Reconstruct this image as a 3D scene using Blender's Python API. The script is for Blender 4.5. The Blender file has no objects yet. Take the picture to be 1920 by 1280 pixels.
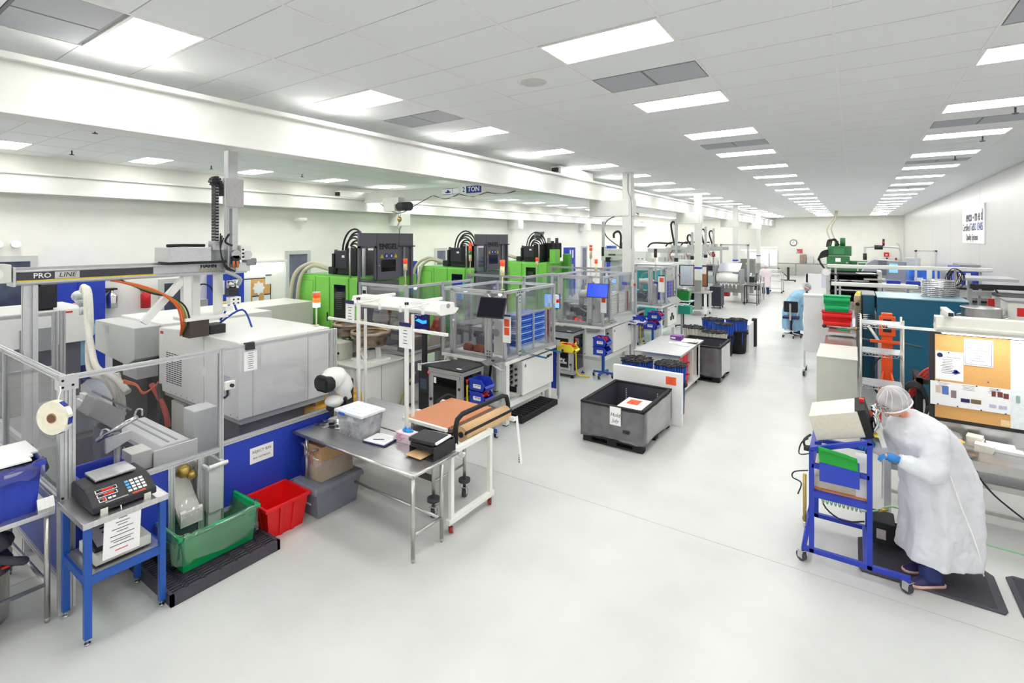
import bpy, bmesh, math, random
from mathutils import Vector, Matrix
random.seed(7)
SC = bpy.context.scene
COL = SC.collection
PI = math.pi

# ---------------------------------------------------------------- camera, world, exposure
EYE = 3.3
FOC = 941.0
YAW = math.atan2(640, 941)
cd = bpy.data.cameras.new('camera')
cam = bpy.data.objects.new('camera', cd)
COL.objects.link(cam)
cam.location = (0, 0, EYE)
cam.rotation_euler = (PI / 2, 0, YAW)
cd.sensor_width = 36
cd.lens = FOC / 1920 * 36
cd.shift_y = -(640 - 446) / 1920
cd.clip_end = 200
SC.camera = cam
w = bpy.data.worlds.new('world')
SC.world = w
w.use_nodes = True
w.node_tree.nodes['Background'].inputs[0].default_value = (.8, .85, .9, 1)
w.node_tree.nodes['Background'].inputs[1].default_value = .5
SC.view_settings.view_transform = 'Standard'
SC.view_settings.look = 'None'
SC.view_settings.exposure = 1.0
SC.view_settings.gamma = 1
SC.view_settings.use_curve_mapping = False
PANEL_LIGHT = 9.5          # radiance of the recessed ceiling light panels
try:
    SC.cycles.transparent_max_bounces = 24
    SC.cycles.max_bounces = 8
    SC.cycles.diffuse_bounces = 5
    SC.cycles.caustics_reflective = False
    SC.cycles.caustics_refractive = False
except Exception:
    pass

# ---------------------------------------------------------------- materials
def lin(c):
    out = []
    for v in c:
        v /= 255.0
        out.append(v / 12.92 if v <= .04045 else ((v + .055) / 1.055) ** 2.4)
    return out

MATS = {}
def M(name, col, rough=.5, metal=0.0, noise=.06, scale=25, bump=0, stretch=None, emit=None, spec=.5, sheen=0):
    if name in MATS:
        return MATS[name]
    m = bpy.data.materials.new(name)
    m.use_nodes = True
    nt = m.node_tree
    b = nt.nodes['Principled BSDF']
    c = lin(col)
    tc = nt.nodes.new('ShaderNodeTexCoord')
    mp = nt.nodes.new('ShaderNodeMapping')
    if stretch:
        mp.inputs['Scale'].default_value = stretch
    nz = nt.nodes.new('ShaderNodeTexNoise')
    nz.inputs['Scale'].default_value = scale
    nz.inputs['Detail'].default_value = 3
    rp = nt.nodes.new('ShaderNodeValToRGB')
    rp.color_ramp.elements[0].position = .3
    rp.color_ramp.elements[1].position = .7
    rp.color_ramp.elements[0].color = [max(0, v * (1 - noise)) for v in c] + [1]
    rp.color_ramp.elements[1].color = [min(1, v * (1 + noise)) for v in c] + [1]
    nt.links.new(tc.outputs['Object'], mp.inputs['Vector'])
    nt.links.new(mp.outputs['Vector'], nz.inputs['Vector'])
    nt.links.new(nz.outputs['Fac'], rp.inputs['Fac'])
    nt.links.new(rp.outputs['Color'], b.inputs['Base Color'])
    b.inputs['Roughness'].default_value = rough
    b.inputs['Metallic'].default_value = metal
    b.inputs['Specular IOR Level'].default_value = spec
    if sheen:
        b.inputs['Sheen Weight'].default_value = sheen
    if bump:
        bp = nt.nodes.new('ShaderNodeBump')
        bp.inputs['Strength'].default_value = bump
        bp.inputs['Distance'].default_value = .004
        nt.links.new(nz.outputs['Fac'], bp.inputs['Height'])
        nt.links.new(bp.outputs['Normal'], b.inputs['Normal'])
    if emit:
        b.inputs['Emission Color'].default_value = lin(emit[0]) + [1]
        b.inputs['Emission Strength'].default_value = emit[1]
    MATS[name] = m
    return m

def glass(name, tint, gloss=.10, milk=0.0, milkcol=(255, 255, 255), rough=.04):
    """clear sheet plastic: light passes straight through with a tint, plus a sheen and a little haze"""
    m = bpy.data.materials.new(name)
    m.use_nodes = True
    nt = m.node_tree
    nt.nodes.clear()
    out = nt.nodes.new('ShaderNodeOutputMaterial')
    tr = nt.nodes.new('ShaderNodeBsdfTransparent')
    tr.inputs[0].default_value = lin(tint) + [1]
    gl = nt.nodes.new('ShaderNodeBsdfGlossy')
    gl.inputs['Roughness'].default_value = rough
    lw = nt.nodes.new('ShaderNodeFresnel')
    lw.inputs['IOR'].default_value = 1.45
    mu = nt.nodes.new('ShaderNodeMath')
    mu.operation = 'MULTIPLY'
    mu.inputs[1].default_value = gloss * 10
    mu.use_clamp = True
    mx = nt.nodes.new('ShaderNodeMixShader')
    nt.links.new(lw.outputs[0], mu.inputs[0])
    nt.links.new(mu.outputs[0], mx.inputs[0])
    last = tr
    if milk:
        df = nt.nodes.new('ShaderNodeBsdfDiffuse')
        df.inputs[0].default_value = lin(milkcol) + [1]
        tc = nt.nodes.new('ShaderNodeTexCoord')
        nz = nt.nodes.new('ShaderNodeTexNoise')
        nz.inputs['Scale'].default_value = 9
        nz.inputs['Detail'].default_value = 4
        mr = nt.nodes.new('ShaderNodeMapRange')
        mr.inputs[1].default_value = .3
        mr.inputs[2].default_value = .7
        mr.inputs[3].default_value = milk * .6
        mr.inputs[4].default_value = milk * 1.4
        nt.links.new(tc.outputs['Object'], nz.inputs['Vector'])
        nt.links.new(nz.outputs['Fac'], mr.inputs[0])
        m2 = nt.nodes.new('ShaderNodeMixShader')
        nt.links.new(mr.outputs[0], m2.inputs[0])
        nt.links.new(tr.outputs[0], m2.inputs[1])
        nt.links.new(df.outputs[0], m2.inputs[2])
        last = m2
    nt.links.new(last.outputs[0], mx.inputs[1])
    nt.links.new(gl.outputs[0], mx.inputs[2])
    nt.links.new(mx.outputs[0], out.inputs[0])
    MATS[name] = m
    return m

def lamp_mat(name, col, strength):
    m = bpy.data.materials.new(name)
    m.use_nodes = True
    nt = m.node_tree
    nt.nodes.clear()
    out = nt.nodes.new('ShaderNodeOutputMaterial')
    e = nt.nodes.new('ShaderNodeEmission')
    e.inputs[0].default_value = lin(col) + [1]
    e.inputs[1].default_value = strength
    nt.links.new(e.outputs[0], out.inputs[0])
    MATS[name] = m
    return m

floor_m = M('floor_epoxy', (204, 206, 204), .30, 0, .05, 1.3, spec=.4)
ceil_m = M('ceiling_tile', (234, 236, 238), .85, 0, .03, 90)
slab_m = M('ceiling_slab', (120, 122, 122), .9)
tee_m = M('ceiling_tee', (236, 236, 234), .5)
wall_m = M('wall_paint', (246, 245, 239), .6, 0, .02, 2)
panel_m = M('wall_panel', (214, 213, 212), .28, 0, .02, 1.5)
beam_m = M('beam_paint', (226, 227, 223), .35, 0, .03, 3)
alu = M('aluminium', (206, 208, 212), .36, .5, .05, 30)
alud = M('aluminium_dark', (140, 143, 149), .4, .5, .05, 30)
steel = M('stainless', (208, 208, 210), .30, .9, .08, 3, stretch=(1, 14, 1))
steelr = M('stainless_round', (196, 194, 192), .28, .9, .06, 12)
chrome = M('chrome', (205, 206, 208), .15, 1.0, .03)
white = M('white_enamel', (238, 239, 236), .38, 0, .02, 4)
cream = M('cream_enamel', (222, 223, 214), .42, 0, .02, 4)
lgrey = M('light_grey_enamel', (203, 206, 205), .42, 0, .03, 5)
grey = M('grey_enamel', (150, 153, 156), .45, 0, .03, 5)
dgrey = M('charcoal_enamel', (106, 105, 118), .42, 0, .04, 5)
black = M('black_plastic', (36, 36, 42), .5, 0, .1, 20)
blackm = M('black_matte', (26, 26, 30), .75, 0, .1, 20)
rubber = M('black_rubber', (74, 72, 82), .8, 0, .12, 60, bump=.4)
blue = M('blue_panel', (38, 66, 186), .42, 0, .04, 3)
bluep = M('blue_paint', (26, 82, 172), .38, 0, .05, 6)
bluec = M('cart_blue', (34, 58, 178), .38, 0, .04, 6)
bluebin = M('blue_bin', (38, 64, 186), .38, 0, .05, 10)
navy = M('navy', (28, 32, 92), .5)
green = M('press_green', (134, 214, 90), .4, 0, .03, 4)
greend = M('press_green_dark', (104, 184, 74), .4, 0, .03, 4)
greenbin = M('green_bin', (10, 172, 98), .4, 0, .06, 6)
greenm = M('machine_green', (44, 112, 66), .45, 0, .06, 5)
teal = M('teal_paint', (18, 92, 122), .42, 0, .04, 2)
tealb = M('teal_bright', (16, 164, 164), .42, 0, .04, 3)
red = M('red_bin', (226, 22, 24), .38, 0, .06, 6)
redm = M('red_plastic', (214, 40, 36), .4)
orange = M('orange_paint', (232, 84, 30), .42, 0, .05, 6)
orangel = M('orange_label', (244, 96, 52), .6)
yellow = M('yellow_plastic', (236, 214, 44), .4, 0, .05, 8)
ybag = M('amber_bag', (210, 158, 50), .35, 0, .18, 8)
paper = M('paper', (244, 245, 246), .75, 0, .015, 30)
ink = M('ink', (70, 74, 82), .8)
inkb = M('ink_blue', (40, 60, 150), .8)
inkr = M('ink_red', (214, 90, 96), .8)
cork = M('cork', (222, 170, 104), .85, 0, .08, 120)
corkd = M('cork_dark', (176, 120, 70), .85, 0, .1, 90)
card = M('cardboard', (186, 146, 104), .75, 0, .06, 12)
kraft = M('kraft_paper', (222, 184, 136), .65, 0, .04, 12)
matbrown = M('brown_mat', (204, 136, 98), .6, 0, .06, 60)
copper = M('copper', (206, 120, 78), .3, .6, .08, 10)
tote = M('grey_tote', (124, 128, 140), .45, 0, .04, 10)
foam = M('foam_board', (242, 243, 244), .8, 0, .015, 120)
sheet = M('worker_skin', (226, 168, 146), .55, 0, .06, 14)
skinm = sheet
coat = M('coat_white', (222, 224, 232), .7, 0, .03, 7, bump=.5, sheen=.1)
coatb = M('coat_blue', (150, 196, 226), .7, 0, .05, 7, bump=.4)
coatp = M('coat_pink', (236, 222, 226), .7, 0, .04, 7, bump=.4)
shoe_m = M('shoe_navy', (48, 40, 92), .6, 0, .2, 40)
shoe_sole = M('shoe_sole', (232, 190, 178), .6)
trouser = M('trouser_navy', (40, 52, 110), .8, 0, .1, 30)
glove = M('glove_blue', (44, 128, 206), .5)
hairm = M('hair_dark', (72, 58, 54), .7, 0, .2, 30)
hose = M('white_hose', (226, 224, 214), .45)
beige = M('beige_hose', (196, 192, 170), .5)
cable = M('cable_black', (22, 22, 24), .45)
cabler = M('cable_orange', (226, 108, 50), .45)
cableb = M('cable_blue', (34, 70, 178), .45)
cabley = M('cable_yellow', (240, 214, 40), .45)
cableg = M('coil_green', (150, 206, 160), .4)
gold = M('brass', (190, 160, 90), .35, .8)
screen_b = M('screen_blue', (18, 40, 150), .2, 0, .25, 3, emit=((24, 58, 190), .9))
screen_c = M('screen_cyan', (90, 150, 220), .2, 0, .15, 5, emit=((120, 170, 230), .7))
screen_k = M('screen_black', (20, 17, 32), .7, spec=.15)
led_r = lamp_mat('lamp_red', (255, 40, 30), 1.2)
led_w = lamp_mat('lamp_white', (205, 215, 255), 22)
tubes_l = lamp_mat('lamp_tube', (255, 255, 255), 5)
panel_l = lamp_mat('light_panel', (255, 253, 248), PANEL_LIGHT)
cap_r = M('beacon_red', (232, 84, 44), .3, emit=((240, 70, 30), .25))
cap_w = M('beacon_cream', (240, 232, 190), .35)
cap_g = M('beacon_green', (40, 170, 110), .3)
pane = glass('pane_smoke', (251, 251, 253), .05, .008, (190, 192, 205))
panel_clear = glass('pane_clear', (253, 253, 254), .05, .006, (225, 230, 240))
blackglass = M('black_glass', (20, 20, 20), .08, 0, .2, 6)
winglass = M('window_dark', (72, 80, 104), .12, 0, .35, 2.2)
film = glass('clear_film', (247, 249, 250), .22, .10, (255, 255, 255), .12)
filmg = glass('bag_film', (240, 252, 248), .30, .05, (230, 255, 250), .05)
wrap = glass('stretch_wrap', (240, 240, 243), .30, .12, (235, 235, 240), .2)
milky = glass('milky_tote', (246, 247, 252), .14, .34, (240, 242, 250), .12)
netm = glass('hair_net', (236, 236, 240), .02, .40, (245, 245, 248), .5)

# ---------------------------------------------------------------- mesh builder
OFF = {}
def off(o):
    return OFF.get(o.name, Vector((0, 0, 0))) if o is not None else Vector((0, 0, 0))

class B:
    """collects shapes in scene coordinates; to() links them as ONE mesh object"""
    def __init__(s):
        s.v, s.f, s.s = [], [], []
    def add(s, vs, fs, smooth=False):
        n = len(s.v)
        s.v += [Vector(p) for p in vs]
        for f in fs:
            s.f.append([i + n for i in f])
            s.s.append(smooth)
        return s
    def box(s, x0, x1, y0, y1, z0, z1):
        vs = [(x, y, z) for z in (z0, z1) for y in (y0, y1) for x in (x0, x1)]
        return s.add(vs, [(0, 2, 3, 1), (4, 5, 7, 6), (0, 1, 5, 4), (2, 6, 7, 3), (0, 4, 6, 2), (1, 3, 7, 5)])
    def ob(s, c, size, R=None):
        R = R or Matrix.Identity(3)
        hx, hy, hz = [a / 2 for a in size]
        vs = [Vector(c) + R @ Vector((x, y, z)) for z in (-hz, hz) for y in (-hy, hy) for x in (-hx, hx)]
        return s.add(vs, [(0, 2, 3, 1), (4, 5, 7, 6), (0, 1, 5, 4), (2, 6, 7, 3), (0, 4, 6, 2), (1, 3, 7, 5)])
    def frus(s, c0, a0, c1, a1):
        """a box whose top and bottom rectangles differ: centre and half sizes of each"""
        vs = []
        for c, a in ((c0, a0), (c1, a1)):
            vs += [(c[0] + sx * a[0], c[1] + sy * a[1], c[2]) for sy in (-1, 1) for sx in (-1, 1)]
        return s.add(vs, [(0, 2, 3, 1), (4, 5, 7, 6), (0, 1, 5, 4), (2, 6, 7, 3), (0, 4, 6, 2), (1, 3, 7, 5)])
    def cyl(s, p0, p1, r0, r1=None, n=12, cap=True):
        p0, p1 = Vector(p0), Vector(p1)
        r1 = r0 if r1 is None else r1
        d = (p1 - p0).normalized()
        a = d.orthogonal().normalized()
        b = d.cross(a)
        vs = []
        for p, r in ((p0, r0), (p1, r1)):
            for k in range(n):
                t = 2 * PI * k / n
                vs.append(p + a * (r * math.cos(t)) + b * (r * math.sin(t)))
        m = len(s.v)
        s.add(vs, [(k, (k + 1) % n, n + (k + 1) % n, n + k) for k in range(n)], True)
        if cap:
            s.f.append([m + k for k in range(n)][::-1]); s.s.append(False)
            s.f.append([m + n + k for k in range(n)]); s.s.append(False)
        return s
    def tube(s, pts, r, n=8, sub=0, rs=None):
        pts = [Vector(p) for p in pts]
        if sub:
            pts = smooth_path(pts, sub)
        m = len(pts)
        rad = rs if rs else [r] * m
        if rs and len(rs) != m:
            rad = [rs[min(len(rs) - 1, int(i * (len(rs) - 1) / (m - 1) + .5))] for i in range(m)]
        t0 = (pts[1] - pts[0]).normalized()
        a = t0.orthogonal().normalized()
        base = len(s.v)
        vs, fs = [], []
        for i, p in enumerate(pts):
            t = (pts[min(i + 1, m - 1)] - pts[max(i - 1, 0)]).normalized()
            a = (a - t * a.dot(t))
            a = a.normalized() if a.length > 1e-6 else t.orthogonal().normalized()
            b = t.cross(a)
            for k in range(n):
                q = 2 * PI * k / n
                vs.append(p + a * (rad[i] * math.cos(q)) + b * (rad[i] * math.sin(q)))
        for i in range(m - 1):
            for k in range(n):
                fs.append((i * n + k, i * n + (k + 1) % n, (i + 1) * n + (k + 1) % n, (i + 1) * n + k))
        s.add(vs, fs, True)
        s.f.append([base + k for k in range(n)][::-1]); s.s.append(False)
        s.f.append([base + (m - 1) * n + k for k in range(n)]); s.s.append(False)
        return s
    def lathe(s, prof, c=(0, 0, 0), n=24):
        cx, cy, cz = c
        vs, fs = [], []
        for r, z in prof:
            for k in range(n):
                t = 2 * PI * k / n
                vs.append((cx + r * math.cos(t), cy + r * math.sin(t), cz + z))
        for i in range(len(prof) - 1):
            for k in range(n):
                fs.append((i * n + k, i * n + (k + 1) % n, (i + 1) * n + (k + 1) % n, (i + 1) * n + k))
        return s.add(vs, fs, True)
    def prism(s, poly, axis, a, b):
        """polygon in the two other axes, extruded from a to b along axis 0/1/2"""
        def pt(p, h):
            q = list(p)
            q.insert(axis, h)
            return q
        n = len(poly)
        vs = [pt(p, a) for p in poly] + [pt(p, b) for p in poly]
        fs = [tuple(range(n))[::-1], tuple(range(n, 2 * n))] + [(k, (k + 1) % n, n + (k + 1) % n, n + k) for k in range(n)]
        return s.add(vs, fs)
    def ext(s, p0, p1, w=.045):
        """T-slot aluminium extrusion between two points on one axis"""
        p0, p1 = Vector(p0), Vector(p1)
        d = p1 - p0
        ax = max(range(3), key=lambda i: abs(d[i]))
        h, g, e = w / 2, w * .11, w * .18
        q = [(-h, -h), (-g, -h), (-g, -h + e), (g, -h + e), (g, -h), (h, -h), (h, -g), (h - e, -g), (h - e, g), (h, g), (h, h),
             (g, h), (g, h - e), (-g, h - e), (-g, h), (-h, h), (-h, g), (-h + e, g), (-h + e, -g), (-h, -g)]
        o = [p0[i] for i in range(3) if i != ax]
        return s.prism([(o[0] + x, o[1] + y) for x, y in q], ax, p0[ax], p1[ax])
    def ball(s, c, r, n=10, sq=(1, 1, 1)):
        prof = []
        vs, fs = [], []
        m = max(4, n // 2 + 1)
        for i in range(m + 1):
            t = PI * i / m
            for k in range(n):
                q = 2 * PI * k / n
                vs.append((c[0] + r * sq[0] * math.sin(t) * math.cos(q), c[1] + r * sq[1] * math.sin(t) * math.sin(q), c[2] - r * sq[2] * math.cos(t)))
        for i in range(m):
            for k in range(n):
                fs.append((i * n + k, i * n + (k + 1) % n, (i + 1) * n + (k + 1) % n, (i + 1) * n + k))
        return s.add(vs, fs, True)
    def rot(s, c, rz=0, rx=0, ry=0):
        R = Matrix.Rotation(rz, 3, 'Z') @ Matrix.Rotation(ry, 3, 'Y') @ Matrix.Rotation(rx, 3, 'X')
        c = Vector(c)
        s.v = [c + R @ (p - c) for p in s.v]
        return s
    def to(s, name, mat, parent=None, bev=0, label=None, origin=None, kind=None):
        o3 = off(parent)
        if parent is None:
            if origin is None:
                xs = [p.x for p in s.v]; ys = [p.y for p in s.v]; zs = [p.z for p in s.v]
                origin = ((min(xs) + max(xs)) / 2, (min(ys) + max(ys)) / 2, min(zs))
            o3 = Vector(origin)
        me = bpy.data.meshes.new(name)
        me.from_pydata([p - o3 for p in s.v], [], s.f)
        me.polygons.foreach_set('use_smooth', s.s)
        me.materials.append(mat)
        me.update()
        bm = bmesh.new(); bm.from_mesh(me)
        bmesh.ops.recalc_face_normals(bm, faces=bm.faces)
        bm.to_mesh(me); bm.free()
        o = bpy.data.objects.new(name, me)
        COL.objects.link(o)
        if parent is None:
            o.location = o3
        else:
            o.parent = parent
        OFF[o.name] = o3
        if bev:
            md = o.modifiers.new('bevel', 'BEVEL')
            md.width = bev; md.segments = 2; md.limit_method = 'ANGLE'
        if label: o['label'] = label
        if kind: o['kind'] = kind
        return o

def smooth_path(pts, sub):
    out = []
    n = len(pts)
    for i in range(n - 1):
        p0, p1, p2, p3 = pts[max(i - 1, 0)], pts[i], pts[i + 1], pts[min(i + 2, n - 1)]
        for k in range(sub):
            t = k / sub
            out.append(.5 * ((2 * p1) + (p2 - p0) * t + (2 * p0 - 5 * p1 + 4 * p2 - p3) * t * t + (3 * p1 - p0 - 3 * p2 + p3) * t ** 3))
    out.append(pts[-1])
    return out

def tag(o, label, cat, group=None):
    o['label'] = label; o['category'] = cat
    if group: o['group'] = group
    return o
def T(name, label, cat, loc=(0, 0, 0), group=None):
    o = bpy.data.objects.new(name, None)
    COL.objects.link(o)
    o.location = loc
    o.empty_display_size = .1
    OFF[o.name] = Vector(loc)
    return tag(o, label, cat, group)
def bx(root, name, mat, x0, x1, y0, y1, z0, z1, bev=0, label=None):
    return B().box(x0, x1, y0, y1, z0, z1).to(name, mat, root, bev, label)
def struct(o):
    o['kind'] = 'structure'
    return o
KIDS = {}
def kids(o):
    return [c for c in bpy.data.objects if c.parent == o]
def dup(o, loc, rz=0, label=None, group=None, scale=None):
    r = o.copy(); COL.objects.link(r)
    r.location = loc; r.rotation_euler = (0, 0, rz)
    if scale: r.scale = scale
    if label: r['label'] = label
    if group: r['group'] = group
    if o.name not in KIDS:
        KIDS[o.name] = [(c, kids(c)) for c in kids(o)]
    for c, gs in KIDS[o.name]:
        d = c.copy(); COL.objects.link(d); d.parent = r
        for g in gs:
            e = g.copy(); COL.objects.link(e); e.parent = d
    return r
def txt(parent, name, body, loc, size, mat, face='-y', align='CENTER', ext=.001, bold=0, rz=None, tilt=None, shear=0, sx=1):
    cu = bpy.data.curves.new(name, 'FONT')
    cu.body = body; cu.size = size; cu.extrude = ext; cu.align_x = align; cu.align_y = 'CENTER'
    cu.offset = bold; cu.shear = shear; cu.resolution_u = 2
    cu.materials.append(mat)
    tmp = bpy.data.objects.new(name, cu)
    me = bpy.data.meshes.new_from_object(tmp)
    bpy.data.objects.remove(tmp)
    o = bpy.data.objects.new(name, me)
    COL.objects.link(o)
    rot = {'-y': (PI / 2, 0, 0), '+x': (PI / 2, 0, PI / 2), '-x': (PI / 2, 0, -PI / 2), 'up': (0, 0, 0)}[face]
    if rz is not None: rot = (rot[0], rot[1], rz)
    if tilt is not None: rot = (tilt, rot[1], rot[2])
    o.rotation_euler = rot
    o.scale = (sx, 1, 1)
    if parent is not None:
        o.parent = parent
        o.location = Vector(loc) - off(parent)
    else:
        o.location = loc
    return o
bowlm = M('bowl_steel', (150, 134, 120), .3, .85, .12, 8)
def lines(root, mat, face, c, wdt, hgt, n, fr=.7, name='print_lines', sub=None):
    """rows of small print on a sheet: c is the top middle of the block"""
    b = B()
    for i in range(n):
        z = c[2] - hgt * i / max(1, n - 1)
        l = wdt * (.55 + .45 * random.random()) * fr
        t = min(.004, hgt / max(1, n) * .13)
        if face == '-y': b.box(c[0] - l / 2, c[0] + l / 2, c[1] - .0012, c[1], z - t, z + t)
        else: b.box(c[0], c[0] + .0012, c[1] - l / 2, c[1] + l / 2, z - t, z + t)
    return b.to(name, mat, root)
ORD = ['first', 'second', 'third', 'fourth', 'fifth', 'sixth', 'seventh', 'eighth', 'ninth', 'tenth', 'eleventh', 'twelfth', 'thirteenth',
       'fourteenth', 'fifteenth', 'sixteenth', 'seventeenth', 'eighteenth', 'nineteenth', 'twentieth', 'twenty-first', 'twenty-second']
SN, CS = math.sin(YAW), math.cos(YAW)
def proj(x, y, z):
    d = -SN * x + CS * y
    return (960 + FOC * (CS * x + SN * y) / max(d, .01), 446 + FOC * (EYE - z) / max(d, .01), d)
def at(px, py, d):
    """the point at forward distance d seen at a pixel of the photograph; the three below meet a plane instead"""
    r = (px - 960) / FOC * d
    return Vector((r * CS - d * SN, r * SN + d * CS, EYE - (py - 446) / FOC * d))
def atX(px, py, X):
    k = (px - 960) / FOC
    return at(px, py, X / (k * CS - SN))
def atY(px, py, Y):
    k = (px - 960) / FOC
    return at(px, py, Y / (k * SN + CS))
def atZ(px, py, Z=0.0):
    return at(px, py, FOC * (EYE - Z) / (py - 446))
# ================================================================ the room
XL, XR, YB, YF, CZ = -15.3, 3.4, 52.0, -8.0, 5.15
fl = struct(B().box(XL - .2, XR + .2, YF - .2, YB + .2, -.3, -.012).to('floor', slab_m, origin=(0, 0, 0)))
ys = [YF, 5.74, 14.7, 23.8, 32.8, 42, YB]
for i in range(len(ys) - 1):
    for xa, xb in ((XL, -6.6), (-6.6, XR)):
        bx(fl, 'floor_slab', floor_m, xa + .002, xb - .002, ys[i] + .003, ys[i + 1] - .003, -.012, 0)
wr = struct(B().box(XR + .02, XR + .2, YF, YB, 0, 5.4).to('wall_right', slab_m))
y = YF
while y < YB - .1:
    y2 = min(y + 6.0, YB)
    bx(wr, 'wall_panel', panel_m, XR, XR + .02, y + .006, y2 - .006, 0, CZ + .05)
    y = y2
wl = struct(B().box(XL - .2, XL, YF, YB, 0, 5.4).to('wall_left', wall_m))
wb = struct(B().box(XL, XR, YB, YB + .2, 0, 5.4).to('wall_back', wall_m))
wf = struct(B().box(XL, XR, YF - .2, YF, 0, 5.4).to('wall_front', wall_m))
cl = struct(B().box(XL - .2, XR + .2, YF - .2, YB + .2, CZ + .03, CZ + .2).to('ceiling', slab_m))
GX, GY = 1.2, .625
lamp_cells, vent_cells = {}, {}
rows = [(-13.95, 2.59, 'nearest the left wall'), (-10.35, 2.59, 'left of the crane runway'), (-5.55, 1.97, 'beside the crane runway'), (-1.95, 1.97, 'over the aisle'), (1.65, 1.97, 'nearest the right wall')]
def cell(x, yc):
    return (round((x - .6 + 2.55) / GX), round((yc - GY / 2 - 4.15) / GY))
for x, y0, _ in rows:
    k = -3
    while y0 + 2.5 * k < 51.5:
        lamp_cells[cell(x, y0 + 2.5 * k)] = (x, y0 + 2.5 * k, k)
        k += 1
for x, yv in ((-1.95, 5.71), (-5.55, 5.71), (-1.95, 10.71), (1.65, 10.71), (1.65, 5.71), (-5.55, 1.34), (1.65, 15.7), (-10.35, 6.96), (1.65, 23.2)):
    vent_cells[cell(x, yv)] = (x, yv)
cells = []
for i in range(-11, 6):
    for j in range(-20, 77):
        x0, y0 = max(-2.55 + GX * i, XL), 4.15 + GY * j
        x1, y1 = min(-2.55 + GX * (i + 1), XR), y0 + GY
        if x1 - x0 < .1 or y1 > YB or (i, j) in lamp_cells or (i, j) in vent_cells: continue
        px, py, d = proj((x0 + x1) / 2, (y0 + y1) / 2, CZ)
        cells.append((0 if d > .3 and -150 < px < 2070 and -150 < py < 1300 else 1, d, x0, x1, y0, y1))
cells.sort()
tile_me, nt_ = {}, 0
rest = B()
for vis, d, x0, x1, y0, y1 in cells:
    if vis == 0 and nt_ < 298:
        nt_ += 1
        key = round(x1 - x0, 3)
        if key not in tile_me:
            tile_me[key] = B().box(-key / 2 + .005, key / 2 - .005, -GY / 2 + .005, GY / 2 - .005, 0, .025).to('ceiling_tile', ceil_m, cl)
            o = tile_me[key]
            for v in o.data.vertices: v.co += OFF[cl.name]
        else:
            o = tile_me[key].copy(); COL.objects.link(o); o.parent = cl
        o.location = Vector(((x0 + x1) / 2, (y0 + y1) / 2, CZ)) - OFF[cl.name]
    else:
        rest.box(x0 + .005, x1 - .005, y0 + .005, y1 - .005, CZ, CZ + .025)
rest.to('ceiling_tiles_beyond', ceil_m, cl, kind='stuff')
for i in range(-10, 6):
    x = -2.55 + GX * i
    if XL + .1 < x < XR - .1:
        bx(cl, 'ceiling_tee', tee_m, x - .011, x + .011, YF, YB, CZ - .004, CZ + .02)

lamp0 = None
for x, y0, desc in rows:
    k = -3  # rows carried on unseen behind the camera, added to brighten the near end
    while y0 + 2.5 * k < 51.5:
        yc = y0 + 2.5 * k
        lab = '%s light panel from the camera in the ceiling row %s' % (ORD[k], desc) if k >= 0 else '%s unseen light panel behind the camera in the ceiling row %s' % (ORD[-1 - k], desc)
        if lamp0 is None:
            lamp0 = T('ceiling_light', lab, 'ceiling light', (x, yc, CZ), 'recessed ceiling light panels')
            f = B()
            for a, b, c_, d_ in ((-.59, .59, -.302, -.272), (-.59, .59, .272, .302), (-.59, -.56, -.272, .272), (.56, .59, -.272, .272)):
                f.box(x + a, x + b, yc + c_, yc + d_, CZ - .003, CZ + .02)
            f.to('light_frame', tee_m, lamp0)
            B().box(x - .56, x + .56, yc - .272, yc + .272, CZ + .004, CZ + .012).to('diffuser', panel_l, lamp0)
        else:
            dup(lamp0, (x, yc, CZ), 0, lab)
        k += 1
names_v = ['over the aisle between its second and third lights', 'beside the crane runway past its second light', 'over the aisle past its third light', 'in the row by the right wall past its fourth light', 'in the row by the right wall before its third light', 'at the near end beside the crane runway', 'in the row by the right wall past its sixth light', 'between left wall and crane runway', 'in the row by the right wall past its ninth light']
v0 = None
for (x, yv), nm in zip(vent_cells.values(), names_v):
    lab = 'grey two-leaf ceiling vent ' + nm
    if v0 is None:
        v0 = T('ceiling_vent', lab, 'vent', (x, yv, CZ), 'perforated ceiling vents')
        vm = M('vent_grey', (176, 178, 186), .6, 0, .1, 200)
        for s in (-1, 1):
            bx(v0, 'vent_leaf', vm, x + s * .295 - .28, x + s * .295 + .28, yv - .285, yv + .285, CZ - .001, CZ + .02)
        f = B()
        for a, b, c_, d_ in ((-.6, .6, -.31, -.285), (-.6, .6, .285, .31), (-.6, -.575, -.285, .285), (.575, .6, -.285, .285), (-.015, .015, -.285, .285)):
            f.box(x + a, x + b, yv + c_, yv + d_, CZ + .004, CZ + .02)
        f.to('vent_frame', M('vent_frame', (112, 114, 120), .5), v0)
    else:
        dup(v0, (x, yv, CZ), 0, lab)
sp = T('ceiling_speaker', 'round white speaker grille in the ceiling beside the near vent', 'speaker', (-3.14, 5.07, CZ))
B().lathe([(0, -.012), (.15, -.012), (.16, 0)], (-3.14, 5.07, CZ), 24).to('speaker_grille', M('grille', (206, 206, 204), .7, 0, .2, 300), sp)
B().lathe([(.15, -.004), (.19, -.006), (.2, .002)], (-3.14, 5.07, CZ), 24).to('speaker_rim', tee_m, sp)
s0 = None
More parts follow.
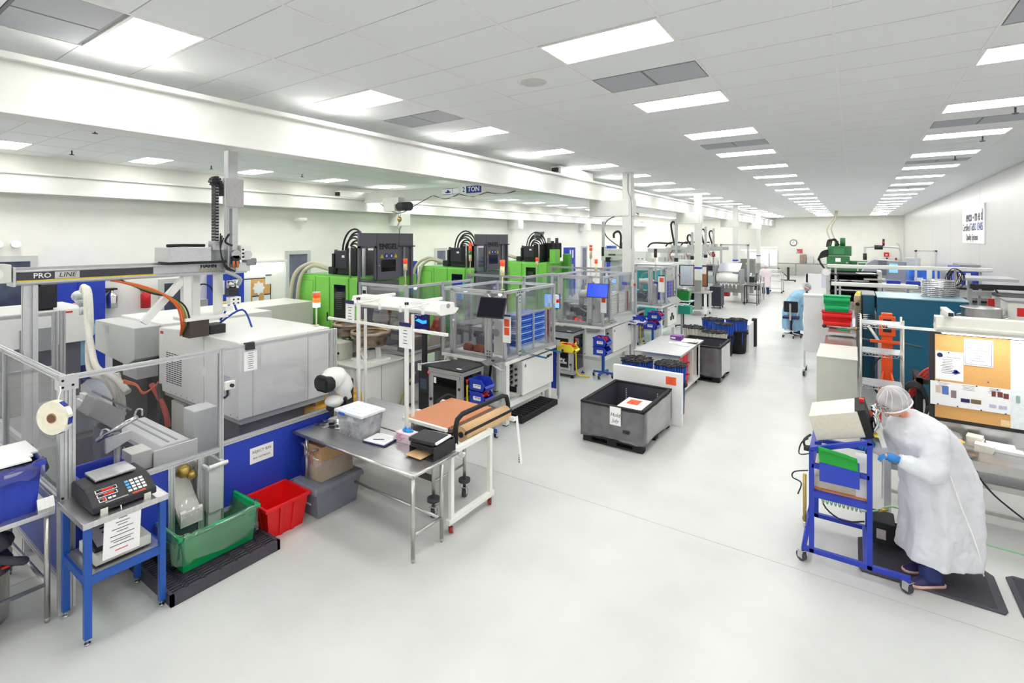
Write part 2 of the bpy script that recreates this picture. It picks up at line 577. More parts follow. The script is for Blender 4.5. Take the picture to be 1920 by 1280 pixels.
for n, (x, yv) in enumerate(((-10.6, 3.05), (-13.7, 3.55), (-13.6, 6.3), (-10.3, 5.9), (-9.8, 8.4), (1.95, 7.4), (1.9, 9.9), (1.95, 12.4), (1.9, 15.0), (-13.2, 8.6))):
    lab = 'small dark ceiling sprinkler head, %s' % ['beside the nearest light strip of the left bay', 'by the nearest light along the left wall', 'past the second light along the left wall', 'above the tall robot arm', 'past the robot arm by the runway', 'under the third light by the right wall', 'by the fourth light along the right wall', 'by the fifth light along the right wall', 'by the sixth light along the right wall', 'past the third light along the left wall'][n]
    if s0 is None:
        s0 = T('sprinkler', lab, 'sprinkler', (x, yv, CZ), 'ceiling sprinklers')
        B().cyl((x, yv, CZ - .08), (x, yv, CZ), .012, n=8).to('stem', black, s0)
        B().cyl((x, yv, CZ - .09), (x, yv, CZ - .08), .04, n=10).to('deflector', black, s0)
    else: dup(s0, (x, yv, CZ), 0, lab)

# crane runway beams, columns and corbels
rb = struct(tag(T('runway_beam', 'long white steel crane runway beam carried by the columns', 'beam', (-6.17, 20, 4.38)), 'long white steel crane runway beam carried by the columns', 'beam'))
bx(rb, 'web', beam_m, -6.30, -6.05, YF, 51.9, 4.40, 4.84)
bx(rb, 'top_flange', beam_m, -6.36, -5.98, YF, 51.9, 4.84, 4.9, .008)
bx(rb, 'bottom_flange', beam_m, -6.36, -6.02, YF, 51.9, 4.375, 4.40, .005)
bx(rb, 'end_plate', beam_m, -6.4, -5.95, 51.9, 51.98, 4.25, 4.95)
rl = struct(T('runway_beam', 'white crane runway beam along the left wall', 'beam', (-15, 20, 4.27)))
bx(rl, 'web', beam_m, -15.15, -14.8, YF, 43.5, 4.3, 4.68)
bx(rl, 'top_flange', beam_m, -15.2, -14.74, YF, 43.5, 4.68, 4.73)
bx(rl, 'bottom_flange', beam_m, -15.2, -14.76, YF, 43.5, 4.27, 4.3)
for yb_, n in ((14.1, 'first'), (22.4, 'second'), (30.8, 'third')):
    k = struct(T('wall_bracket', '%s white runway bracket from the camera on the left wall' % n, 'bracket', (-15.05, yb_, 3.75), 'runway brackets on the left wall'))
    bx(k, 'bracket_block', beam_m, XL, -14.6, yb_ - .35, yb_ + .15, 3.78, 4.27, .01)
    bx(k, 'bracket_plate', beam_m, XL, -14.75, yb_ + .22, yb_ + .3, 3.78, 4.27)
for n, (yc, lab) in enumerate(((13.6, 'white square column nearest the camera, carrying the crane runway'), (22.3, 'white square column with steel sheath beside the whiteboard'), (31.1, 'white square column third along the runway'), (39.9, 'white square column farthest down the runway'))):
    cx = (-5.27, -5.5, -5.6, -5.65)[n]
    c = struct(T('column', lab, 'column', (cx, yc, 0), 'runway columns'))
    bx(c, 'shaft', beam_m, cx - .13, cx + .13, yc - .13, yc + .13, 0, CZ, .01)
    bx(c, 'steel_sheath', steelr, cx - .137, cx + .137, yc - .137, yc + .137, 0, 1.5, .005)
    bx(c, 'blue_band', blue, cx - .136, cx + .136, yc - .136, yc + .136, 1.98, 2.06)
    bx(c, 'corbel', beam_m, -6.4, cx + .08, yc - .16, yc + .2, 3.92, 4.375, .01)
    bx(c, 'stiffener', beam_m, cx + .13, cx + .18, yc - .14, yc + .14, 3.92, 4.375)
    if n == 0:
        B().tube([(cx + .05, yc - .14, 5.1), (cx + .05, yc - .145, 4.6), (cx + .14, yc - .15, 4.3), (cx + .15, yc - .15, 3.0)], .012, 6, 4).to('conduit_cable', M('cable_grey', (150, 152, 154), .5), c)
# bridge crane
cr = T('bridge_crane', 'white bridge crane girder with TON lettering spanning the runway beams', 'crane', (-10.4, 12.2, 4.7))
bx(cr, 'girder', beam_m, -14.72, -6.38, 12.1, 12.3, 4.6, 4.95, .006)
bx(cr, 'girder_flange', beam_m, -14.72, -6.38, 12.04, 12.36, 4.57, 4.6)
for xa, xb, ya, yb_ in ((-15.05, -14.75, 11.1, 13.1), (-6.3, -6.02, 11.0, 12.9)):
    e = bx(cr, 'end_truck', white, xa, xb, ya, yb_, 4.905 if xa > -10 else 4.735, 5.1 if xa > -10 else 4.96, .01)
    bx(e, 'bumper', black, xa + .06, xb - .06, ya - .07, ya, (4.95 if xa > -10 else 4.78), (5.05 if xa > -10 else 4.9))
bx(cr, 'nameplate', paper, -10.95, -10.25, 12.095, 12.1, 4.68, 4.88)
B().box(-10.93, -10.27, 12.09, 12.095, 4.865, 4.875).box(-10.93, -10.27, 12.09, 12.095, 4.685, 4.695).box(-10.5, -10.49, 12.09, 12.095, 4.69, 4.87).prism([(-10.85, 4.77), (-10.75, 4.77), (-10.7, 4.84), (-10.62, 4.77), (-10.55, 4.77), (-10.62, 4.74), (-10.75, 4.73)], 1, 12.09, 12.095).to('maker_mark', inkb, cr)
bx(cr, 'capacity_plate', inkb, -9.95, -9.36, 12.094, 12.1, 4.69, 4.91)
bx(cr, 'capacity_number_plate', paper, -10.15, -9.95, 12.094, 12.1, 4.69, 4.91)
txt(cr, 'capacity_letters', 'TON', (-9.655, 12.092, 4.80), .21, paper, bold=.004)
txt(cr, 'capacity_number', '2', (-10.05, 12.092, 4.80), .22, inkb, bold=.004)
h = T('chain_hoist', 'white chain hoist with black motor and hook under the bridge crane', 'hoist', (-12.9, 11.95, 4.2))
bx(h, 'trolley', white, -13.5, -12.7, 11.85, 12.15, 4.42, 4.68, .02)
bx(h, 'housing', white, -13.3, -12.75, 11.72, 12.05, 4.2, 4.44, .03)
B().cyl((-12.72, 11.9, 4.36), (-12.2, 11.9, 4.36), .15, n=14).to('motor', black, h)
B().tube([(-13.6, 11.85, 4.5), (-13.1, 11.8, 4.25), (-12.5, 11.8, 4.14), (-11.9, 11.9, 4.4), (-11.3, 12.0, 4.66)], .012, 6, 5).to('power_cable', cable, h)
B().cyl((-12.75, 11.9, 4.0), (-12.75, 11.9, 4.2), .01, n=6).cyl((-12.66, 11.9, 4.0), (-12.66, 11.9, 4.2), .01, n=6).to('chain_fall', steelr, h)
B().ball((-12.7, 11.9, 3.93), .1, 10, (1, .6, 1)).to('hook_block', gold, h)
B().tube([(-12.7, 11.9, 3.85), (-12.78, 11.9, 3.72), (-12.7, 11.9, 3.6), (-12.62, 11.9, 3.7)], .025, 6, 4).to('hook', steelr, h)
B().tube([(-12.7, 11.9, 3.62), (-12.7, 11.9, 3.25)], .018, 6).to('lifting_chain', dgrey, h)
fs = B()
for i in range(4):
    x = -11.3 + i * 1.1
    fs.tube([(x, 12.05, 4.68), (x + .55, 12.05, 4.55 + .02 * i), (x + 1.1, 12.05, 4.68)], .012, 6, 6)
fs.to('festoon_cable', cable, cr)
# ================================================================ near left: scale table, bins, fence
st = T('scale_table', 'blue-legged steel scale table with a lower shelf, at the fence corner', 'table', (-5.42, 1.7, 0))
bx(st, 'tabletop', steel, -5.74, -5.10, 1.39, 2.0, .95, 1.0, .004)
bx(st, 'lower_shelf', steel, -5.68, -5.14, 1.43, 1.96, .535, .555)
B().box(-5.68, -5.14, 1.41, 1.45, .48, .55).box(-5.68, -5.14, 1.94, 1.98, .48, .55).box(-5.70, -5.66, 1.43, 1.96, .48, .55).box(-5.16, -5.12, 1.43, 1.96, .48, .55).to('shelf_rail', bluep, st)
for x, y in ((-5.14, 1.43), (-5.14, 1.96), (-5.68, 1.43), (-5.68, 1.96)):
    l = bx(st, 'leg', bluep, x - .025, x + .025, y - .025, y + .025, .05, .95, .003)
    B().cyl((x, y, 0), (x, y, .015), .022, n=10).cyl((x, y, .015), (x, y, .05), .008, n=8).to('levelling_foot', chrome, l)
sc = T('counting_scale', 'black counting scale with steel pan and keypad on the blue-legged table', 'scale', (-5.45, 1.72, 1.0))
B().prism([(-5.70, 1.02), (-5.16, 1.02), (-5.16, 1.075), (-5.32, 1.155), (-5.40, 1.17), (-5.66, 1.17), (-5.70, 1.14)], 1, 1.47, 1.93).to('scale_body', black, sc, .012)
B().box(-5.17, -5.15, 1.52, 1.57, 1.0, 1.05).box(-5.17, -5.15, 1.83, 1.88, 1.0, 1.05).to('scale_foot', cream, sc)
bx(sc, 'weighing_pan', steel, -5.68, -5.42, 1.56, 1.86, 1.185, 1.205, .004)
def onslope(u, v, p=.002):     # u along the panel (Y), v up the slope 0..1
    a, b = Vector((-5.16, 0, 1.075)), Vector((-5.32, 0, 1.155))
    n = Vector((.447, 0, .894))
    q = a.lerp(b, v) + n * p
    return Vector((q.x, u, q.z))
Rs = Matrix.Rotation(math.atan2(.08, .16), 3, 'Y')
for u0, u1, v, m, nm in ((1.53, 1.67, .86, black, 'weight_display'), (1.53, 1.66, .58, black, 'count_display'), (1.53, 1.57, .3, black, 'unit_display')):
    d_ = B().ob(onslope((u0 + u1) / 2, v), (.036, u1 - u0 + .01, .004), Rs).to(nm, paper, sc)
    B().ob(onslope((u0 + u1) / 2, v, .004), (.028, u1 - u0, .004), Rs).to('display_window', blackm, d_)
    B().ob(onslope((u0 + u1) / 2 + .01, v, .0066), (.012, (u1 - u0) * .55, .002), Rs).to('digits', led_r, d_)
for i in range(4):
    for j in range(4):
        B().ob(onslope(1.745 + j * .036, .9 - i * .2, .004), (.022, .026, .006), Rs).to('key', M('key_blue', (90, 170, 226), .5) if j == 0 and i < 3 else paper, sc)
B().ob(onslope(1.6, .3, .004), (.016, .022, .005), Rs).ob(onslope(1.63, .3, .004), (.016, .022, .005), Rs).to('key_pair', paper, sc)
B().ob(onslope(1.64, .1, .003), (.012, .16, .002), Rs).to('instruction_print', M('print_grey', (150, 160, 150), .6), sc)
B().ob(onslope(1.8, .1, .003), (.02, .1, .002), Rs).ob(onslope(1.8, .1, .004), (.012, .09, .003), Rs).to('maker_badge', M('badge', (190, 90, 60), .5), sc)
pg = T('notice_sheet', 'white printed instruction sheet hanging from the front of the counting scale', 'sheet', (-5.12, 1.66, .72))
B().ob((-5.124, 1.66, .80), (.002, .26, .36), Matrix.Rotation(.12, 3, 'Y')).to('sheet', paper, pg)
B().tube([(-5.155, 1.66, 1.03), (-5.13, 1.66, .975)], .004, 6).to('hanging_tie', paper, pg)
for i, (wd, zz) in enumerate(((.06, .945), (.1, .92), (.07, .9), (.15, .875), (.08, .855), (.17, .83), (.16, .80), (.12, .785), (.17, .76))):
    zz = .80 + (zz - .83) * 1.24
    B().ob((-5.122 + (zz - .80) * .12, 1.66, zz), (.002, wd, .005), Matrix.Rotation(.12, 3, 'Y')).to('print_line', ink, pg)
B().ob((-5.122 - .13 * .12, 1.66, .67), (.002, .09, .008), Matrix.Rotation(.12, 3, 'Y')).to('print_line', inkr, pg)
s2 = T('floor_scale', 'low steel scale with grey indicator lying on the lower shelf of the blue table', 'scale', (-5.42, 1.7, .555))
bx(s2, 'scale_tray', cream, -5.60, -5.2, 1.5, 1.9, .57, .655, .004)
B().box(-5.58, -5.54, 1.52, 1.56, .555, .57).box(-5.26, -5.22, 1.52, 1.56, .555, .57).box(-5.58, -5.54, 1.84, 1.88, .555, .57).box(-5.26, -5.22, 1.84, 1.88, .555, .57).to('scale_foot', black, s2)
B().prism([(-5.52, .655), (-5.25, .655), (-5.25, .69), (-5.5, .76), (-5.52, .76)], 1, 1.51, 1.82).to('indicator', black, s2, .006)
B().prism([(-5.262, .696), (-5.49, .762), (-5.49, .766), (-5.26, .70)], 1, 1.53, 1.8).to('label_plate', M('label_grey', (176, 170, 184), .6), s2)
for i in range(3):
    B().ob((-5.45 + i * .055, 1.66, .7585 - i * .0155), (.018, .12, .003), Matrix.Rotation(.28, 3, 'Y')).to('print_line', blackm, s2)

gratem = M('grate_grey', (70, 66, 78), .55, 0, .1, 20)
mt = T('spill_pallet', 'long black slotted floor grate under the green bin', 'pallet', (-5.5, 2.5, 0))
x0, x1, y0, y1 = -5.97, -5.03, 1.99, 3.02
B().box(x0, x1, y0, y0 + .03, 0, .1).box(x0, x1, y1 - .03, y1, 0, .1).box(x0, x0 + .03, y0, y1, 0, .1).box(x1 - .03, x1, y0, y1, 0, .1).to('rim', gratem, mt)
g = B()
for i in range(1, 7): g.box(x0 + .03, x1 - .03, y0 + (y1 - y0) * i / 7 - .014, y0 + (y1 - y0) * i / 7 + .014, .05, .098)
for i in range(1, 22): g.box(x0 + (x1 - x0) * i / 22 - .008, x0 + (x1 - x0) * i / 22 + .008, y0 + .03, y1 - .03, .06, .098)
g.to('grating', gratem, mt)
bx(mt, 'tray_floor', blackm, x0 + .02, x1 - .02, y0 + .02, y1 - .02, .0, .02)

def open_bin(name, label, cat, mat, cx, cy, z0, hx, hy, h, taper=.85, wall=.008, lip=.025, ribs=0, group=None, rz=0):
    t = T(name, label, cat, (cx, cy, z0), group)
    b = B()
    bo = [(sx * hx * taper, sy * hy * taper) for sx, sy in ((-1, -1), (1, -1), (1, 1), (-1, 1))]
    to_ = [(sx * hx, sy * hy) for sx, sy in ((-1, -1), (1, -1), (1, 1), (-1, 1))]
    vs = [(cx + x, cy + y, z0) for x, y in bo] + [(cx + x, cy + y, z0 + h) for x, y in to_]
    vs += [(cx + x - math.copysign(wall, x), cy + y - math.copysign(wall, y), z0 + h) for x, y in to_] + [(cx + x - math.copysign(wall, x), cy + y - math.copysign(wall, y), z0 + wall) for x, y in bo]
    fs = [(3, 2, 1, 0)] + [(i, (i + 1) % 4, 4 + (i + 1) % 4, 4 + i) for i in range(4)] + [(4 + i, 4 + (i + 1) % 4, 8 + (i + 1) % 4, 8 + i) for i in range(4)]
    fs += [(8 + i, 8 + (i + 1) % 4, 12 + (i + 1) % 4, 12 + i) for i in range(4)] + [(12, 13, 14, 15)]
    b.add(vs, fs)
    body = b.to('bin_body', mat, t)
    r = B()
    r.box(cx - hx - lip, cx + hx + lip, cy - hy - lip, cy - hy + .004, z0 + h - .03, z0 + h + .006)
    r.box(cx - hx - lip, cx + hx + lip, cy + hy - .004, cy + hy + lip, z0 + h - .03, z0 + h + .006)
    r.box(cx - hx - lip, cx - hx + .004, cy - hy, cy + hy, z0 + h - .03, z0 + h + .006)
    r.box(cx + hx - .004, cx + hx + lip, cy - hy, cy + hy, z0 + h - .03, z0 + h + .006)
    r.to('rim', mat, t, .005)
    if ribs:
        rb_ = B()
        for i in range(ribs):
            f = (i + 1) / (ribs + 1) * 2 - 1
            for sx in (-1, 1):
                xx = cx + sx * hx * (taper + 1) / 2
                rb_.add([(cx + sx * hx * taper, cy + f * hy * taper - .02, z0), (cx + sx * (hx * taper + .015), cy + f * hy * taper - .02, z0), (cx + sx * (hx + .015), cy + f * hy - .02, z0 + h - .03), (cx + sx * hx, cy + f * hy - .02, z0 + h - .03),
                         (cx + sx * hx * taper, cy + f * hy * taper + .02, z0), (cx + sx * (hx * taper + .015), cy + f * hy * taper + .02, z0), (cx + sx * (hx + .015), cy + f * hy + .02, z0 + h - .03), (cx + sx * hx, cy + f * hy + .02, z0 + h - .03)],
                        [(0, 1, 2, 3), (4, 7, 6, 5), (1, 5, 6, 2), (0, 4, 5, 1), (3, 2, 6, 7)])
            for sy in (-1, 1):
                rb_.add([(cx + f * hx * taper - .02, cy + sy * hy * taper, z0), (cx + f * hx * taper - .02, cy + sy * (hy * taper + .015), z0), (cx + f * hx - .02, cy + sy * (hy + .015), z0 + h - .03), (cx + f * hx - .02, cy + sy * hy, z0 + h - .03),
                         (cx + f * hx * taper + .02, cy + sy * hy * taper, z0), (cx + f * hx * taper + .02, cy + sy * (hy * taper + .015), z0), (cx + f * hx + .02, cy + sy * (hy + .015), z0 + h - .03), (cx + f * hx + .02, cy + sy * hy, z0 + h - .03)],
                        [(0, 1, 2, 3), (4, 7, 6, 5), (1, 5, 6, 2), (0, 4, 5, 1), (3, 2, 6, 7)])
        rb_.to('ribs', mat, t)
    return t
def liner(root, cx, cy, z0, hx, hy, h, mat, drape=.12, name='bag_liner'):
    """a clear bag lining a bin: crumpled sheet inside, over the rim and down outside"""
    b = B()
    n = 48
    rnd = random.Random(int(abs(cx * 1000)))
    ph = [rnd.random() * 6 for _ in range(4)]
    rings = []
    for hxx, hyy, z, am in ((hx * .8, hy * .8, z0 + h * .25, .01), (hx * .97, hy * .95, z0 + h * .8, .012), (hx + .02, hy + .02, z0 + h + .02, .014), (hx + .045, hy + .045, z0 + h + .005, .018), (hx + .05, hy + .05, z0 + h - drape * .5, .02), (hx + .05, hy + .05, z0 + h - drape, .03)):
        ring = []
        for k in range(n):
            t = 2 * PI * k / n
            c, s = math.cos(t), math.sin(t)
            e = .32
            x, y = math.copysign(abs(c) ** e, c) * hxx, math.copysign(abs(s) ** e, s) * hyy
            wv = am * (math.sin(7 * t + ph[0] + z * 9) + .6 * math.sin(17 * t + ph[1]))
            ring.append((cx + x * (1 + wv), cy + y * (1 + wv), z + wv * (.6 if am > .012 else .1) + (rnd.random() - .5) * am))
        rings.append(ring)
    vs = [p for r in rings for p in r]
    fs = [(i * n + k, i * n + (k + 1) % n, (i + 1) * n + (k + 1) % n, (i + 1) * n + k) for i in range(len(rings) - 1) for k in range(n)]
    b.add(vs, fs, True)
    return b.to(name, mat, root)
gb = open_bin('bin', 'green rectangular bin lined with a clear bag on the black floor grate', 'bin', greenbin, -5.53, 2.53, .1, .27, .37, .36, .9)
liner(gb, -5.53, 2.53, .1, .27, .37, .36, filmg, .26)
open_bin('bin', 'red tapered tote bin on the floor between the green bin and the grey tote', 'bin', red, -5.47, 3.24, 0, .24, .25, .36, .8, ribs=2)
tt = open_bin('tote', 'grey lidded storage tote on the floor under the steel work table', 'tote', tote, -5.37, 3.86, 0, .215, .32, .34, .84)
B().frus((-5.37, 3.86, .335), (.245, .35), (-5.37, 3.86, .385), (.225, .33)).to('lid', tote, tt, .012)
ll = B().ob((-5.37, 3.575, .21), (.15, .003, .14), Matrix.Rotation(-.14, 3, 'X')).to('paper_label', paper, tt)
for i in range(4): B().ob((-5.37, 3.5715 - (.25 - i * .025 - .21) * .14, .25 - i * .025), (.1 if i % 2 else .12, .003, .01), Matrix.Rotation(-.14, 3, 'X')).to('print_line', ink, ll)
bb = T('cardboard_box', 'bagged cardboard box with a red label on the grey tote', 'box', (-5.4, 3.9, .385))
bx(bb, 'carton', card, -5.58, -5.24, 3.66, 4.12, .385, .80, .004)
B().box(-5.49, -5.41, 3.655, 3.66, .56, .70).to('red_label', orangel, bb)
B().add([(-5.6, 3.63, .39), (-5.22, 3.63, .39), (-5.22, 4.14, .39), (-5.6, 4.14, .39), (-5.59, 3.64, .62), (-5.23, 3.64, .62), (-5.23, 4.12, .62), (-5.59, 4.12, .62), (-5.43, 3.60, .70), (-5.40, 3.60, .70), (-5.40, 3.64, .72), (-5.43, 3.64, .72)],
        [(0, 1, 5, 4), (1, 2, 6, 5), (3, 0, 4, 7), (4, 5, 9, 8), (5, 6, 10, 9), (7, 4, 8, 11)], True).to('clear_bag', film, bb)
B().ball((-5.415, 3.61, .71), .022, 8).tube([(-5.415, 3.61, .72), (-5.5, 3.62, .78), (-5.58, 3.63, .8)], .01, 6, rs=[.008, .012, .022]).tube([(-5.415, 3.61, .72), (-5.33, 3.62, .77), (-5.27, 3.63, .78)], .01, 6, rs=[.008, .012, .022]).to('bag_knot', film, bb)

# machine safety fence
fn = T('safety_fence', 'aluminium framed machine fence with smoked panes above blue panels', 'fence', (-5.75, 2.8, 0))
FX = -5.75
for y, ww in ((1.43, .05), (1.485, .05), (2.76, .045), (4.17, .045), (4.225, .045)):
    B().ext((FX, y, .03), (FX, y, 2.09), ww).to('post', alu, fn)
B().ext((FX - .055, 1.43, .03), (FX - .055, 1.43, 2.09), .05).to('post', alu, fn)
for y0, y1, z in ((1.51, 2.74, 2.065), (2.785, 4.15, 2.065), (1.51, 2.74, .985), (2.785, 4.15, 1.03), (2.785, 4.15, .30), (1.51, 2.24, .30)):
    B().ext((FX, y0, z), (FX, y1, z), .045).to('rail', alu, fn)
for y in (2.26, 2.29, 2.54, 2.57):
    B().ext((FX, y, .03), (FX, y, .96), .03).to('mullion', alu, fn)
bx(fn, 'pane', pane, FX - .004, FX + .004, 1.51, 2.74, 1.0, 2.05)
bx(fn, 'pane', pane, FX - .004, FX + .004, 2.785, 4.15, 1.05, 2.05)
bx(fn, 'blue_panel', blue, FX - .006, FX + .006, 1.51, 2.25, .32, .965)
bx(fn, 'blue_panel', blue, FX - .006, FX + .006, 2.785, 4.15, .32, 1.01)
for z in (2.065, .985):
    B().ext((-9.6, 1.43, z), (FX - .08, 1.43, z), .045).to('rail', alu, fn)
B().ext((-9.6, 1.43, .3), (FX - .08, 1.43, .3), .045).to('rail', alu, fn)
B().ext((-7.7, 1.43, .03), (-7.7, 1.43, 2.09), .045).to('post', alu, fn)
for xa, xb in ((-9.6, -7.73), (-7.67, -5.83)):
    bx(fn, 'pane', pane, xa, xb, 1.426, 1.434, 1.0, 2.05)
    bx(fn, 'blue_panel', blue, xa, xb, 1.424, 1.436, .32, .965)
bx(fn, 'corner_plate', alu, FX - .09, FX + .034, 1.395, 1.402, 1.96, 2.05); bx(fn, 'corner_plate', alu, FX + .024, FX + .03, 1.4, 1.53, 1.96, 2.09)
b_ = B()
for y, z in ((1.42, 2.05), (1.42, 1.99), (1.49, 2.0), (1.42, 1.02), (1.42, .14), (1.42, .19)): b_.cyl((FX + .025, y, z), (FX + .033, y, z), .011, n=8)
b_.to('bolts', blackm, fn)
B().box(FX + .024, FX + .03, 1.39, 1.45, 0, .24).box(FX + .024, FX + .11, 1.39, 1.45, 0, .008).to('foot_plate', alu, fn)
cb = T('switch_box', 'small white switch box with black knob on the fence post', 'switch', (FX + .03, 2.83, 1.6))
bx(cb, 'box', white, FX + .023, FX + .07, 2.775, 2.885, 1.63, 1.72, .006)
B().cyl((FX + .07, 2.84, 1.675), (FX + .1, 2.84, 1.675), .02, n=10).to('knob', black, cb)
B().tube([(FX + .045, 2.81, 1.63), (FX + .045, 2.81, 1.57), (FX + .03, 2.78, 1.54)], .014, 6, 3).to('cable_gland', black, cb)
pp = T('paper_sleeve', 'sheets in a clear sleeve held by a black clip on the fence top rail', 'papers', (FX + .03, 3.1, 1.8))
bx(pp, 'sleeve', film, FX + .025, FX + .03, 2.98, 3.2, 1.78, 2.04)
bx(pp, 'sheet', paper, FX + .03, FX + .033, 3.0, 3.15, 1.78, 2.0)
B().prism([(FX + .02, 2.02), (FX + .05, 2.02), (FX + .035, 2.1), (FX - .02, 2.1)], 1, 3.02, 3.12).to('binder_clip', black, pp)
lines(pp, ink, '+x', (FX + .033, 3.075, 1.98), .12, .17, 8)
rj = T('reject_sign', 'paper REJECT BIN sign on the blue fence panel', 'sign', (FX + .008, 3.22, .7))
bx(rj, 'sheet', paper, FX + .007, FX + .009, 3.08, 3.36, .69, .87)
txt(rj, 'sign_text', 'REJECT BIN', (FX + .0095, 3.22, .815), .045, ink, '+x', ext=.0005)
txt(rj, 'sign_text', 'BAD VESTIBULES', (FX + .0095, 3.22, .745), .028, ink, '+x', ext=.0005)
lr = T('label_roll', 'cream roll of shipping labels hanging by a cord at the fence corner', 'roll', (-5.66, 1.34, 1.6))
B().cyl((-5.652, 1.372, 1.77), (-5.625, 1.325, 1.77), .142, n=36).to('label_tape', M('label_cream', (240, 234, 214), .6), lr)
B().cyl((-5.627, 1.328, 1.77), (-5.622, 1.32, 1.77), .042, n=20).to('core', M('core_brown', (170, 126, 90), .7), lr)
B().cyl((-5.6235, 1.322, 1.77), (-5.62, 1.316, 1.77), .032, n=18).to('core_hole', M('core_dark', (120, 84, 60), .8), lr)
for k in range(5):
    t = .95 - k * .55
    B().ob((-5.638 + .144 * math.cos(t) * .87, 1.348 + .144 * math.cos(t) * .5, 1.77 + .144 * math.sin(t)), (.04, .06, .004), Matrix.Rotation(-PI / 3, 3, 'Z') @ Matrix.Rotation(t - PI / 2, 3, 'X')).to('shipping_label', paper if k % 2 else inkb, lr)
B().tube([(-5.645, 1.36, 1.8), (-5.66, 1.38, 1.93), (-5.70, 1.4, 2.0), (-6.0, 1.42, 2.06)], .005, 6, 4).to('cord', paper, lr)

# table, bin and vacuum cut by the left edge
lt = T('steel_table', 'stainless table with tubular legs cut by the left edge, holding the blue bin', 'table', (-6.3, .6, 0))
bx(lt, 'tabletop', steel, -6.9, -5.68, -.5, 1.36, .93, .97, .004)
B().prism([(-5.72, .97), (-5.68, .97), (-5.68, 1.0), (-5.72, 1.08)], 1, 1.25, 1.36).to('corner_upstand', steel, lt)
for x, y in ((-5.73, 1.32), (-6.85, 1.3), (-5.73, -.4), (-6.85, -.4)):
    l = B().cyl((x, y, .04), (x, y, .93), .021, n=12).to('leg', steelr, lt)
    B().cyl((x, y, 0), (x, y, .05), .016, .021, n=10).to('foot', steelr, l)
B().cyl((-5.73, -.4, .33), (-5.73, 1.32, .33), .017, n=10).to('stretcher', steelr, lt)
B().cyl((-6.85, 1.3, .33), (-5.73, 1.32, .33), .017, n=10).to('stretcher', steelr, lt)
nb = open_bin('bin', 'blue bin with a white lid board on the table cut by the left edge', 'bin', bluebin, -6.02, .91, .97, .27, .38, .42, .92, ribs=2)
liner(nb, -6.02, .91, .97, .27, .38, .42, glass('bag_violet', (200, 205, 250), .2, .06, (190, 190, 250), .15), .12)
B().prism([(-6.3, .52), (-5.72, .52), (-5.72, 1.22), (-5.82, 1.22), (-5.82, 1.25), (-5.9, 1.25), (-5.9, 1.3), (-6.3, 1.3)], 2, 1.425, 1.44).to('lid_board', foam, nb)
vac = T('shop_vacuum', 'steel drum vacuum with black head and hose under the left table', 'vacuum', (-6.15, .95, 0))
B().lathe([(0, .02), (.2, .02), (.215, .06), (.215, .42), (.225, .43), (.225, .45)], (-6.15, .95, 0), 28).to('steel_drum', steelr, vac)
B().lathe([(.23, .44), (.24, .5), (.2, .58), (.12, .62), (0, .63)], (-6.15, .95, 0), 24).to('motor_head', rubber, vac)
B().ball((-6.05, 1.05, .7), .11, 14, (1, 1.2, .8)).tube([(-6.2, .9, .68), (-6.05, 1.05, .78), (-5.96, 1.1, .66)], .05, 10, 5).to('head_cover', rubber, vac)
B().tube([(-6.3, .7, .55), (-6.1, .9, .62), (-5.93, 1.12, .56), (-5.95, 1.22, .5), (-6.1, 1.15, .47), (-6.3, .9, .47)], .035, 10, 6).to('suction_hose', rubber, vac)
B().box(-5.99, -5.94, 1.08, 1.13, .5, .52).to('red_tab', redm, vac)
B().cyl((-6.3, 1.12, .03), (-6.33, 1.12, .03), .03, n=12).cyl((-6.0, .82, .03), (-6.0, .79, .03), .03, n=12).to('caster', black, vac)
# ================================================================ the machines behind the fence and the gantry robot
pa = T('moulding_machine', 'white guarded moulding machine close behind the fence panes', 'machine', (-7.4, 3.9, 0))
B().prism([(-8.6, 1.03), (-6.31, 1.03), (-6.31, 2.0), (-7.9, 2.0), (-8.6, 1.96)], 1, 3.24, 4.56).to('guard', white, pa, .012)
bx(pa, 'guard_base', lgrey, -8.55, -6.36, 3.3, 4.5, .95, 1.03)
bx(pa, 'machine_bed', dgrey, -8.4, -6.5, 3.35, 4.45, .12, .95)
bx(pa, 'plinth', blackm, -8.45, -6.45, 3.32, 4.48, 0, .12)
bx(pa, 'access_hatch', cream, -8.35, -7.95, 3.31, 3.35, .3, .9)
bx(pa, 'oil_box', lgrey, -6.55, -6.28, 2.72, 2.98, .0, 1.3, .01)
B().box(-6.309, -6.306, 3.42, 3.424, 1.04, 1.99).box(-6.309, -6.306, 4.2, 4.204, 1.04, 1.99).box(-7.2, -7.196, 3.237, 3.24, 1.04, 1.99).to('panel_seam', grey, pa)
vs = B()
for i in range(15):
    for j in range(6): vs.box(-8.34 + j * .085, -8.34 + j * .085 + .06, 3.236, 3.242, 1.2 + i * .03, 1.211 + i * .03)
vs.to('vent_slots', blackm, pa)
B().box(-8.53, -8.44, 3.236, 3.24, 1.74, 1.92).to('warning_label', paper, pa)
B().box(-8.53, -8.44, 3.234, 3.238, 1.88, 1.92).to('warning_label', redm, pa)
B().box(-7.25, -7.15, 3.236, 3.24, 1.46, 1.57).to('warning_label', paper, pa)
B().box(-6.72, -6.5, 3.236, 3.24, 1.3, 1.55).to('info_label', M('label_lilac', (196, 198, 214), .6), pa)
bx(pa, 'red_label', redm, -6.308, -6.3, 4.1, 4.3, 1.93, 1.96)
pt_ = B()
for k in range(12): pt_.cyl((-8.2 + k * .17, 3.235, 1.07), (-8.2 + k * .17, 3.24, 1.07), .008, n=6)
pt_.to('screw_heads', grey, pa)

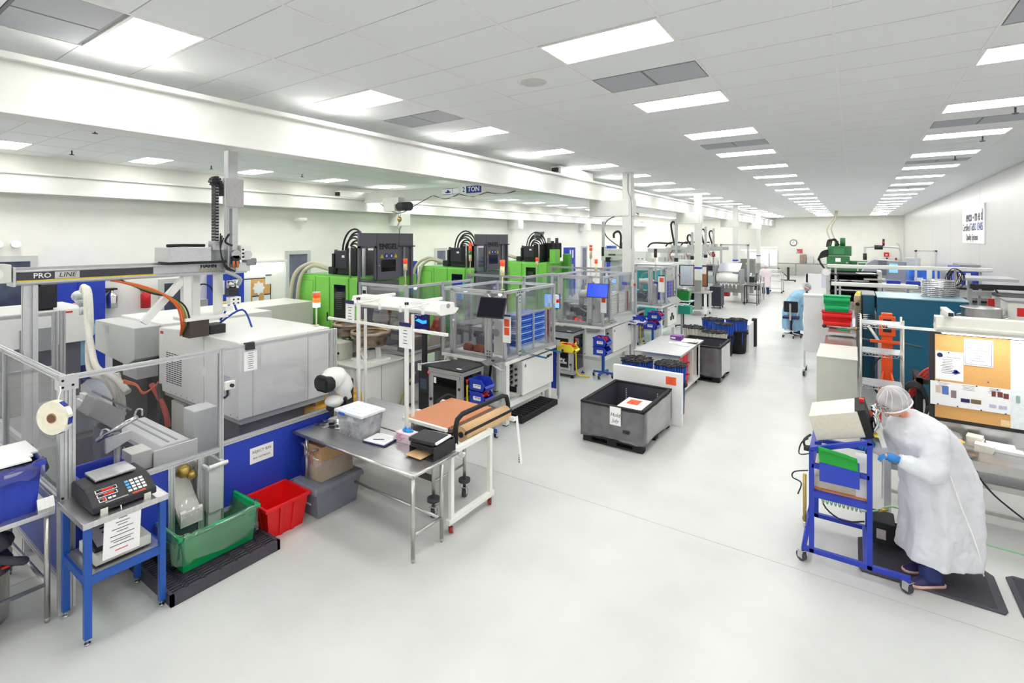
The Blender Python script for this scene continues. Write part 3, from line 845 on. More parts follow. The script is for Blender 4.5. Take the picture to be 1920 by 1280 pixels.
pb = T('moulding_machine', 'white guarded moulding machine in the middle of the cell behind the gantry beam', 'machine', (-9.6, 3.6, 0))
B().prism([(-10.43, 1.45), (-9.1, 1.37), (-8.8, 1.5), (-8.8, 1.96), (-10.43, 1.94)], 1, 3.0, 3.35).to('front_guard', lgrey, pb, .01)
B().box(-10.4, -8.75, 3.35, 5.1, 1.72, 1.98).to('top_guard', white, pb, .01)
bx(pb, 'side_plate', lgrey, -9.3, -8.78, 3.02, 3.3, 1.2, 1.42)
bx(pb, 'machine_bed', blackm, -10.3, -8.9, 3.2, 5.0, .2, 1.4)
bx(pb, 'plinth', dgrey, -10.4, -8.8, 3.1, 5.1, 0, .2)
B().cyl((-9.0, 3.7, 1.55), (-9.0, 5.0, 1.55), .06).cyl((-9.0, 3.7, 1.25), (-9.0, 5.0, 1.25), .06).to('tie_bar', chrome, pb)
B().box(-9.95, -9.82, 2.995, 3.0, 1.78, 1.9).box(-10.1, -9.95, 2.995, 3.0, 1.88, 1.9).to('warning_label', M('label_lilac', (196, 198, 214), .6), pb)
pc = T('moulding_machine', 'long white machine with grey service panel at the far left of the cell', 'machine', (-13.2, 2.4, 0))
bx(pc, 'guard', white, -14.1, -12.5, .9, 3.5, 1.28, 1.93, .012)
bx(pc, 'machine_bed', dgrey, -14.0, -12.6, 1.0, 3.4, .1, 1.28)
bx(pc, 'service_panel', grey, -12.52, -12.46, 2.5, 2.95, 1.2, 1.62)
bx(pc, 'plinth', blackm, -14.05, -12.55, .95, 3.45, 0, .1)
B().box(-12.5, -12.49, 3.05, 3.25, 1.86, 1.89).to('red_label', redm, pc)
mb = T('control_box', 'black boxed monitor on the far left white machine', 'monitor', (-12.8, 2.85, 1.93))
bx(mb, 'casing', black, -12.95, -12.6, 2.7, 3.05, 1.97, 2.42, .015)
B().box(-12.9, -12.65, 2.75, 3.0, 1.93, 1.97).to('foot', blackm, mb)
B().tube([(-12.6, 2.8, 2.4), (-12.55, 2.75, 2.55), (-12.5, 2.72, 2.2), (-12.5, 2.75, 1.95)], .02, 6, 4).to('cable', cable, mb)
pd_ = T('moulding_machine', 'low cream and blue machine in front of the fire extinguisher', 'machine', (-11.6, 6.0, 0))
bx(pd_, 'guard', cream, -12.4, -11.2, 5.2, 7.6, 1.15, 1.72, .01)
bx(pd_, 'blue_cover', blue, -12.5, -11.9, 4.2, 5.2, 1.3, 1.62, .01)
bx(pd_, 'machine_bed', dgrey, -12.4, -11.3, 4.3, 7.5, 0, 1.15)
bx(pd_, 'injector', grey, -12.1, -11.8, 5.0, 5.4, 1.62, 1.95, .01)
bx(pd_, 'yellow_switch', yellow, -11.5, -11.35, 5.5, 5.65, 1.72, 1.9, .01)
B().tube([(-12.0, 5.2, 1.9), (-12.0, 5.3, 2.25), (-11.9, 5.5, 2.2), (-11.8, 5.6, 1.8)], .02, 6, 4).to('hose', cable, pd_)

rbt = T('gantry_robot', 'grey linear gantry robot with PROLINE lettering and tall vertical arm', 'robot', (-7.2, 2.5, 0))
B().box(-7.3, -7.12, 1.38, 3.78, 2.83, 2.95).cyl((-7.14, 1.38, 2.835), (-7.14, 3.78, 2.835), .03, n=10).box(-7.28, -7.1, 1.38, 3.78, 2.945, 2.962).to('beam', alu, rbt, .004)
bx(rbt, 'black_stripe', M('stripe_dark', (62, 62, 72), .4), -7.119, -7.112, 1.40, 2.62, 2.86, 2.94)
bx(rbt, 'yellow_stripe', yellow, -7.119, -7.108, 1.40, 2.64, 2.845, 2.858)
bx(rbt, 'guide_rail', steelr, -7.26, -7.22, 1.38, 3.7, 2.962, 2.99)
txt(rbt, 'letters_pro', 'PRO', (-7.11, 1.60, 2.90), .075, paper, '+x', ext=.001, bold=.001)
bx(rbt, 'name_plate', lgrey, -7.113, -7.109, 1.70, 1.91, 2.862, 2.938)
txt(rbt, 'letters_line', 'LINE', (-7.107, 1.805, 2.90), .072, black, '+x', ext=.001, shear=.2)
txt(rbt, 'maker_letters', 'HAHN', (-7.11, 3.26, 2.925), .07, black, '+x', ext=.001, bold=.002)
txt(rbt, 'maker_letters', 'AUTOMATION', (-7.11, 3.27, 2.872), .04, M('yellow_print', (206, 196, 90), .6), '+x', ext=.001)
eb = bx(rbt, 'end_block', cream, -7.36, -7.08, 1.18, 1.36, 2.84, 3.03, .01)
B().cyl((-7.08, 1.24, 2.93), (-7.072, 1.24, 2.93), .06, n=18).to('round_cover', white, eb)
bx(rbt, 'end_plate', alu, -7.34, -7.08, 1.37, 1.39, 2.8, 3.0)
B().ext((-7.2, 1.52, 0), (-7.2, 1.52, 2.8), .11).to('support_post', alu, rbt)
B().box(-7.32, -7.08, 1.4, 1.64, 0, .02).to('post_foot', alu, rbt)
for y, x in ((3.02, -7.2), (3.22, -7.4), (3.42, -7.2)):
    B().box(x - .045, x + .045, y - .045, y + .045, 2.26, 2.84).to('support_column', white, rbt)
B().ob((-7.2, 2.8, 2.55), (.07, .08, .78), Matrix.Rotation(-.72, 3, 'X')).to('diagonal_strut', white, rbt)
bx(rbt, 'column_base', white, -7.45, -7.08, 2.97, 3.5, 2.22, 2.26, .005)
bx(rbt, 'riser_block', M('riser_brown', (70, 60, 58), .6), -7.3, -7.1, 3.02, 3.26, 2.0, 2.22)
bx(rbt, 'carriage_box', alu, -7.35, -6.95, 2.72, 3.22, 3.0, 3.18, .006)
bx(rbt, 'carriage_rail', black, -7.3, -7.0, 2.74, 3.45, 2.965, 3.0)
bx(rbt, 'carriage_plate', alud, -7.3, -6.98, 3.2, 3.4, 3.0, 3.15)
B().tube([(-7.2, 2.8, 3.2), (-7.2, 3.0, 3.205), (-7.2, 3.25, 3.2)], .02, 8).to('belt_hose', black, rbt)
va = bx(rbt, 'vertical_arm', alu, -7.08, -6.96, 3.44, 3.57, 2.86, 4.48, .006)
bx(va, 'arm_groove', alud, -6.962, -6.955, 3.455, 3.49, 2.9, 3.7)
bx(va, 'arm_top_switch', cream, -7.05, -6.98, 3.57, 3.61, 4.36, 4.47, .005)
bx(rbt, 'arm_cover_plate', M('cover_alu', (200, 196, 198), .5, .2), -6.95, -6.93, 3.4, 3.63, 3.72, 4.1)
bx(rbt, 'arm_cover_side', white, -7.0, -6.94, 3.385, 3.4, 3.72, 4.1)
ch = B()
cpts = [(3.30, z) for z in [3.25 + .04 * i for i in range(20)]]
cpts += [(3.33 + .045 * math.cos(t) - .03, 4.03 + .07 * math.sin(t)) for t in [PI - PI * k / 6 for k in range(7)]]
cpts += [(3.375, 3.98 - .04 * k) for k in range(4)]
for i in range(len(cpts) - 1):
    (ya, za), (yb_, zb) = cpts[i], cpts[i + 1]
    L = math.hypot(yb_ - ya, zb - za)
    ch.ob((-7.02, (ya + yb_) / 2, (za + zb) / 2), (.11, .045, L * .92), Matrix.Rotation(math.atan2(-(yb_ - ya), zb - za), 3, 'X'))
cc = ch.to('cable_chain', black, rbt)
pe = B()
for i in range(18):
    for k in (-1, 0, 1): pe.box(-6.966, -6.963, 3.3 + k * .013 - .004, 3.3 + k * .013 + .004, 3.28 + i * .04, 3.288 + i * .04)
pe.to('chain_pins', paper, cc)
bx(rbt, 'chain_bracket', alu, -7.08, -6.95, 3.24, 3.38, 3.14, 3.26, .004)
bx(rbt, 'wrist_plate', white, -7.0, -6.9, 3.58, 3.72, 3.0, 3.2, .01)
B().cyl((-6.9, 3.67, 3.07), (-6.885, 3.67, 3.07), .055, n=18).to('wrist_disc', lgrey, rbt)
b_ = B()
for z in (3.04, 3.09, 3.14): b_.cyl((-6.9, 3.605, z), (-6.893, 3.605, z), .014, n=10)
b_.to('wrist_holes', blackm, rbt)
bx(rbt, 'drive_motor', alud, -7.05, -6.9, 3.66, 3.8, 2.92, 3.02, .015)
bx(rbt, 'drive_box', lgrey, -7.1, -6.92, 3.52, 3.72, 2.84, 2.96, .008)
B().cyl((-6.98, 3.52, 3.08), (-6.9, 3.52, 3.08), .06, n=14).to('gauge', chrome, rbt)
bx(rbt, 'valve_block', black, -6.98, -6.9, 3.47, 3.56, 2.95, 3.06)
B().cyl((-6.9, 3.48, 2.9), (-6.9, 3.48, 2.99), .018, n=8).cyl((-6.9, 3.53, 2.9), (-6.9, 3.53, 2.99), .018, n=8).to('valve_plug', copper, rbt)
hs = B()
for k in range(3):
    hs.tube([(-6.92, 3.36 - .02 * k, 3.3 + .03 * k), (-6.88, 3.3, 3.15), (-6.88, 3.36, 2.95 - .02 * k), (-6.9, 3.5, 2.85)], .009, 6, 5)
hs.tube([(-6.9, 3.42, 3.35), (-6.88, 3.36, 3.25), (-6.9, 3.46, 3.2)], .015, 6, 4)
hs.to('wrist_hoses', cable, rbt)
B().tube([(-6.9, 3.36, 2.86), (-6.88, 3.48, 2.8), (-6.88, 3.56, 2.74), (-6.95, 3.57, 2.66)], .024, 8, 5).to('grey_conduit', M('conduit', (176, 178, 184), .5), rbt)
B().cyl((-7.0, 3.5, 2.62), (-7.0, 3.5, 2.72), .06, n=14).to('gripper_flange', chrome, rbt)
bx(rbt, 'gripper_motor', black, -7.06, -6.93, 3.44, 3.57, 2.52, 2.62, .01)
gp = bx(rbt, 'gripper', white, -7.04, -6.92, 3.45, 3.59, 2.4, 2.5, .006)
B().cyl((-6.92, 3.49, 2.47), (-6.913, 3.49, 2.47), .012, n=8).cyl((-6.92, 3.55, 2.47), (-6.913, 3.55, 2.47), .012, n=8).cyl((-6.92, 3.49, 2.42), (-6.913, 3.49, 2.42), .012, n=8).cyl((-6.92, 3.55, 2.42), (-6.913, 3.55, 2.42), .012, n=8).to('gripper_holes', blackm, gp)
bx(rbt, 'gripper_finger', white, -7.03, -6.95, 3.4, 3.5, 2.32, 2.38, .006)
for n, (m, o) in enumerate(((cabler, 0), (cabler, .03), (M('cable_green', (120, 160, 60), .5), .055), (cable, .09))):
    B().tube([(-7.15, 2.2 + o, 2.81), (-7.12, 2.5 + o, 2.72 - o), (-7.1, 2.72 + o, 2.6 - .5 * o), (-7.1, 2.88 + o, 2.42), (-7.15, 2.95 + o, 2.2), (-7.3, 3.0, 2.02)], .014 if n < 2 else .011, 6, 5).to('cable_bundle', m, rbt)
B().tube([(-7.3, 3.5, 2.15), (-7.2, 3.6, 2.4), (-7.1, 3.62, 2.3)], .014, 6, 5).tube([(-7.35, 3.5, 2.1), (-7.2, 3.75, 2.28), (-7.0, 3.78, 2.05)], .014, 6, 5).to('blue_hose', cableb, rbt)
bx(rbt, 'cell_base_block', black, -7.4, -7.15, 3.3, 3.5, 2.0, 2.12)

wh = T('white_hoses', 'two thick white hoses looping down into the machine cell', 'hose', (-8.4, 2.6, .6))
p0 = [at(154, 548, 8.2), at(157, 537, 8.2), at(162, 550, 8.1), at(164, 600, 7.9), at(171, 650, 7.6), at(182, 690, 7.3), at(215, 708, 7.1), at(240, 735, 7)]
p1 = [p + Vector((.05, .02, -.02)) for p in p0[:4]] + [at(166, 660, 7.7), at(172, 700, 7.5), at(200, 712, 7.3), at(228, 760, 7.2)]
B().tube(p0, .045, 10, 5).to('hose', hose, wh)
B().tube(p1, .045, 10, 5).to('hose', hose, wh)
B().ball(at(149, 555, 8.4), .11, 10, (1, 1, .9)).cyl(at(149, 556, 8.4), at(155, 575, 8.4), .1, .04).cyl(at(155, 575, 8.4), at(156, 590, 8.4), .05).to('vacuum_hopper', alu, wh)

# equipment seen through the near fence panes
cv = T('parts_conveyor', 'grey flat parts conveyor with angled guide behind the near fence pane', 'conveyor', (-6.5, 2.4, 0))
B().prism([(2.22, .82), (2.60, .82), (2.60, 1.06), (2.54, 1.12), (2.28, 1.12), (2.22, 1.06)], 0, -7.15, -5.98).to('conveyor_body', lgrey, cv, .008)
B().box(-7.1, -6.05, 2.36, 2.38, 1.118, 1.126).box(-7.1, -6.05, 2.44, 2.46, 1.118, 1.126).to('top_groove', grey, cv)
bx(cv, 'end_plate', white, -5.98, -5.96, 2.20, 2.62, .80, 1.1, .004)
bx(cv, 'drive_box', cream, -6.25, -6.0, 2.02, 2.2, .93, 1.12, .006)
bx(cv, 'side_wall', dgrey, -7.1, -6.3, 2.17, 2.21, .75, 1.08)
for i in range(3):
    for j in range(4): B().cyl((-6.95 + j * .11, 2.17, .82 + i * .085), (-6.95 + j * .11, 2.16, .82 + i * .085), .016, n=8).to('guide_stud', chrome, cv)
bx(cv, 'lower_deck', grey, -7.1, -6.05, 2.2, 2.6, .35, .4)
for x, y in ((-7.1, 2.25), (-6.05, 2.25), (-7.1, 2.57), (-6.05, 2.57)): B().box(x - .03, x + .03, y - .03, y + .03, 0, .82).to('leg', alu, cv)
fl_ = T('flip_chute', 'dark grey tilted metal chute hood inside the fence', 'chute', (-6.6, 1.95, 0))
B().prism([(1.80, 1.48), (1.88, 1.64), (2.14, 1.42), (2.06, 1.24)], 0, -6.78, -6.46).to('hood', M('hood_grey', (150, 150, 150), .4, .3), fl_, .01)
B().ob((-6.62, 2.05, 1.545), (.3, .34, .02), Matrix.Rotation(-.70, 3, 'X')).to('hood_lid', M('hood_lid', (110, 110, 112), .4, .3), fl_)
bx(fl_, 'pedestal', dgrey, -6.74, -6.5, 1.92, 2.1, 0, 1.3)
rn = T('runner_clamp', 'chrome runner clamp arm on a stand inside the fence', 'clamp', (-6.1, 1.9, .4))
B().tube([(-6.06, 1.76, 1.34), (-5.97, 1.87, 1.42), (-5.86, 2.02, 1.53)], .024, 8).to('clamp_arm', chrome, rn)
B().tube([(-6.04, 1.78, 1.37), (-6.04, 1.8, 1.43), (-6.0, 1.83, 1.43), (-5.99, 1.83, 1.38)], .01, 8, 4).tube([(-5.87, 2.0, 1.54), (-5.86, 2.02, 1.6), (-5.83, 2.05, 1.6), (-5.83, 2.05, 1.54)], .01, 8, 4).to('clamp_ring', chrome, rn)
B().cyl((-6.0, 1.9, 0), (-6.0, 1.9, 1.38), .025).to('stand', alud, rn)
B().prism([(1.8, 1.22), (2.0, 1.3), (2.0, 1.38), (1.8, 1.36)], 0, -5.99, -5.95).to('clamp_plate', alu, rn)
bbn = open_bin('bin', 'blue parts bin inside the fence behind the scale', 'bin', bluebin, -6.16, 1.82, .72, .24, .2, .3, .85)
bx(bbn, 'bin_stand', grey, -6.3, -6.02, 1.7, 1.94, 0, .72)
oc = T('wiring_harness', 'orange and white cable bundle hanging between the guarded machines', 'cables', (-8.2, 3.1, .8))
for k in range(4):
    B().tube([at(232, 712 + k * 2, 6.9), at(255, 720 + k, 6.8), at(268, 735 + k, 6.75), at(285, 728, 6.7), at(297, 715, 6.7)], .008, 6, 5).to('orange_cable', cabler, oc)
for k in range(3):
    B().tube([at(205 + 8 * k, 700, 7.2), at(212 + 7 * k, 725, 7.1), at(222 + 5 * k, 760, 7.1), at(226, 765 + 20 * k, 7.1)], .03, 8, 5).to('white_hose', hose, oc)
for k in range(2):
    B().tube([at(298 - k * 14, 720, 6.9), at(300 + k * 8, 765, 6.8), at(290 + k * 25, 800, 6.8)], .035, 8, 5).to('black_trunk', cable if k == 0 else M('trunk_red', (170, 66, 50), .6), oc)
cu = T('dark_machine_base', 'dark charcoal machine bed crossing the cell behind the blue bin', 'machine', (-8, 2.2, 0))
bx(cu, 'bed', dgrey, -9.6, -7.9, 1.75, 2.7, 0, .82, .01)
bx(cu, 'rail', alu, -9.6, -7.85, 1.7, 1.74, .78, .84)
bx(cu, 'cylinder_block', grey, -8.8, -8.1, 1.9, 2.4, .82, 1.15, .02)
rk = B()
for k in range(7): rk.box(-8.2 + k * .07, -8.16 + k * .07, 2.2, 2.25, 1.24, 1.32)
rk.box(-8.25, -7.72, 2.18, 2.27, 1.15, 1.24)
rk.to('manifold', white, cu)
ib = T('inner_fence', 'aluminium framed inner fence with panes at the far left of the cell', 'fence', (-9.3, 1.9, 0))
for y in (.6, 2.2, 2.28): B().ext((-9.2, y, 0), (-9.2, y, 2.28), .06).to('post', alu, ib)
B().ext((-9.2, .6, 2.25), (-9.2, 2.2, 2.25), .05).to('rail', alu, ib)
B().ext((-9.2, .6, 1.5), (-9.2, 2.2, 1.5), .05).to('rail', alu, ib)
bx(ib, 'pane', pane, -9.204, -9.196, .63, 2.17, 1.52, 2.23)
# chutes in the lower fence bay
c1 = T('part_chute', 'steel discharge chute with a clear bag in the fence opening', 'chute', (-5.7, 2.41, .1))
B().prism([(-6.0, .78), (-5.62, .42), (-5.62, .36), (-6.0, .72)], 1, 2.31, 2.52).prism([(-5.64, .42), (-5.62, .42), (-5.62, .5), (-5.64, .52)], 1, 2.31, 2.52).to('chute_tray', cream, c1)
B().box(-5.9, -5.75, 2.31, 2.52, .1, .36).to('chute_bracket', dgrey, c1)
B().add([(-5.72, 2.33, .58), (-5.6, 2.32, .4), (-5.6, 2.52, .42), (-5.74, 2.5, .62), (-5.66, 2.42, .64)], [(0, 1, 4), (1, 2, 4), (2, 3, 4), (3, 0, 4)], True).to('clear_bag', film, c1)
B().ball((-5.82, 2.42, .85), .07, 10).ball((-5.78, 2.48, .8), .05, 8).to('amber_valve', gold, c1)
c2 = open_bin('bin', 'white plastic bin hooked in the fence opening beside the blue panel', 'bin', lgrey, -5.8, 2.66, .38, .17, .075, .5, .92)
B().cyl((-5.6, 2.57, .885), (-5.6, 2.76, .885), .02, n=10).to('rolled_lip', white, c2)
bx(c2, 'lower_box', lgrey, -5.92, -5.68, 2.6, 2.73, .02, .38, .005)
# ================================================================ steel work table and what stands on it
wt = T('steel_table', 'long stainless work table with tubular legs and cross bars, in front of the fence', 'table', (-4.7, 3.95, 0))
bx(wt, 'tabletop', steel, -5.71, -3.65, 3.60, 4.29, .895, .92, .006)
B().cyl((-5.71, 3.60, .905), (-3.645, 3.60, .905), .018, n=10).cyl((-3.645, 3.60, .905), (-3.645, 4.29, .905), .016, n=10).to('rolled_edge', steelr, wt)
for x, y in ((-3.70, 3.65), (-3.70, 4.08), (-5.5, 3.65), (-5.5, 4.12)):
    l = B().cyl((x, y, .04), (x, y, .9), .021, n=12).to('leg', steelr, wt)
    B().cyl((x, y, 0), (x, y, .04), .013, .02, n=10).to('foot', steelr, l)
B().cyl((-3.70, 3.65, .27), (-3.70, 4.08, .27), .016, n=10).to('stretcher', steelr, wt)
B().cyl((-5.5, 3.65, .27), (-5.5, 4.12, .27), .016, n=10).to('stretcher', steelr, wt)
B().cyl((-5.5, 4.1, .25), (-3.70, 4.08, .25), .016, n=10).to('stretcher', steelr, wt)

mv = T('stereo_viewer', 'white and black stereo inspection viewer at the fence end of the steel table', 'microscope', (-5.55, 4.16, .92))
B().frus((-5.55, 4.16, .92), (.13, .11), (-5.55, 4.16, .95), (.11, .09)).to('base', white, mv, .01)
B().tube([(-5.53, 4.2, .95), (-5.53, 4.21, 1.1), (-5.54, 4.2, 1.22)], .05, 12, 3, rs=[.075, .05, .055]).to('stand', black, mv)
B().tube([(-5.50, 4.22, 1.2), (-5.52, 4.17, 1.42), (-5.53, 4.06, 1.5), (-5.53, 3.95, 1.46)], .12, 16, 5, rs=[.075, .12, .14, .125]).to('head', white, mv)
B().ball((-5.53, 4.06, 1.2), .12, 14, (1, 1, .6)).to('lower_head', white, mv)
B().prism([(-5.68, 1.42), (-5.62, 1.36), (-5.44, 1.36), (-5.38, 1.42), (-5.38, 1.5), (-5.44, 1.56), (-5.62, 1.56), (-5.68, 1.5)], 1, 3.86, 3.98).to('eyepiece_hood', blackm, mv, .02)
bx(mv, 'viewing_lens', black, -5.64, -5.42, 3.852, 3.862, 1.4, 1.52)
B().ball((-5.53, 4.0, 1.14), .055, 10).cyl((-5.53, 4.02, 1.02), (-5.53, 4.02, 1.1), .028).to('objective', black, mv)
B().box(-5.49, -5.45, 4.18, 4.3, 1.0, 1.45).ball((-5.44, 4.16, 1.22), .03, 8).to('focus_column', black, mv, .01)
bg = T('plastic_bags', 'loose clear plastic bags beside the stereo viewer', 'bag', (-5.5, 3.95, .92))
for k in range(4):
    x, y = -5.62 + k * .13, 3.9 + (k % 2) * .08
    n = 6
    vs, fs = [], []
    for i in range(n + 1):
        for j in range(n + 1):
            vs.append((x + .28 * i / n - .1, y + .2 * j / n - .05, .925 + .012 * k + .014 * math.sin(i * 2.1 + k) * math.cos(j * 1.7 + k) + .012))
    for i in range(n):
        for j in range(n): fs.append((i * (n + 1) + j, (i + 1) * (n + 1) + j, (i + 1) * (n + 1) + j + 1, i * (n + 1) + j + 1))
    B().add(vs, fs, True).to('clear_bag', film, bg)
tb = T('storage_tub', 'clear storage tub with white lid and blue latch on the steel table', 'tub', (-4.97, 4.03, .92))
b = B()
cx, cy, hx, hy, z0, z1 = -4.98, 4.02, .235, .16, .921, 1.19
b.add([(cx + sx * hx * k, cy + sy * hy * k, z) for z, k in ((z0, .86), (z1, 1)) for sx, sy in ((-1, -1), (1, -1), (1, 1), (-1, 1))], [(0, 1, 2, 3)] + [(i, (i + 1) % 4, 4 + (i + 1) % 4, 4 + i) for i in range(4)])
b.to('tub_walls', milky, tb)
B().box(cx - hx - .02, cx + hx + .02, cy - hy - .02, cy + hy + .02, 1.19, 1.222).box(cx - hx + .03, cx + hx - .03, cy - hy + .03, cy + hy - .03, 1.222, 1.232).to('lid', M('lid_white', (240, 242, 248), .4), tb, .012)
B().box(cx - hx - .03, cx - hx + .0, cy - .05, cy + .05, 1.16, 1.215).box(cx - .16, cx - .06, cy - hy - .03, cy - hy - .018, 1.175, 1.205).to('latch', M('latch_blue', (40, 110, 200), .4), tb)
rnd = random.Random(3)
b = B()
for k in range(90):
    b.ob((cx + (rnd.random() - .5) * .36, cy + (rnd.random() - .5) * .24, .935 + rnd.random() * .07), (.03, .018, .008), Matrix.Rotation(rnd.random() * 3, 3, 'Z') @ Matrix.Rotation(rnd.random() * 3, 3, 'X'))
b.to('clear_parts', M('part_white', (226, 228, 232), .4), tb, kind='stuff')
B().lathe([(.07, 0), (.075, .003), (.08, 0)], (cx, cy, 1.232), 20).to('lid_emboss', M('emboss', (216, 218, 224), .5), tb)
cbd = T('clipboard', 'navy clipboard with white forms and a pen on the steel table', 'clipboard', (-4.58, 4.0, .92))
R = Matrix.Rotation(.12, 3, 'Z')
B().ob((-4.58, 4.0, .93), (.33, .25, .012), R).to('board', navy, cbd)
B().ob((-4.59, 4.005, .94), (.31, .24, .008), R).ob((-4.57, 4.015, .946), (.27, .23, .004), Matrix.Rotation(.05, 3, 'Z')).to('forms', paper, cbd)
B().ob((-4.44, 4.13, .955), (.09, .1, .012), Matrix.Rotation(.7, 3, 'Z')).ob((-4.42, 4.16, .968), (.05, .06, .02), Matrix.Rotation(.7, 3, 'Z')).to('clip', chrome, cbd)
B().cyl((-4.63, 3.93, .953), (-4.52, 4.0, .953), .004, n=6).to('pen', black, cbd)
b = B()
for k in range(7): b.ob((-4.66 + k * .03, 4.03, .9485), (.004, .16, .0006), R)
b.to('print_lines', ink, cbd)
gx = T('glove_box', 'pink and white carton with blue gloves poking out on the steel table', 'box', (-4.33, 4.17, .92))
bx(gx, 'carton', M('carton_pink', (240, 216, 230), .6), -4.44, -4.21, 4.10, 4.24, .92, 1.035, .004)
b = B()
for k in range(5): b.box(-4.42, -4.40 + .03 * (k % 3) + .05, 4.098, 4.1, .94 + k * .018, .946 + k * .018)
b.box(-4.212, -4.209, 4.12, 4.2, .95, .99).to('carton_print', M('print_pink', (200, 90, 140), .6), gx)
b = B()
for k in range(5): b.ball((-4.37 + k * .025, 4.17 + .012 * (-1) ** k, 1.045 + .008 * (k % 2)), .03, 8, (1, 1, .7))
b.tube([(-4.34, 4.17, 1.05), (-4.33, 4.15, 1.09)], .012, 6).tube([(-4.3, 4.17, 1.05), (-4.28, 4.18, 1.085)], .011, 6)
b.to('gloves', M('nitrile', (40, 150, 222), .45), gx)
ft = T('file_tray', 'black desk tray holding binders at the aisle end of the steel table', 'tray', (-3.88, 4.1, .92))
B().box(-4.06, -3.69, 3.93, 4.3, .925, .935).box(-4.06, -4.05, 3.95, 4.3, .935, 1.01).box(-3.70, -3.69, 3.95, 4.3, .935, 1.06).box(-4.06, -3.69, 4.29, 4.3, .935, 1.06).box(-4.05, -3.70, 3.96, 4.29, 1.0, 1.008).to('tray', black, ft)
B().ob((-3.93, 3.97, .94), (.24, .2, .006)).to('kraft_folder', kraft, ft)
B().ob((-3.88, 4.1, 1.03), (.33, .3, .045)).to('lower_binder', blackm, ft, .006)
B().ob((-3.90, 4.09, 1.085), (.34, .28, .04), Matrix.Rotation(.1, 3, 'Z')).to('upper_binder', black, ft, .006)
B().ob((-3.84, 4.12, 1.085), (.26, .27, .022), Matrix.Rotation(.1, 3, 'Z')).to('binder_pages', paper, ft)
B().box(-4.0, -3.9, 3.95, 3.955, 1.07, 1.1).to('spine_sleeve', M('sleeve', (130, 132, 140), .25), ft)

def caster(root, x, y, mat=black, r=.05, z=0, rz=0.0):
    """swivel caster touching the floor: fork plus wheel under it"""
    c = B().box(x - .035, x + .035, y - .035, y + .035, z + 2 * r + .012, z + 2 * r + .02).box(x - .03, x - .024, y - .022, y + .035, z + r * .7, z + 2 * r + .012).box(x + .024, x + .03, y - .022, y + .035, z + r * .7, z + 2 * r + .012).rot((x, y, 0), rz).to('caster_fork', chrome, root)
    B().cyl((x - .02, y + .012, z + r), (x + .02, y + .012, z + r), r, n=18).rot((x, y, 0), rz).to('wheel', mat, c)
    return c
kt = T('steel_cart', 'long stainless cart on bumper casters behind the steel work table', 'cart', (-5.0, 4.7, 0))
bx(kt, 'tabletop', steel, -6.05, -4.06, 4.36, 5.12, .86, .88, .004)
B().box(-6.05, -4.06, 4.345, 4.36, .84, .9).to('front_edge', steelr, kt)
for x, y in ((-4.1, 4.38), (-4.1, 4.95), (-6.0, 4.38), (-6.0, 4.95)):
    l = B().cyl((x, y, .14), (x, y, .86), .022, n=12).to('leg', steelr, kt)
    B().cyl((x, y, .2), (x, y, .235), .075, n=20).to('bumper_disc', rubber, l)
    caster(kt, x, y, rubber, .058, 0, .3)
bx(kt, 'lower_rail', M('dark_steel', (96, 90, 86), .4, .6), -6.0, -4.1, 4.37, 4.39, .42, .49)
B().cyl((-4.1, 4.38, .42), (-4.1, 4.95, .42), .014, n=8).cyl((-6.0, 4.38, .42), (-6.0, 4.95, .42), .014, n=8).to('side_rail', steelr, kt)
pk = T('packing_frame', 'white steel stand on red casters at the aisle end of the packing area', 'stand', (-3.72, 4.65, 0))
for y in (4.26, 4.98):
    bx(pk, 'upright', white, -3.745, -3.695, y - .025, y + .025, .13, .93, .004)
    caster(pk, -3.72, y, M('wheel_red', (176, 40, 40), .5), .045, 0, .5)
bx(pk, 'bottom_bar', white, -3.75, -3.69, 4.2, 5.04, .11, .17, .004)
bx(pk, 'top_bar', white, -3.75, -3.69, 4.24, 5.0, .88, .935, .004)
B().box(-5.0, -3.7, 4.98, 5.03, .88, .93).box(-5.0, -3.7, 5.48, 5.53, .88, .93).box(-4.9, -4.86, 4.98, 5.5, .1, .9).to('bench_rails', white, pk)
bm_ = T('cutting_mat', 'brown board edged in white on the packing bench', 'mat', (-4.4, 5.05, .94))
bx(bm_, 'board', matbrown, -4.78, -4.06, 4.58, 5.48, .985, 1.005, .003)
bx(bm_, 'board_tray', M('tray_dark', (110, 84, 74), .5), -4.78, -4.02, 4.6, 5.48, .94, .985)
bx(bm_, 'white_edge', white, -4.80, -4.05, 4.54, 4.58, .96, 1.0, .003)
rd = T('paper_cutter', 'kraft paper roll in a black cutter frame beside the brown board', 'cutter', (-3.86, 5.0, .94))
B().cyl((-3.86, 4.6, .96), (-3.86, 5.52, .96), .095, n=24).to('kraft_roll', kraft, rd)
B().cyl((-3.86, 4.585, .96), (-3.86, 4.6, .96), .035, n=14).cyl((-3.86, 5.52, .96), (-3.86, 5.56, .96), .03, n=14).to('roll_core', black, rd)
B().tube([(-3.86, 4.5, .86), (-3.86, 4.5, 1.08), (-3.86, 4.53, 1.16), (-3.86, 4.62, 1.2), (-3.86, 5.45, 1.2), (-3.86, 5.54, 1.17), (-3.86, 5.58, 1.06), (-3.86, 5.58, .94)], .03, 8).to('cutter_frame', blackm, rd)
B().tube([(-4.75, 5.52, 1.0), (-4.8, 5.4, 1.06), (-4.82, 5.2, 1.0)], .02, 8, 3).to('rear_bracket', blackm, rd)
B().ob((-3.77, 5.05, 1.0), (.02, .96, .04), Matrix.Rotation(.5, 3, 'Y')).to('cutter_blade', blackm, rd)
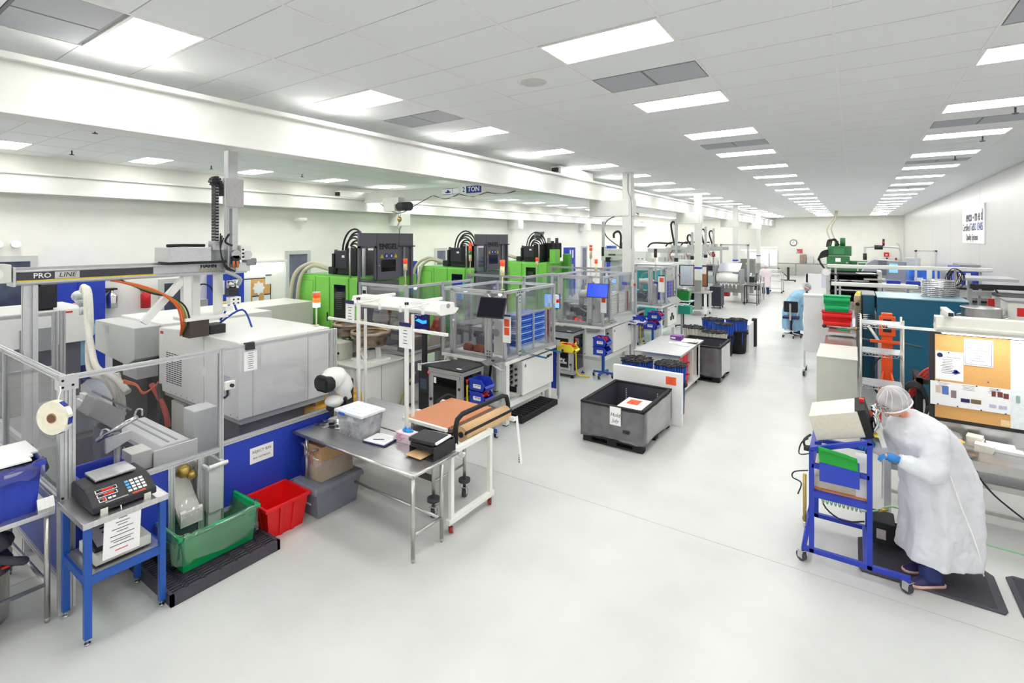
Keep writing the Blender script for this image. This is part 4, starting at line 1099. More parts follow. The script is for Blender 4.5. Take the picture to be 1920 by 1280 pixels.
B().tube([(-3.84, 4.47, .9), (-3.78, 4.46, .8), (-3.72, 4.46, .79), (-3.7, 4.46, .83)], .018, 8, 3).to('clamp_hook', white, rd)
ws = T('label_strip', 'white backing strip hanging down from the kraft roll end', 'strip', (-3.7, 5.5, .3))
B().ob((-3.67, 5.56, .62), (.005, .05, .62), Matrix.Rotation(-.12, 3, 'Y')).to('strip', paper, ws)
b = B()
for k in range(4): b.ob((-3.668 + (k * .06 - .18) * -.12 * -1 * .0 , 5.56, .42 - k * .03), (.012, .008, .018))
b.to('print_dots', ink, ws)
ls = T('overhead_light', 'white light on a slim post stand above the packing bench', 'light stand', (-5.1, 4.5, .88))
for x in (-5.54, -4.62):
    bx(ls, 'post', white, x - .02, x + .02, 4.43, 4.47, .88, 2.5, .003)
    a = bx(ls, 'arm', white, x - .02, x + .02, 4.43, 5.1, 2.46, 2.5, .003)
    B().cyl((x, 4.425, 2.48), (x, 4.43, 2.48), .014, n=8).to('arm_cap', black, a)
    B().cyl((x + .03, 4.43, 2.42), (x + .15, 4.7, 2.47), .01, n=6).to('arm_brace', white, ls)
    bx(ls, 'post', white, x - .075, x - .045, 4.6, 4.63, .88, 2.32)
bx(ls, 'shelf_rail', white, -6.2, -3.95, 4.44, 4.475, 2.14, 2.175, .003)
B().prism([(4.62, 2.37), (4.7, 2.32), (4.96, 2.32), (5.04, 2.37), (5.04, 2.39), (4.97, 2.4), (4.95, 2.47), (4.69, 2.47), (4.67, 2.4), (4.62, 2.39)], 0, -5.97, -4.27).to('light_housing', white, ls, .008)
B().cyl((-4.27, 4.83, 2.435), (-4.262, 4.83, 2.435), .03, n=14).to('cable_port', grey, ls)
for x in (-5.3, -4.9, -4.5): bx(ls, 'diffuser_clip', white, x - .02, x + .02, 4.6, 4.625, 2.33, 2.42, .004)
c_ = T('clipboard', 'clipboard with navy clip hung on the outer post of the overhead light', 'clipboard', (-4.63, 4.42, 1.95))
bx(c_, 'board', paper, -4.72, -4.5, 4.415, 4.425, 1.93, 2.22); bx(c_, 'clip', navy, -4.71, -4.51, 4.405, 4.415, 2.2, 2.25, .003)
lines(c_, ink, '-y', (-4.61, 4.415, 2.15), .15, .16, 5)
c_ = T('clipboard', 'clipboard with navy clip hung by the inner post in front of the green press', 'clipboard', (-5.7, 4.43, 2.15))
bx(c_, 'board', paper, -5.78, -5.6, 4.425, 4.435, 2.15, 2.42); bx(c_, 'clip', navy, -5.78, -5.6, 4.415, 4.425, 2.4, 2.45, .003)
lines(c_, ink, '-y', (-5.69, 4.425, 2.35), .12, .16, 5)

# white feeder console with vibrating bowls
cn = T('feeder_console', 'white bowl feeder console with grey switchbox behind the work table', 'console', (-7.6, 6.4, 0))
bx(cn, 'cabinet', white, -8.6, -7.2, 5.85, 7.35, .05, .97, .005)
bx(cn, 'console_top', cream, -8.65, -7.15, 5.8, 7.4, .97, 1.0, .006)
bx(cn, 'switchbox', lgrey, -7.95, -7.35, 5.6, 5.85, .3, .8, .008)
for k in range(4): B().cyl((-7.35, 5.72, .4 + k * .1), (-7.31, 5.72, .4 + k * .1), .03, n=10).to('connector', black, cn)
B().box(-7.199, -7.19, 6.3, 6.304, .1, .96).box(-7.199, -7.19, 6.9, 6.904, .1, .96).to('panel_seam', grey, cn)
bx(cn, 'socket_panel', dgrey, -7.2, -7.17, 7.0, 7.3, .42, .85)
B().tube([(-7.15, 7.1, .65), (-7.05, 7.0, .66), (-7.0, 6.75, .5), (-7.05, 6.6, .15)], .018, 6, 4).to('brass_cable', M('cable_olive', (170, 160, 90), .5), cn)
def bowl(label, c, r, grp='vibrating bowls'):
    t = T('feeder_bowl', label, 'feeder', c, grp)
    cx, cy, cz = c
    B().box(cx - .28, cx + .28, cy - .24, cy + .24, cz, cz + .04).to('base_plate', white, t, .005)
    for k in range(3):
        a = 2 * PI * k / 3 + .5
        B().ob((cx + .15 * math.cos(a), cy + .15 * math.sin(a), cz + .15), (.09, .05, .22), Matrix.Rotation(a, 3, 'Z') @ Matrix.Rotation(.25, 3, 'X')).to('spring_leg', white, t)
    B().box(cx - .08, cx + .08, cy - .1, cy + .1, cz + .04, cz + .2).to('drive', lgrey, t, .01)
    B().lathe([(0, .28), (r * .75, .28), (r * .8, .33), (r * .82, .44), (r, .46), (r, .56), (r * .97, .56), (r * .97, .49), (r * .75, .42), (0, .46)], c, 32).to('bowl', bowlm, t)
    B().tube([(cx + r * .9 * math.cos(a), cy + r * .9 * math.sin(a), cz + .5 + .05 * a / 5) for a in [i * .3 for i in range(18)]], .012, 6).to('spiral_track', gold, t)
    B().tube([(cx + .12, cy - .2, cz + .06), (cx - .02, cy - .25, cz + .2), (cx + .1, cy - .22, cz + .3)], .012, 6, 4).to('cable', white, t)
    return t
bowl('brown steel vibrating bowl feeder nearest the overhead light on the white console', (-7.55, 6.35, 1.0), .37)
b2 = bowl('steel vibrating bowl feeder behind the nearer one beside the beacon', (-8.35, 6.5, 1.06), .34)
fm = T('feeder_drive', 'cream drive block full of wiring under the rear bowl feeder', 'drive', (-8.15, 6.1, 1.0))
bx(fm, 'block', cream, -8.4, -7.95, 5.95, 6.25, 1.0, 1.32, .008)
for k in range(8): B().cyl((-8.36 + k * .055, 5.95, 1.08 + .06 * (k % 3)), (-8.36 + k * .055, 5.93, 1.08 + .06 * (k % 3)), .022, n=8).to('plug', black, fm)
bx2 = None
for k, lab in enumerate(('lower shrink-wrapped brown carton on the white console', 'upper shrink-wrapped brown carton on the white console')):
    t = T('carton', lab, 'box', (-6.95, 7.25, 1.0 + k * .17), 'wrapped cartons')
    bx(t, 'carton', card, -7.42, -7.16, 6.95, 7.3, 1.0 + k * .17, 1.168 + k * .17, .006)
    bx(t, 'white_label', paper, -7.4, -7.28, 6.94, 6.95, 1.03 + k * .17, 1.13 + k * .17)
    bx(t, 'wrap', film, -7.43, -7.15, 6.94, 7.31, 1.001 + k * .17, 1.169 + k * .17)
# ================================================================ robot cells along the aisle
def beacon(label, x, y, z0, h, cols, grp='beacon towers', d=.028):
    t = T('signal_beacon', label, 'beacon', (x, y, z0), grp)
    B().cyl((x, y, z0), (x, y, z0 + h), .012, n=8).cyl((x, y, z0), (x, y, z0 + .02), .035, n=10).to('beacon_pole', M('pole_cream', (214, 210, 188), .4), t)
    z = z0 + h
    for m, hh in cols:
        B().cyl((x, y, z), (x, y, z + hh), d if m is not cap_w else d * .9, n=14).to('lamp_segment', m, t)
        z += hh
    return t
def bin_stand(label, x, y, zt, nb, red_top, grp='bin stands', rz=0.0):
    """blue post stand with sloping-front bins; the bins are things of their own"""
    t = T('bin_stand', label, 'stand', (x, y, 0), grp)
    B().box(x - .03, x + .03, y - .03, y + .03, .1, zt + .05).to('post', bluep, t)
    B().box(x - .25, x + .25, y - .025, y + .025, .1, .14).box(x - .025, x + .025, y - .25, y + .25, .1, .14).to('cross_base', bluep, t)
    for sx, sy in ((.24, 0), (-.24, 0), (0, .24), (0, -.24)): caster(t, x + sx, y + sy, black, .038)
    return t
def hopper_bin(label, x, y, z, mat, w=.26, d=.34, h=.19, fill=None, grp='stacked hopper bins', lab=True):
    """stack bin with a low sloped front towards +x, side walls facing the camera"""
    t = T('hopper_bin', label, 'bin', (x, y, z), grp)
    x0, x1, y0, y1 = x - d / 2, x + d / 2, y - w / 2, y + w / 2
    side = [(x0, z), (x1 - .05, z), (x1, z + h * .35), (x1 - .02, z + h * .5), (x1 - .1, z + h), (x0, z + h)]
    b = B().prism(side, 1, y0, y0 + .008).prism(side, 1, y1 - .008, y1)
    b.box(x0, x1 - .05, y0, y1, z, z + .008).box(x0, x0 + .008, y0, y1, z, z + h)
    b.prism([(x1 - .05, z), (x1, z + h * .35), (x1 - .02, z + h * .5), (x1 - .03, z + h * .5), (x1 - .06, z + .008)], 1, y0, y1)
    b.to('bin_shell', mat, t)
    bx(t, 'rim', mat, x0 - .01, x1 - .1, y0 - .012, y0, z + h - .02, z + h + .002); bx(t, 'rim', mat, x0 - .01, x1 - .1, y1, y1 + .012, z + h - .02, z + h + .002)
    if lab:
        l = bx(t, 'label', paper, x - .08, x + .07, y0 - .011, y0 - .008, z + h * .3, z + h * .62)
        pb_ = B()
        for q in range(5): pb_.box(x - .05 + q * .022, x - .034 + q * .022, y0 - .012, y0 - .011, z + h * (.47 if q != 2 else .5), z + h * .56)
        pb_.box(x - .06, x + .05, y0 - .012, y0 - .011, z + h * .38, z + h * .395)
        pb_.to('label_print', ink, l)
    if fill:
        rnd = random.Random(int(x * 100 + z * 1000))
        b = B()
        for k in range(30): b.ob((x0 + .03 + rnd.random() * (d - .1), y0 + .03 + rnd.random() * (w - .06), z + h * .55 + rnd.random() * h * .42), (.05, .03, .02), Matrix.Rotation(rnd.random() * 3, 3, 'Z') @ Matrix.Rotation(rnd.random() * 3, 3, 'Y'))
        b.to('red_parts', fill, t, kind='stuff')
    return t
def clip_sheet(label, x, y, z, face='-y', wd=.14, hg=.3, tagc=orangel, n=1, grp='clipboards on the cells'):
    t = T('clipboard', label, 'clipboard', (x, y, z), grp)
    if face == '-y':
        bx(t, 'board', paper, x - wd / 2, x + wd / 2, y - .012, y, z, z + hg)
        for k in range(n): bx(t, 'orange_card', tagc, x - wd * .3, x + wd * .35, y - .016, y - .012, z + hg * (.62 - .33 * k), z + hg * (.9 - .33 * k))
        bx(t, 'clip', navy, x - wd / 2, x + wd / 2, y - .02, y, z + hg, z + hg + .03)
    return t
def work_cell(k, X, Y, depth=1.4, length=1.72):
    word = ('nearest', 'second', 'third')[k]
    t = T('robot_cell', '%s aluminium framed robot cell with clear panes %s' % (word, ('and a blue tray stack', 'and white trays beside the red lit part', 'beside the green tray cart')[k]), 'robot cell', (X, Y, 0), 'aisle robot cells')
    x0, x1, y0, y1, zb, zt = X - depth, X, Y, Y + length, 1.16, 2.37
    bx(t, 'tabletop', white, x0 - .03, x1 + .04, y0 - .03, y1 + .03, 1.09, 1.15, .006)
    for x in (x0 + .05, x1 - .06):
        for y in (y0 + .12, y1 - .12):
            l = bx(t, 'leg', white, x - .05, x + .05, y - .05, y + .05, .02, 1.09, .004)
            bx(l, 'foot', black, x - .04, x + .04, y - .04, y + .04, 0, .02)
    B().box(x1 - .1, x1 - .02, y0 + .17, y1 - .17, .3, .4).box(x0 + .1, x1 - .11, y0 + .08, y0 + .16, .3, .38).to('cross_bar', white, t)
    w = .05
    for x, y in ((x0, y0), (x1, y0), (x0, y1), (x1, y1), (x0 + .2, y0), (x0 + .25, y0), (x1 - .35, y0), (x1 - .30, y0), (x1, y0 + .42), (x1, y0 + .47), (x0 + .7, y1)):
        B().ext((x, y, zb - .01), (x, y, zt), w).to('post', alu, t)
    for z in (zb + .02, zt - .02):
        B().ext((x0, y0, z), (x1, y0, z), w).to('rail', alu, t)
        B().ext((x0, y1, z), (x1, y1, z), w).to('rail', alu, t)
        B().ext((x0, y0, z), (x0, y1, z), w).to('rail', alu, t)
        B().ext((x1, y0, z), (x1, y1, z), w).to('rail', alu, t)
    for xa, xb in ((x0 + .02, x0 + .18), (x1 - .28, x1 - .02)): bx(t, 'pane', panel_clear, xa, xb, y0 - .003, y0 + .003, zb, zt)
    dr = B()
    for a in (x0 + .3, x1 - .39): dr.ext((a, y0 - .02, zb + .05), (a, y0 - .02, zt - .05), .035)
    for z in (zb + .07, zt - .07): dr.ext((x0 + .3, y0 - .02, z), (x1 - .39, y0 - .02, z), .035)
    d_ = dr.to('cell_door', alu, t)
    bx(d_, 'door_pane', panel_clear, x0 + .31, x1 - .4, y0 - .024, y0 - .018, zb + .07, zt - .07)
    B().ball((x0 + .28, y0 - .05, 1.78), .025, 8).cyl((x0 + .28, y0 - .05, 1.62), (x0 + .28, y0 - .05, 1.72), .008, n=6).to('door_handle', white, d_)
    bx(t, 'pane', panel_clear, x1 - .003, x1 + .003, y0 + .03, y0 + .4, zb, zt)
    bx(t, 'pane', panel_clear, x1 - .003, x1 + .003, y0 + .5, y1 - .02, 1.9, zt)
    bx(t, 'pane', panel_clear, x0, x1, y1 - .003, y1 + .003, zb, zt)
    bx(t, 'pane', panel_clear, x0 - .003, x0 + .003, y0, y1, zb, zt)
    # discharge flap of clear sheet under the trays
    B().add([(x1 - .02, y0 + .5, 1.36), (x1 - .02, y1 - .05, 1.36), (x1 + .22, y1 - .05, 1.17), (x1 + .22, y0 + .5, 1.17)], [(0, 1, 2, 3)]).to('clear_flap', film, t)
    B().prism([(x1 - .02, 1.36), (x1 + .22, 1.17), (x1 - .02, 1.17)], 1, y1 - .05, y1 - .045).to('flap_cheek', film, t)
    B().box(x1 + .026, x1 + .03, y0 + .32, y0 + .56, 2.26, 2.34).box(x1 + .026, x1 + .03, y0 + .4, y0 + .48, 2.1, 2.28).to('corner_plate', alu, t); bx(t, 'corner_plate', alu, x1 + .026, x1 + .03, y0 + .4, y0 + .48, 1.14, 1.3)
    bl = B()
    for a, z in ((.36, 2.32), (.42, 2.32), (.48, 2.32), (.53, 2.32), (.44, 2.2), (.44, 2.14), (.42, 1.26), (.46, 1.26), (.42, 1.19), (.46, 1.19)): bl.cyl((x1 + .03, y0 + a, z), (x1 + .036, y0 + a, z), .012, n=6)
    for xx in (x1 - .35, x1 - .3):
        for z in (1.2, 1.25, 1.3): bl.cyl((xx, y0 - .03, z), (xx, y0 - .025, z), .012, n=6)
    bl.to('bolts', blackm, t)
    bx(t, 'stop_box', white, x1 + .02, x1 + .09, y1 - .06, y1 + .04, 1.98, 2.16, .008)
    B().cyl((x1 + .09, y1 - .01, 2.04), (x1 + .13, y1 - .01, 2.04), .035, n=12).to('stop_button', redm, t)
    # electrical cabinet hung below the table on the aisle side
    e = T('control_cabinet', ('light grey control cabinet under the nearest robot cell', 'light grey control cabinet under the second robot cell', 'light grey control cabinet with switches under the third robot cell')[k], 'cabinet', (X, Y + 1.05, .42), 'control cabinets')
    bx(e, 'casing', lgrey, x1 - .3, x1 + .03, y0 + .5, y1 - .12, .46, 1.06, .008)
    bx(e, 'cabinet_door', white, x1 + .03, x1 + .06, y0 + .5, y1 - .12, .45, 1.07, .008)
    bx(e, 'maker_plate', black, x1 + .06, x1 + .064, y1 - .36, y1 - .18, .98, 1.02)
    for i in range(9): B().cyl((x1 - .18 + .1 * (i % 2), y0 + .5, .96 - i * .05), (x1 - .18 + .1 * (i % 2), y0 + .46, .96 - i * .05), .022, n=8).to('connector', black, e)
    bx(e, 'vent_plate', black, x1 - .24, x1 - .08, y0 + .494, y0 + .5, .48, .58)
    cb_ = B()
    for i in range(4): cb_.tube([(x1 - .14, y0 + .46, .95 - i * .1), (x1 - .22, y0 + .36, .85 - i * .1), (x1 - .2, y0 + .4, .4)], .008, 6, 4)
    cb_.to('cabinet_cables', cable, e)
    bx(e, 'latch', dgrey, x1 + .06, x1 + .07, y0 + .56, y0 + .59, .95, 1.0)
    if k == 2:
        for i in range(3): bx(e, 'rotary_switch', black, x1 + .06, x1 + .09, y0 + .75 + .12 * i, y0 + .83 + .12 * i, .62 + .1 * (i % 2), .74 + .1 * (i % 2))
    # robot arm inside
    rc = T('scara_robot', ('white scara robot arm inside the nearest robot cell', 'white scara robot arm behind the blue monitor in the second robot cell', 'white scara robot arm inside the third robot cell')[k], 'robot', (X - .45, Y + .55, 1.15), 'robot arms in the cells')
    rx, ry = x1 - .42, y0 + .5
    B().prism([(rx - .1, 1.15), (rx + .12, 1.15), (rx + .12, 1.72), (rx + .08, 1.8), (rx - .06, 1.8), (rx - .1, 1.72)], 1, ry - .12, ry + .12).to('robot_column', lgrey, rc, .02)
    B().cyl((rx - .03, ry - .125, 1.55), (rx - .03, ry - .118, 1.55), .07, n=16).to('flange', grey, rc)
    B().tube([(rx, ry, 1.8), (rx - .2, ry, 1.86), (rx - .45, ry + .1, 1.82)], .11, 12, 4, rs=[.13, .12, .1]).to('upper_arm', lgrey, rc)
    B().tube([(rx - .45, ry + .1, 1.95), (rx - .45, ry + .1, 1.5)], .07, 12).cyl((rx - .45, ry + .1, 1.25), (rx - .45, ry + .1, 1.5), .02).to('spindle', lgrey, rc)
    B().tube([(rx - .02, ry + .1, 1.8), (rx - .1, ry + .12, 2.15), (rx - .4, ry + .14, 2.1), (rx - .45, ry + .12, 1.95)], .02, 6, 5).to('cable_loop', grey, rc)
    fx = T('assembly_fixture', ('brown clamping fixture on the table of the nearest robot cell', 'assembly fixture glowing red in the second robot cell', 'steel assembly fixture on the table of the third robot cell')[k], 'fixture', (X - .95, Y + .35, 1.15), 'fixtures in the cells')
    m = (M('fixture_brown', (150, 84, 62), .5), M('fixture_grey', (150, 150, 154), .4), alud)[k]
    for dx in (-.16, .1):
        B().cyl((x1 - .85 + dx, y0 + .2, 1.24), (x1 - .85 + dx, y0 + .3, 1.24), .09, n=14).box(x1 - .85 + dx - .05, x1 - .85 + dx + .05, y0 + .2, y0 + .3, 1.15, 1.22).to('clamp_block', m, fx, .005)
    bx(fx, 'fixture_base', alud, x1 - 1.15, x1 - .6, y0 + .3, y0 + .6, 1.15, 1.3, .01)
    B().prism([(x1 - .9, 1.3), (x1 - .65, 1.3), (x1 - .62, 1.42), (x1 - .8, 1.5), (x1 - .92, 1.4)], 1, y0 + .35, y0 + .5).to('toggle_clamp', dgrey, fx, .01)
    if k == 1:
        B().ball((x1 - .82, y0 + .18, 1.24), .035, 8).ball((x1 - .7, y0 + .2, 1.23), .025, 8).to('red_lamp', led_r, fx)
    if k < 2:
        B().ball((x1 - .95, y0 + 1.2, 2.15), .035, 8).to('inspection_lamp', led_w, fx)
    op = T('inner_conveyor', ('low framed conveyor inside the nearest robot cell', 'low framed conveyor inside the second robot cell', 'low framed conveyor inside the third robot cell')[k], 'conveyor', (X - 1.0, Y + 1.1, 1.15), 'conveyors in the cells')
    bx(op, 'belt', grey, x0 + .1, x1 - .75, y0 + .7, y0 + 1.0, 1.5, 1.54)
    for xx in (x0 + .15, x1 - .8): B().ext((xx, y0 + .72, 1.15), (xx, y0 + .72, 1.5), .04).ext((xx, y0 + .98, 1.15), (xx, y0 + .98, 1.5), .04).to('conveyor_leg', alu, op)
    vb = B()
    for i in range(6): vb.cyl((x0 + .2 + i * .08, y0 + .69, 1.4), (x0 + .2 + i * .08, y0 + .66, 1.4), .022, n=8)
    vb.box(x0 + .15, x0 + .68, y0 + .7, y0 + .74, 1.34, 1.46)
    vb.to('valve_bank', dgrey, op)
    # tray stack at the aisle side
    tr = T('tray_rack', ('framed rack of blue trays at the aisle side of the nearest robot cell', 'framed rack of white trays at the aisle side of the second robot cell', 'framed rack of violet trays at the aisle side of the third robot cell')[k], 'rack', (X - .2, Y + 1.05, 1.15), 'tray racks in the cells')
    tm = (M('tray_blue', (44, 92, 214), .35, 0, .1, 6), M('tray_white', (226, 226, 222), .4), M('tray_violet', (70, 80, 200), .4))[k]
    tm2 = (M('tray_blue_highlight', (120, 180, 246), .3), M('tray_white', (226, 226, 222)), M('tray_violet_highlight', (120, 130, 230), .4))[k]  # lighter tray colour on every third tray paints in the edge highlights
    ya, yb_ = y0 + .6, y1 - .22
    for y in (ya - .03, (ya + yb_) / 2, yb_ + .03, yb_ + .16):
        B().ext((x1 - .06, y, 1.15), (x1 - .06, y, 1.88), .03).to('rack_post', alu, tr)
    B().ext((x1 - .06, ya - .05, 1.89), (x1 - .06, yb_ + .18, 1.89), .03).to('rack_top_bar', alu, tr)
    if k == 0: bx(tr, 'yellow_tag', yellow, x1 - .05, x1 + .0, yb_ - .02, yb_ + .16, 1.9, 1.92)
    bx(tr, 'red_strip', M('strip_red', (150, 50, 44), .5), x1 - .07, x1 - .05, yb_ + .09, yb_ + .12, 1.2, 1.86)
    me0 = None
    for c in range(2):
        a, b_ = (ya, (ya + yb_) / 2 - .03) if c == 0 else ((ya + yb_) / 2 + .03, yb_)
        for i in range(15):
            z = 1.27 + i * .04
            bx(tr, 'tray', tm if i % 3 else tm2, x1 - .42, x1 - .075, a, b_, z, z + .026)
    return t
cells_ = [work_cell(0, -5.0, 7.12), work_cell(1, -5.0, 11.25, length=1.85), work_cell(2, -5.0, 15.7, length=1.6)]

def monitor(label, c, wd, hg, rz, tilt, mat, frame=black, grp='cell monitors', name='monitor', arm=None):
    t = T(name, label, 'monitor', c, grp)
    R = Matrix.Rotation(rz, 3, 'Z') @ Matrix.Rotation(tilt, 3, 'X')
    B().ob(c, (wd, .03, hg), R).to('casing', frame, t, .004)
    B().ob(Vector(c) + R @ Vector((0, -.016, 0)), (wd - .03, .004, hg - .03), R).to('screen', mat, t)
    if arm:
        B().tube([Vector(c) + R @ Vector((0, .02, 0)), Vector(c) + Vector((arm[0] * .3, arm[1] * .6, -.02)), Vector(c) + Vector(arm)], .022, 8, 3).to('arm', alu, t)
    return t
monitor('black tilted monitor on an arm in front of the nearest robot cell', (-5.02, 6.78, 2.13), .50, .36, .16, -.42, screen_k, arm=(-.3, .3, .18))
monitor('tilted monitor with a plain blue screen on the second robot cell', (-5.02, 11.0, 2.05), .52, .34, .12, -.3, screen_b, arm=(-.3, .22, .1))
monitor('monitor with a pale blue screen at the far end of the nearest robot cell', (-5.15, 9.05, 2.0), .36, .3, .1, 0, screen_c, arm=(0, -.15, -.1))
monitor('small pale blue display inside the second robot cell', (-5.1, 12.1, 2.2), .2, .14, .5, 0, screen_c)
dm = T('monitor', 'monitor with a dark blue desktop screen beside the orange robot', 'monitor', (-6.45, 6.62, 1.6))
bx(dm, 'casing', black, -6.72, -6.36, 6.66, 6.7, 1.55, 2.0, .004)
bx(dm, 'screen', M('screen_navy', (14, 16, 60), .25, 0, .2, 4, emit=((20, 24, 90), .35)), -6.70, -6.38, 6.655, 6.66, 1.58, 1.98)
wv = B().prism([(-6.69, 1.78), (-6.6, 1.82), (-6.5, 1.79), (-6.4, 1.81), (-6.4, 1.75), (-6.5, 1.73), (-6.6, 1.76)], 1, 6.652, 6.655).to('wave_picture', M('wave_blue', (40, 130, 240), .3, emit=((50, 140, 250), .8)), dm)
ic = B()
for i in range(4):
    for j in range(3 if i == 0 else 2): ic.box(-6.68 + i * .04, -6.66 + i * .04, 6.651, 6.655, 1.93 - j * .05, 1.95 - j * .05)
ic.box(-6.55, -6.4, 6.651, 6.655, 1.63, 1.635).to('screen_icons', paper, dm)
bx(dm, 'post', black, -6.56, -6.48, 6.7, 6.76, 0, 1.9)

# laser/vision cabinets with black glass doors
def vision_cabinet(label, x0, x1, y0, y1, h, grp='black-door cabinets'):
    t = T('equipment_cabinet', label, 'cabinet', (x1, y0, 0), grp)
    for x in (x0 + .025, x1 - .025):
        for y in (y0 + .025, y1 - .025):
            B().ext((x, y, .08), (x, y, h - .03), .05).to('post', alu, t)
            B().cyl((x, y, 0), (x, y, .02), .045, n=12).cyl((x, y, .02), (x, y, .08), .012, n=8).to('levelling_foot', black, t)
    for z in (.12, h - .06):
        B().ext((x0, y0 + .025, z), (x1, y0 + .025, z), .07).to('rail', alu, t)
        B().ext((x1 - .025, y0, z), (x1 - .025, y1, z), .07).to('rail', alu, t)
    bx(t, 'cabinet_top', black, x0 - .01, x1 + .01, y0 - .01, y1 + .01, h - .025, h, .004)
    fr = B()
    for a in (x0 + .08, x1 - .08): fr.box(a - .03, a + .03, y0 - .012, y0 + .01, .17, h - .1)
    for z in (.2, h - .13): fr.box(x0 + .05, x1 - .05, y0 - .013, y0 + .01, z - .03, z + .03)
    d = fr.to('cabinet_door', alu, t)
    bx(d, 'door_glass', blackglass, x0 + .1, x1 - .1, y0 - .006, y0 + .004, .22, h - .15)
    bx(d, 'hinge', black, x1 - .07, x1 - .03, y0 - .025, y0 - .012, h - .32, h - .28); bx(d, 'hinge', black, x1 - .07, x1 - .03, y0 - .025, y0 - .012, .3, .34)
    B().cyl((x0 + .07, y0 - .012, h * .48), (x0 + .07, y0 - .04, h * .48), .025, n=10).to('door_knob', black, d)
    bx(d, 'barcode_label', paper, x0 + .12, x0 + .18, y0 - .01, y0 - .006, h - .28, h - .18)
    xm = (x0 + x1) / 2
    txt(d, 'maker_script', 'Steubing', (xm, y0 - .009, .42), .1, paper, '-y', ext=.001, shear=.25, bold=.002)
    txt(d, 'maker_script', 'AUTOMATION', (xm + .03, y0 - .009, .34), .06, paper, '-y', ext=.001, bold=.003)
    bx(t, 'side_glass', blackglass, x1 - .02, x1 - .01, y0 + .06, y1 - .06, .17, h - .1)
    bx(t, 'back_panel', blackm, x0 + .02, x1 - .05, y1 - .03, y1 - .02, .1, h - .05)
    bx(t, 'side_panel', blackm, x0, x0 + .01, y0 + .05, y1 - .05, .1, h - .05)
    B().cyl((x1 + .0, y0 + .12, h - .22), (x1 + .04, y0 + .12, h - .22), .02).box(x1, x1 + .05, y0 + .14, y0 + .22, h - .3, h - .18).cyl((x1 + .05, y0 + .2, h - .26), (x1 + .055, y0 + .2, h - .26), .03, n=12).to('air_regulator', alud, t)
    B().cyl((x1 + .03, y0 + .1, h - .2), (x1 + .03, y0 + .1, h - .15), .025, n=10).to('red_knob', redm, t)
    B().tube([(x1 + .03, y0 + .1, h - .24), (x1 + .035, y0 + .1, .5), (x1 + .05, y0 + .12, .12), (x1 + .15, y0 + .25, .03), (x1 + .3, y0 + .3, .02)], .016, 8, 5).to('yellow_air_hose', cabley, t)
    bx(t, 'paper_note', paper, x1 - .2, x1 - .1, y0 + .08, y0 + .13, h, h + .002)
    return t
vision_cabinet('aluminium cabinet with black glass door under the nearest robot cell', -6.12, -5.37, 6.42, 7.0, 1.08)
vision_cabinet('aluminium cabinet with black glass door under the second robot cell', -6.22, -5.45, 10.55, 11.15, 1.08)
vision_cabinet('aluminium cabinet with black glass door under the third robot cell', -6.2, -5.5, 15.0, 15.6, 1.05)
pc_ = T('computer_cabinet', 'narrow black computer cabinet with red light left of the nearest cabinet', 'cabinet', (-6.35, 6.6, 0))
bx(pc_, 'casing', black, -6.45, -6.15, 6.5, 7.05, .03, 1.02, .006)
bx(pc_, 'display', M('display_grey', (70, 84, 100), .3), -6.4, -6.24, 6.494, 6.5, .62, .8)
B().cyl((-6.2, 6.5, .93), (-6.2, 6.49, .93), .02, n=10).to('red_lamp', led_r, pc_)
bx(pc_, 'drive_door', blackm, -6.42, -6.18, 6.493, 6.5, .1, .55)
bx(pc_, 'plinth', blackm, -6.43, -6.17, 6.52, 7.03, 0, .03)
bx(pc_, 'white_tag', paper, -6.44, -6.36, 6.47, 6.485, .94, 1.06)
rod = T('grab_bar', 'aluminium bar lying across the black cabinet top', 'bar', (-6.2, 6.6, 1.08))
B().cyl((-6.4, 6.45, 1.05), (-6.0, 6.85, 1.1), .016).to('bar', alu, rod)

kb = T('keyboard_shelf', 'tilted grey keyboard shelf on a bracket under the black monitor', 'shelf', (-5.05, 6.85, 1.1))
B().add([(-5.25, 6.75, 1.2), (-4.98, 6.6, 1.2), (-4.86, 6.95, 1.25), (-5.12, 7.05, 1.25), (-5.25, 6.75, 1.185), (-4.98, 6.6, 1.185), (-4.86, 6.95, 1.235), (-5.12, 7.05, 1.235)], [(0, 1, 2, 3), (4, 7, 6, 5), (0, 4, 5, 1), (1, 5, 6, 2), (2, 6, 7, 3), (3, 7, 4, 0)]).to('shelf', M('shelf_grey', (112, 114, 116), .4, .3), kb)
B().tube([(-5.0, 6.75, 1.19), (-4.97, 6.95, 1.05), (-4.97, 7.08, 1.02)], .02, 6).to('bracket', alu, kb)
B().ball((-5.03, 6.82, 1.235), .03, 8, (1, 1, .5)).to('mouse', black, kb)
clip_sheet('white clipboard with two orange cards below the black monitor', -4.93, 7.095, 1.5, wd=.16, hg=.45, n=2)
clip_sheet('white clipboard with an orange card on the second robot cell', -4.97, 11.225, 1.5, wd=.15, hg=.4)
clip_sheet('white clipboard with an orange card on the third robot cell', -4.98, 15.675, 1.6, wd=.2, hg=.5)
beacon('red and cream signal beacon above the nearest robot cell', -5.1, 7.2, 2.38, .26, ((cap_w, .17), (cap_r, .1)), d=.045)
beacon('red and cream signal beacon in front of the gap of the nearest grey press', -7.2, 6.9, 2.37, .3, ((cap_w, .13), (cap_r, .1)), d=.04)
beacon('tall red, orange and green signal beacon before the second grey press', -8.9, 11.0, 0, 2.65, ((cap_w, .18), (cap_g, .1), (cap_r, .1), (cap_w, .03), (cap_r, .1)), d=.045)
beacon('red and cream signal beacon over the second robot cell', -5.2, 11.3, 2.38, .12, ((cap_w, .18), (cap_r, .1)), d=.04)
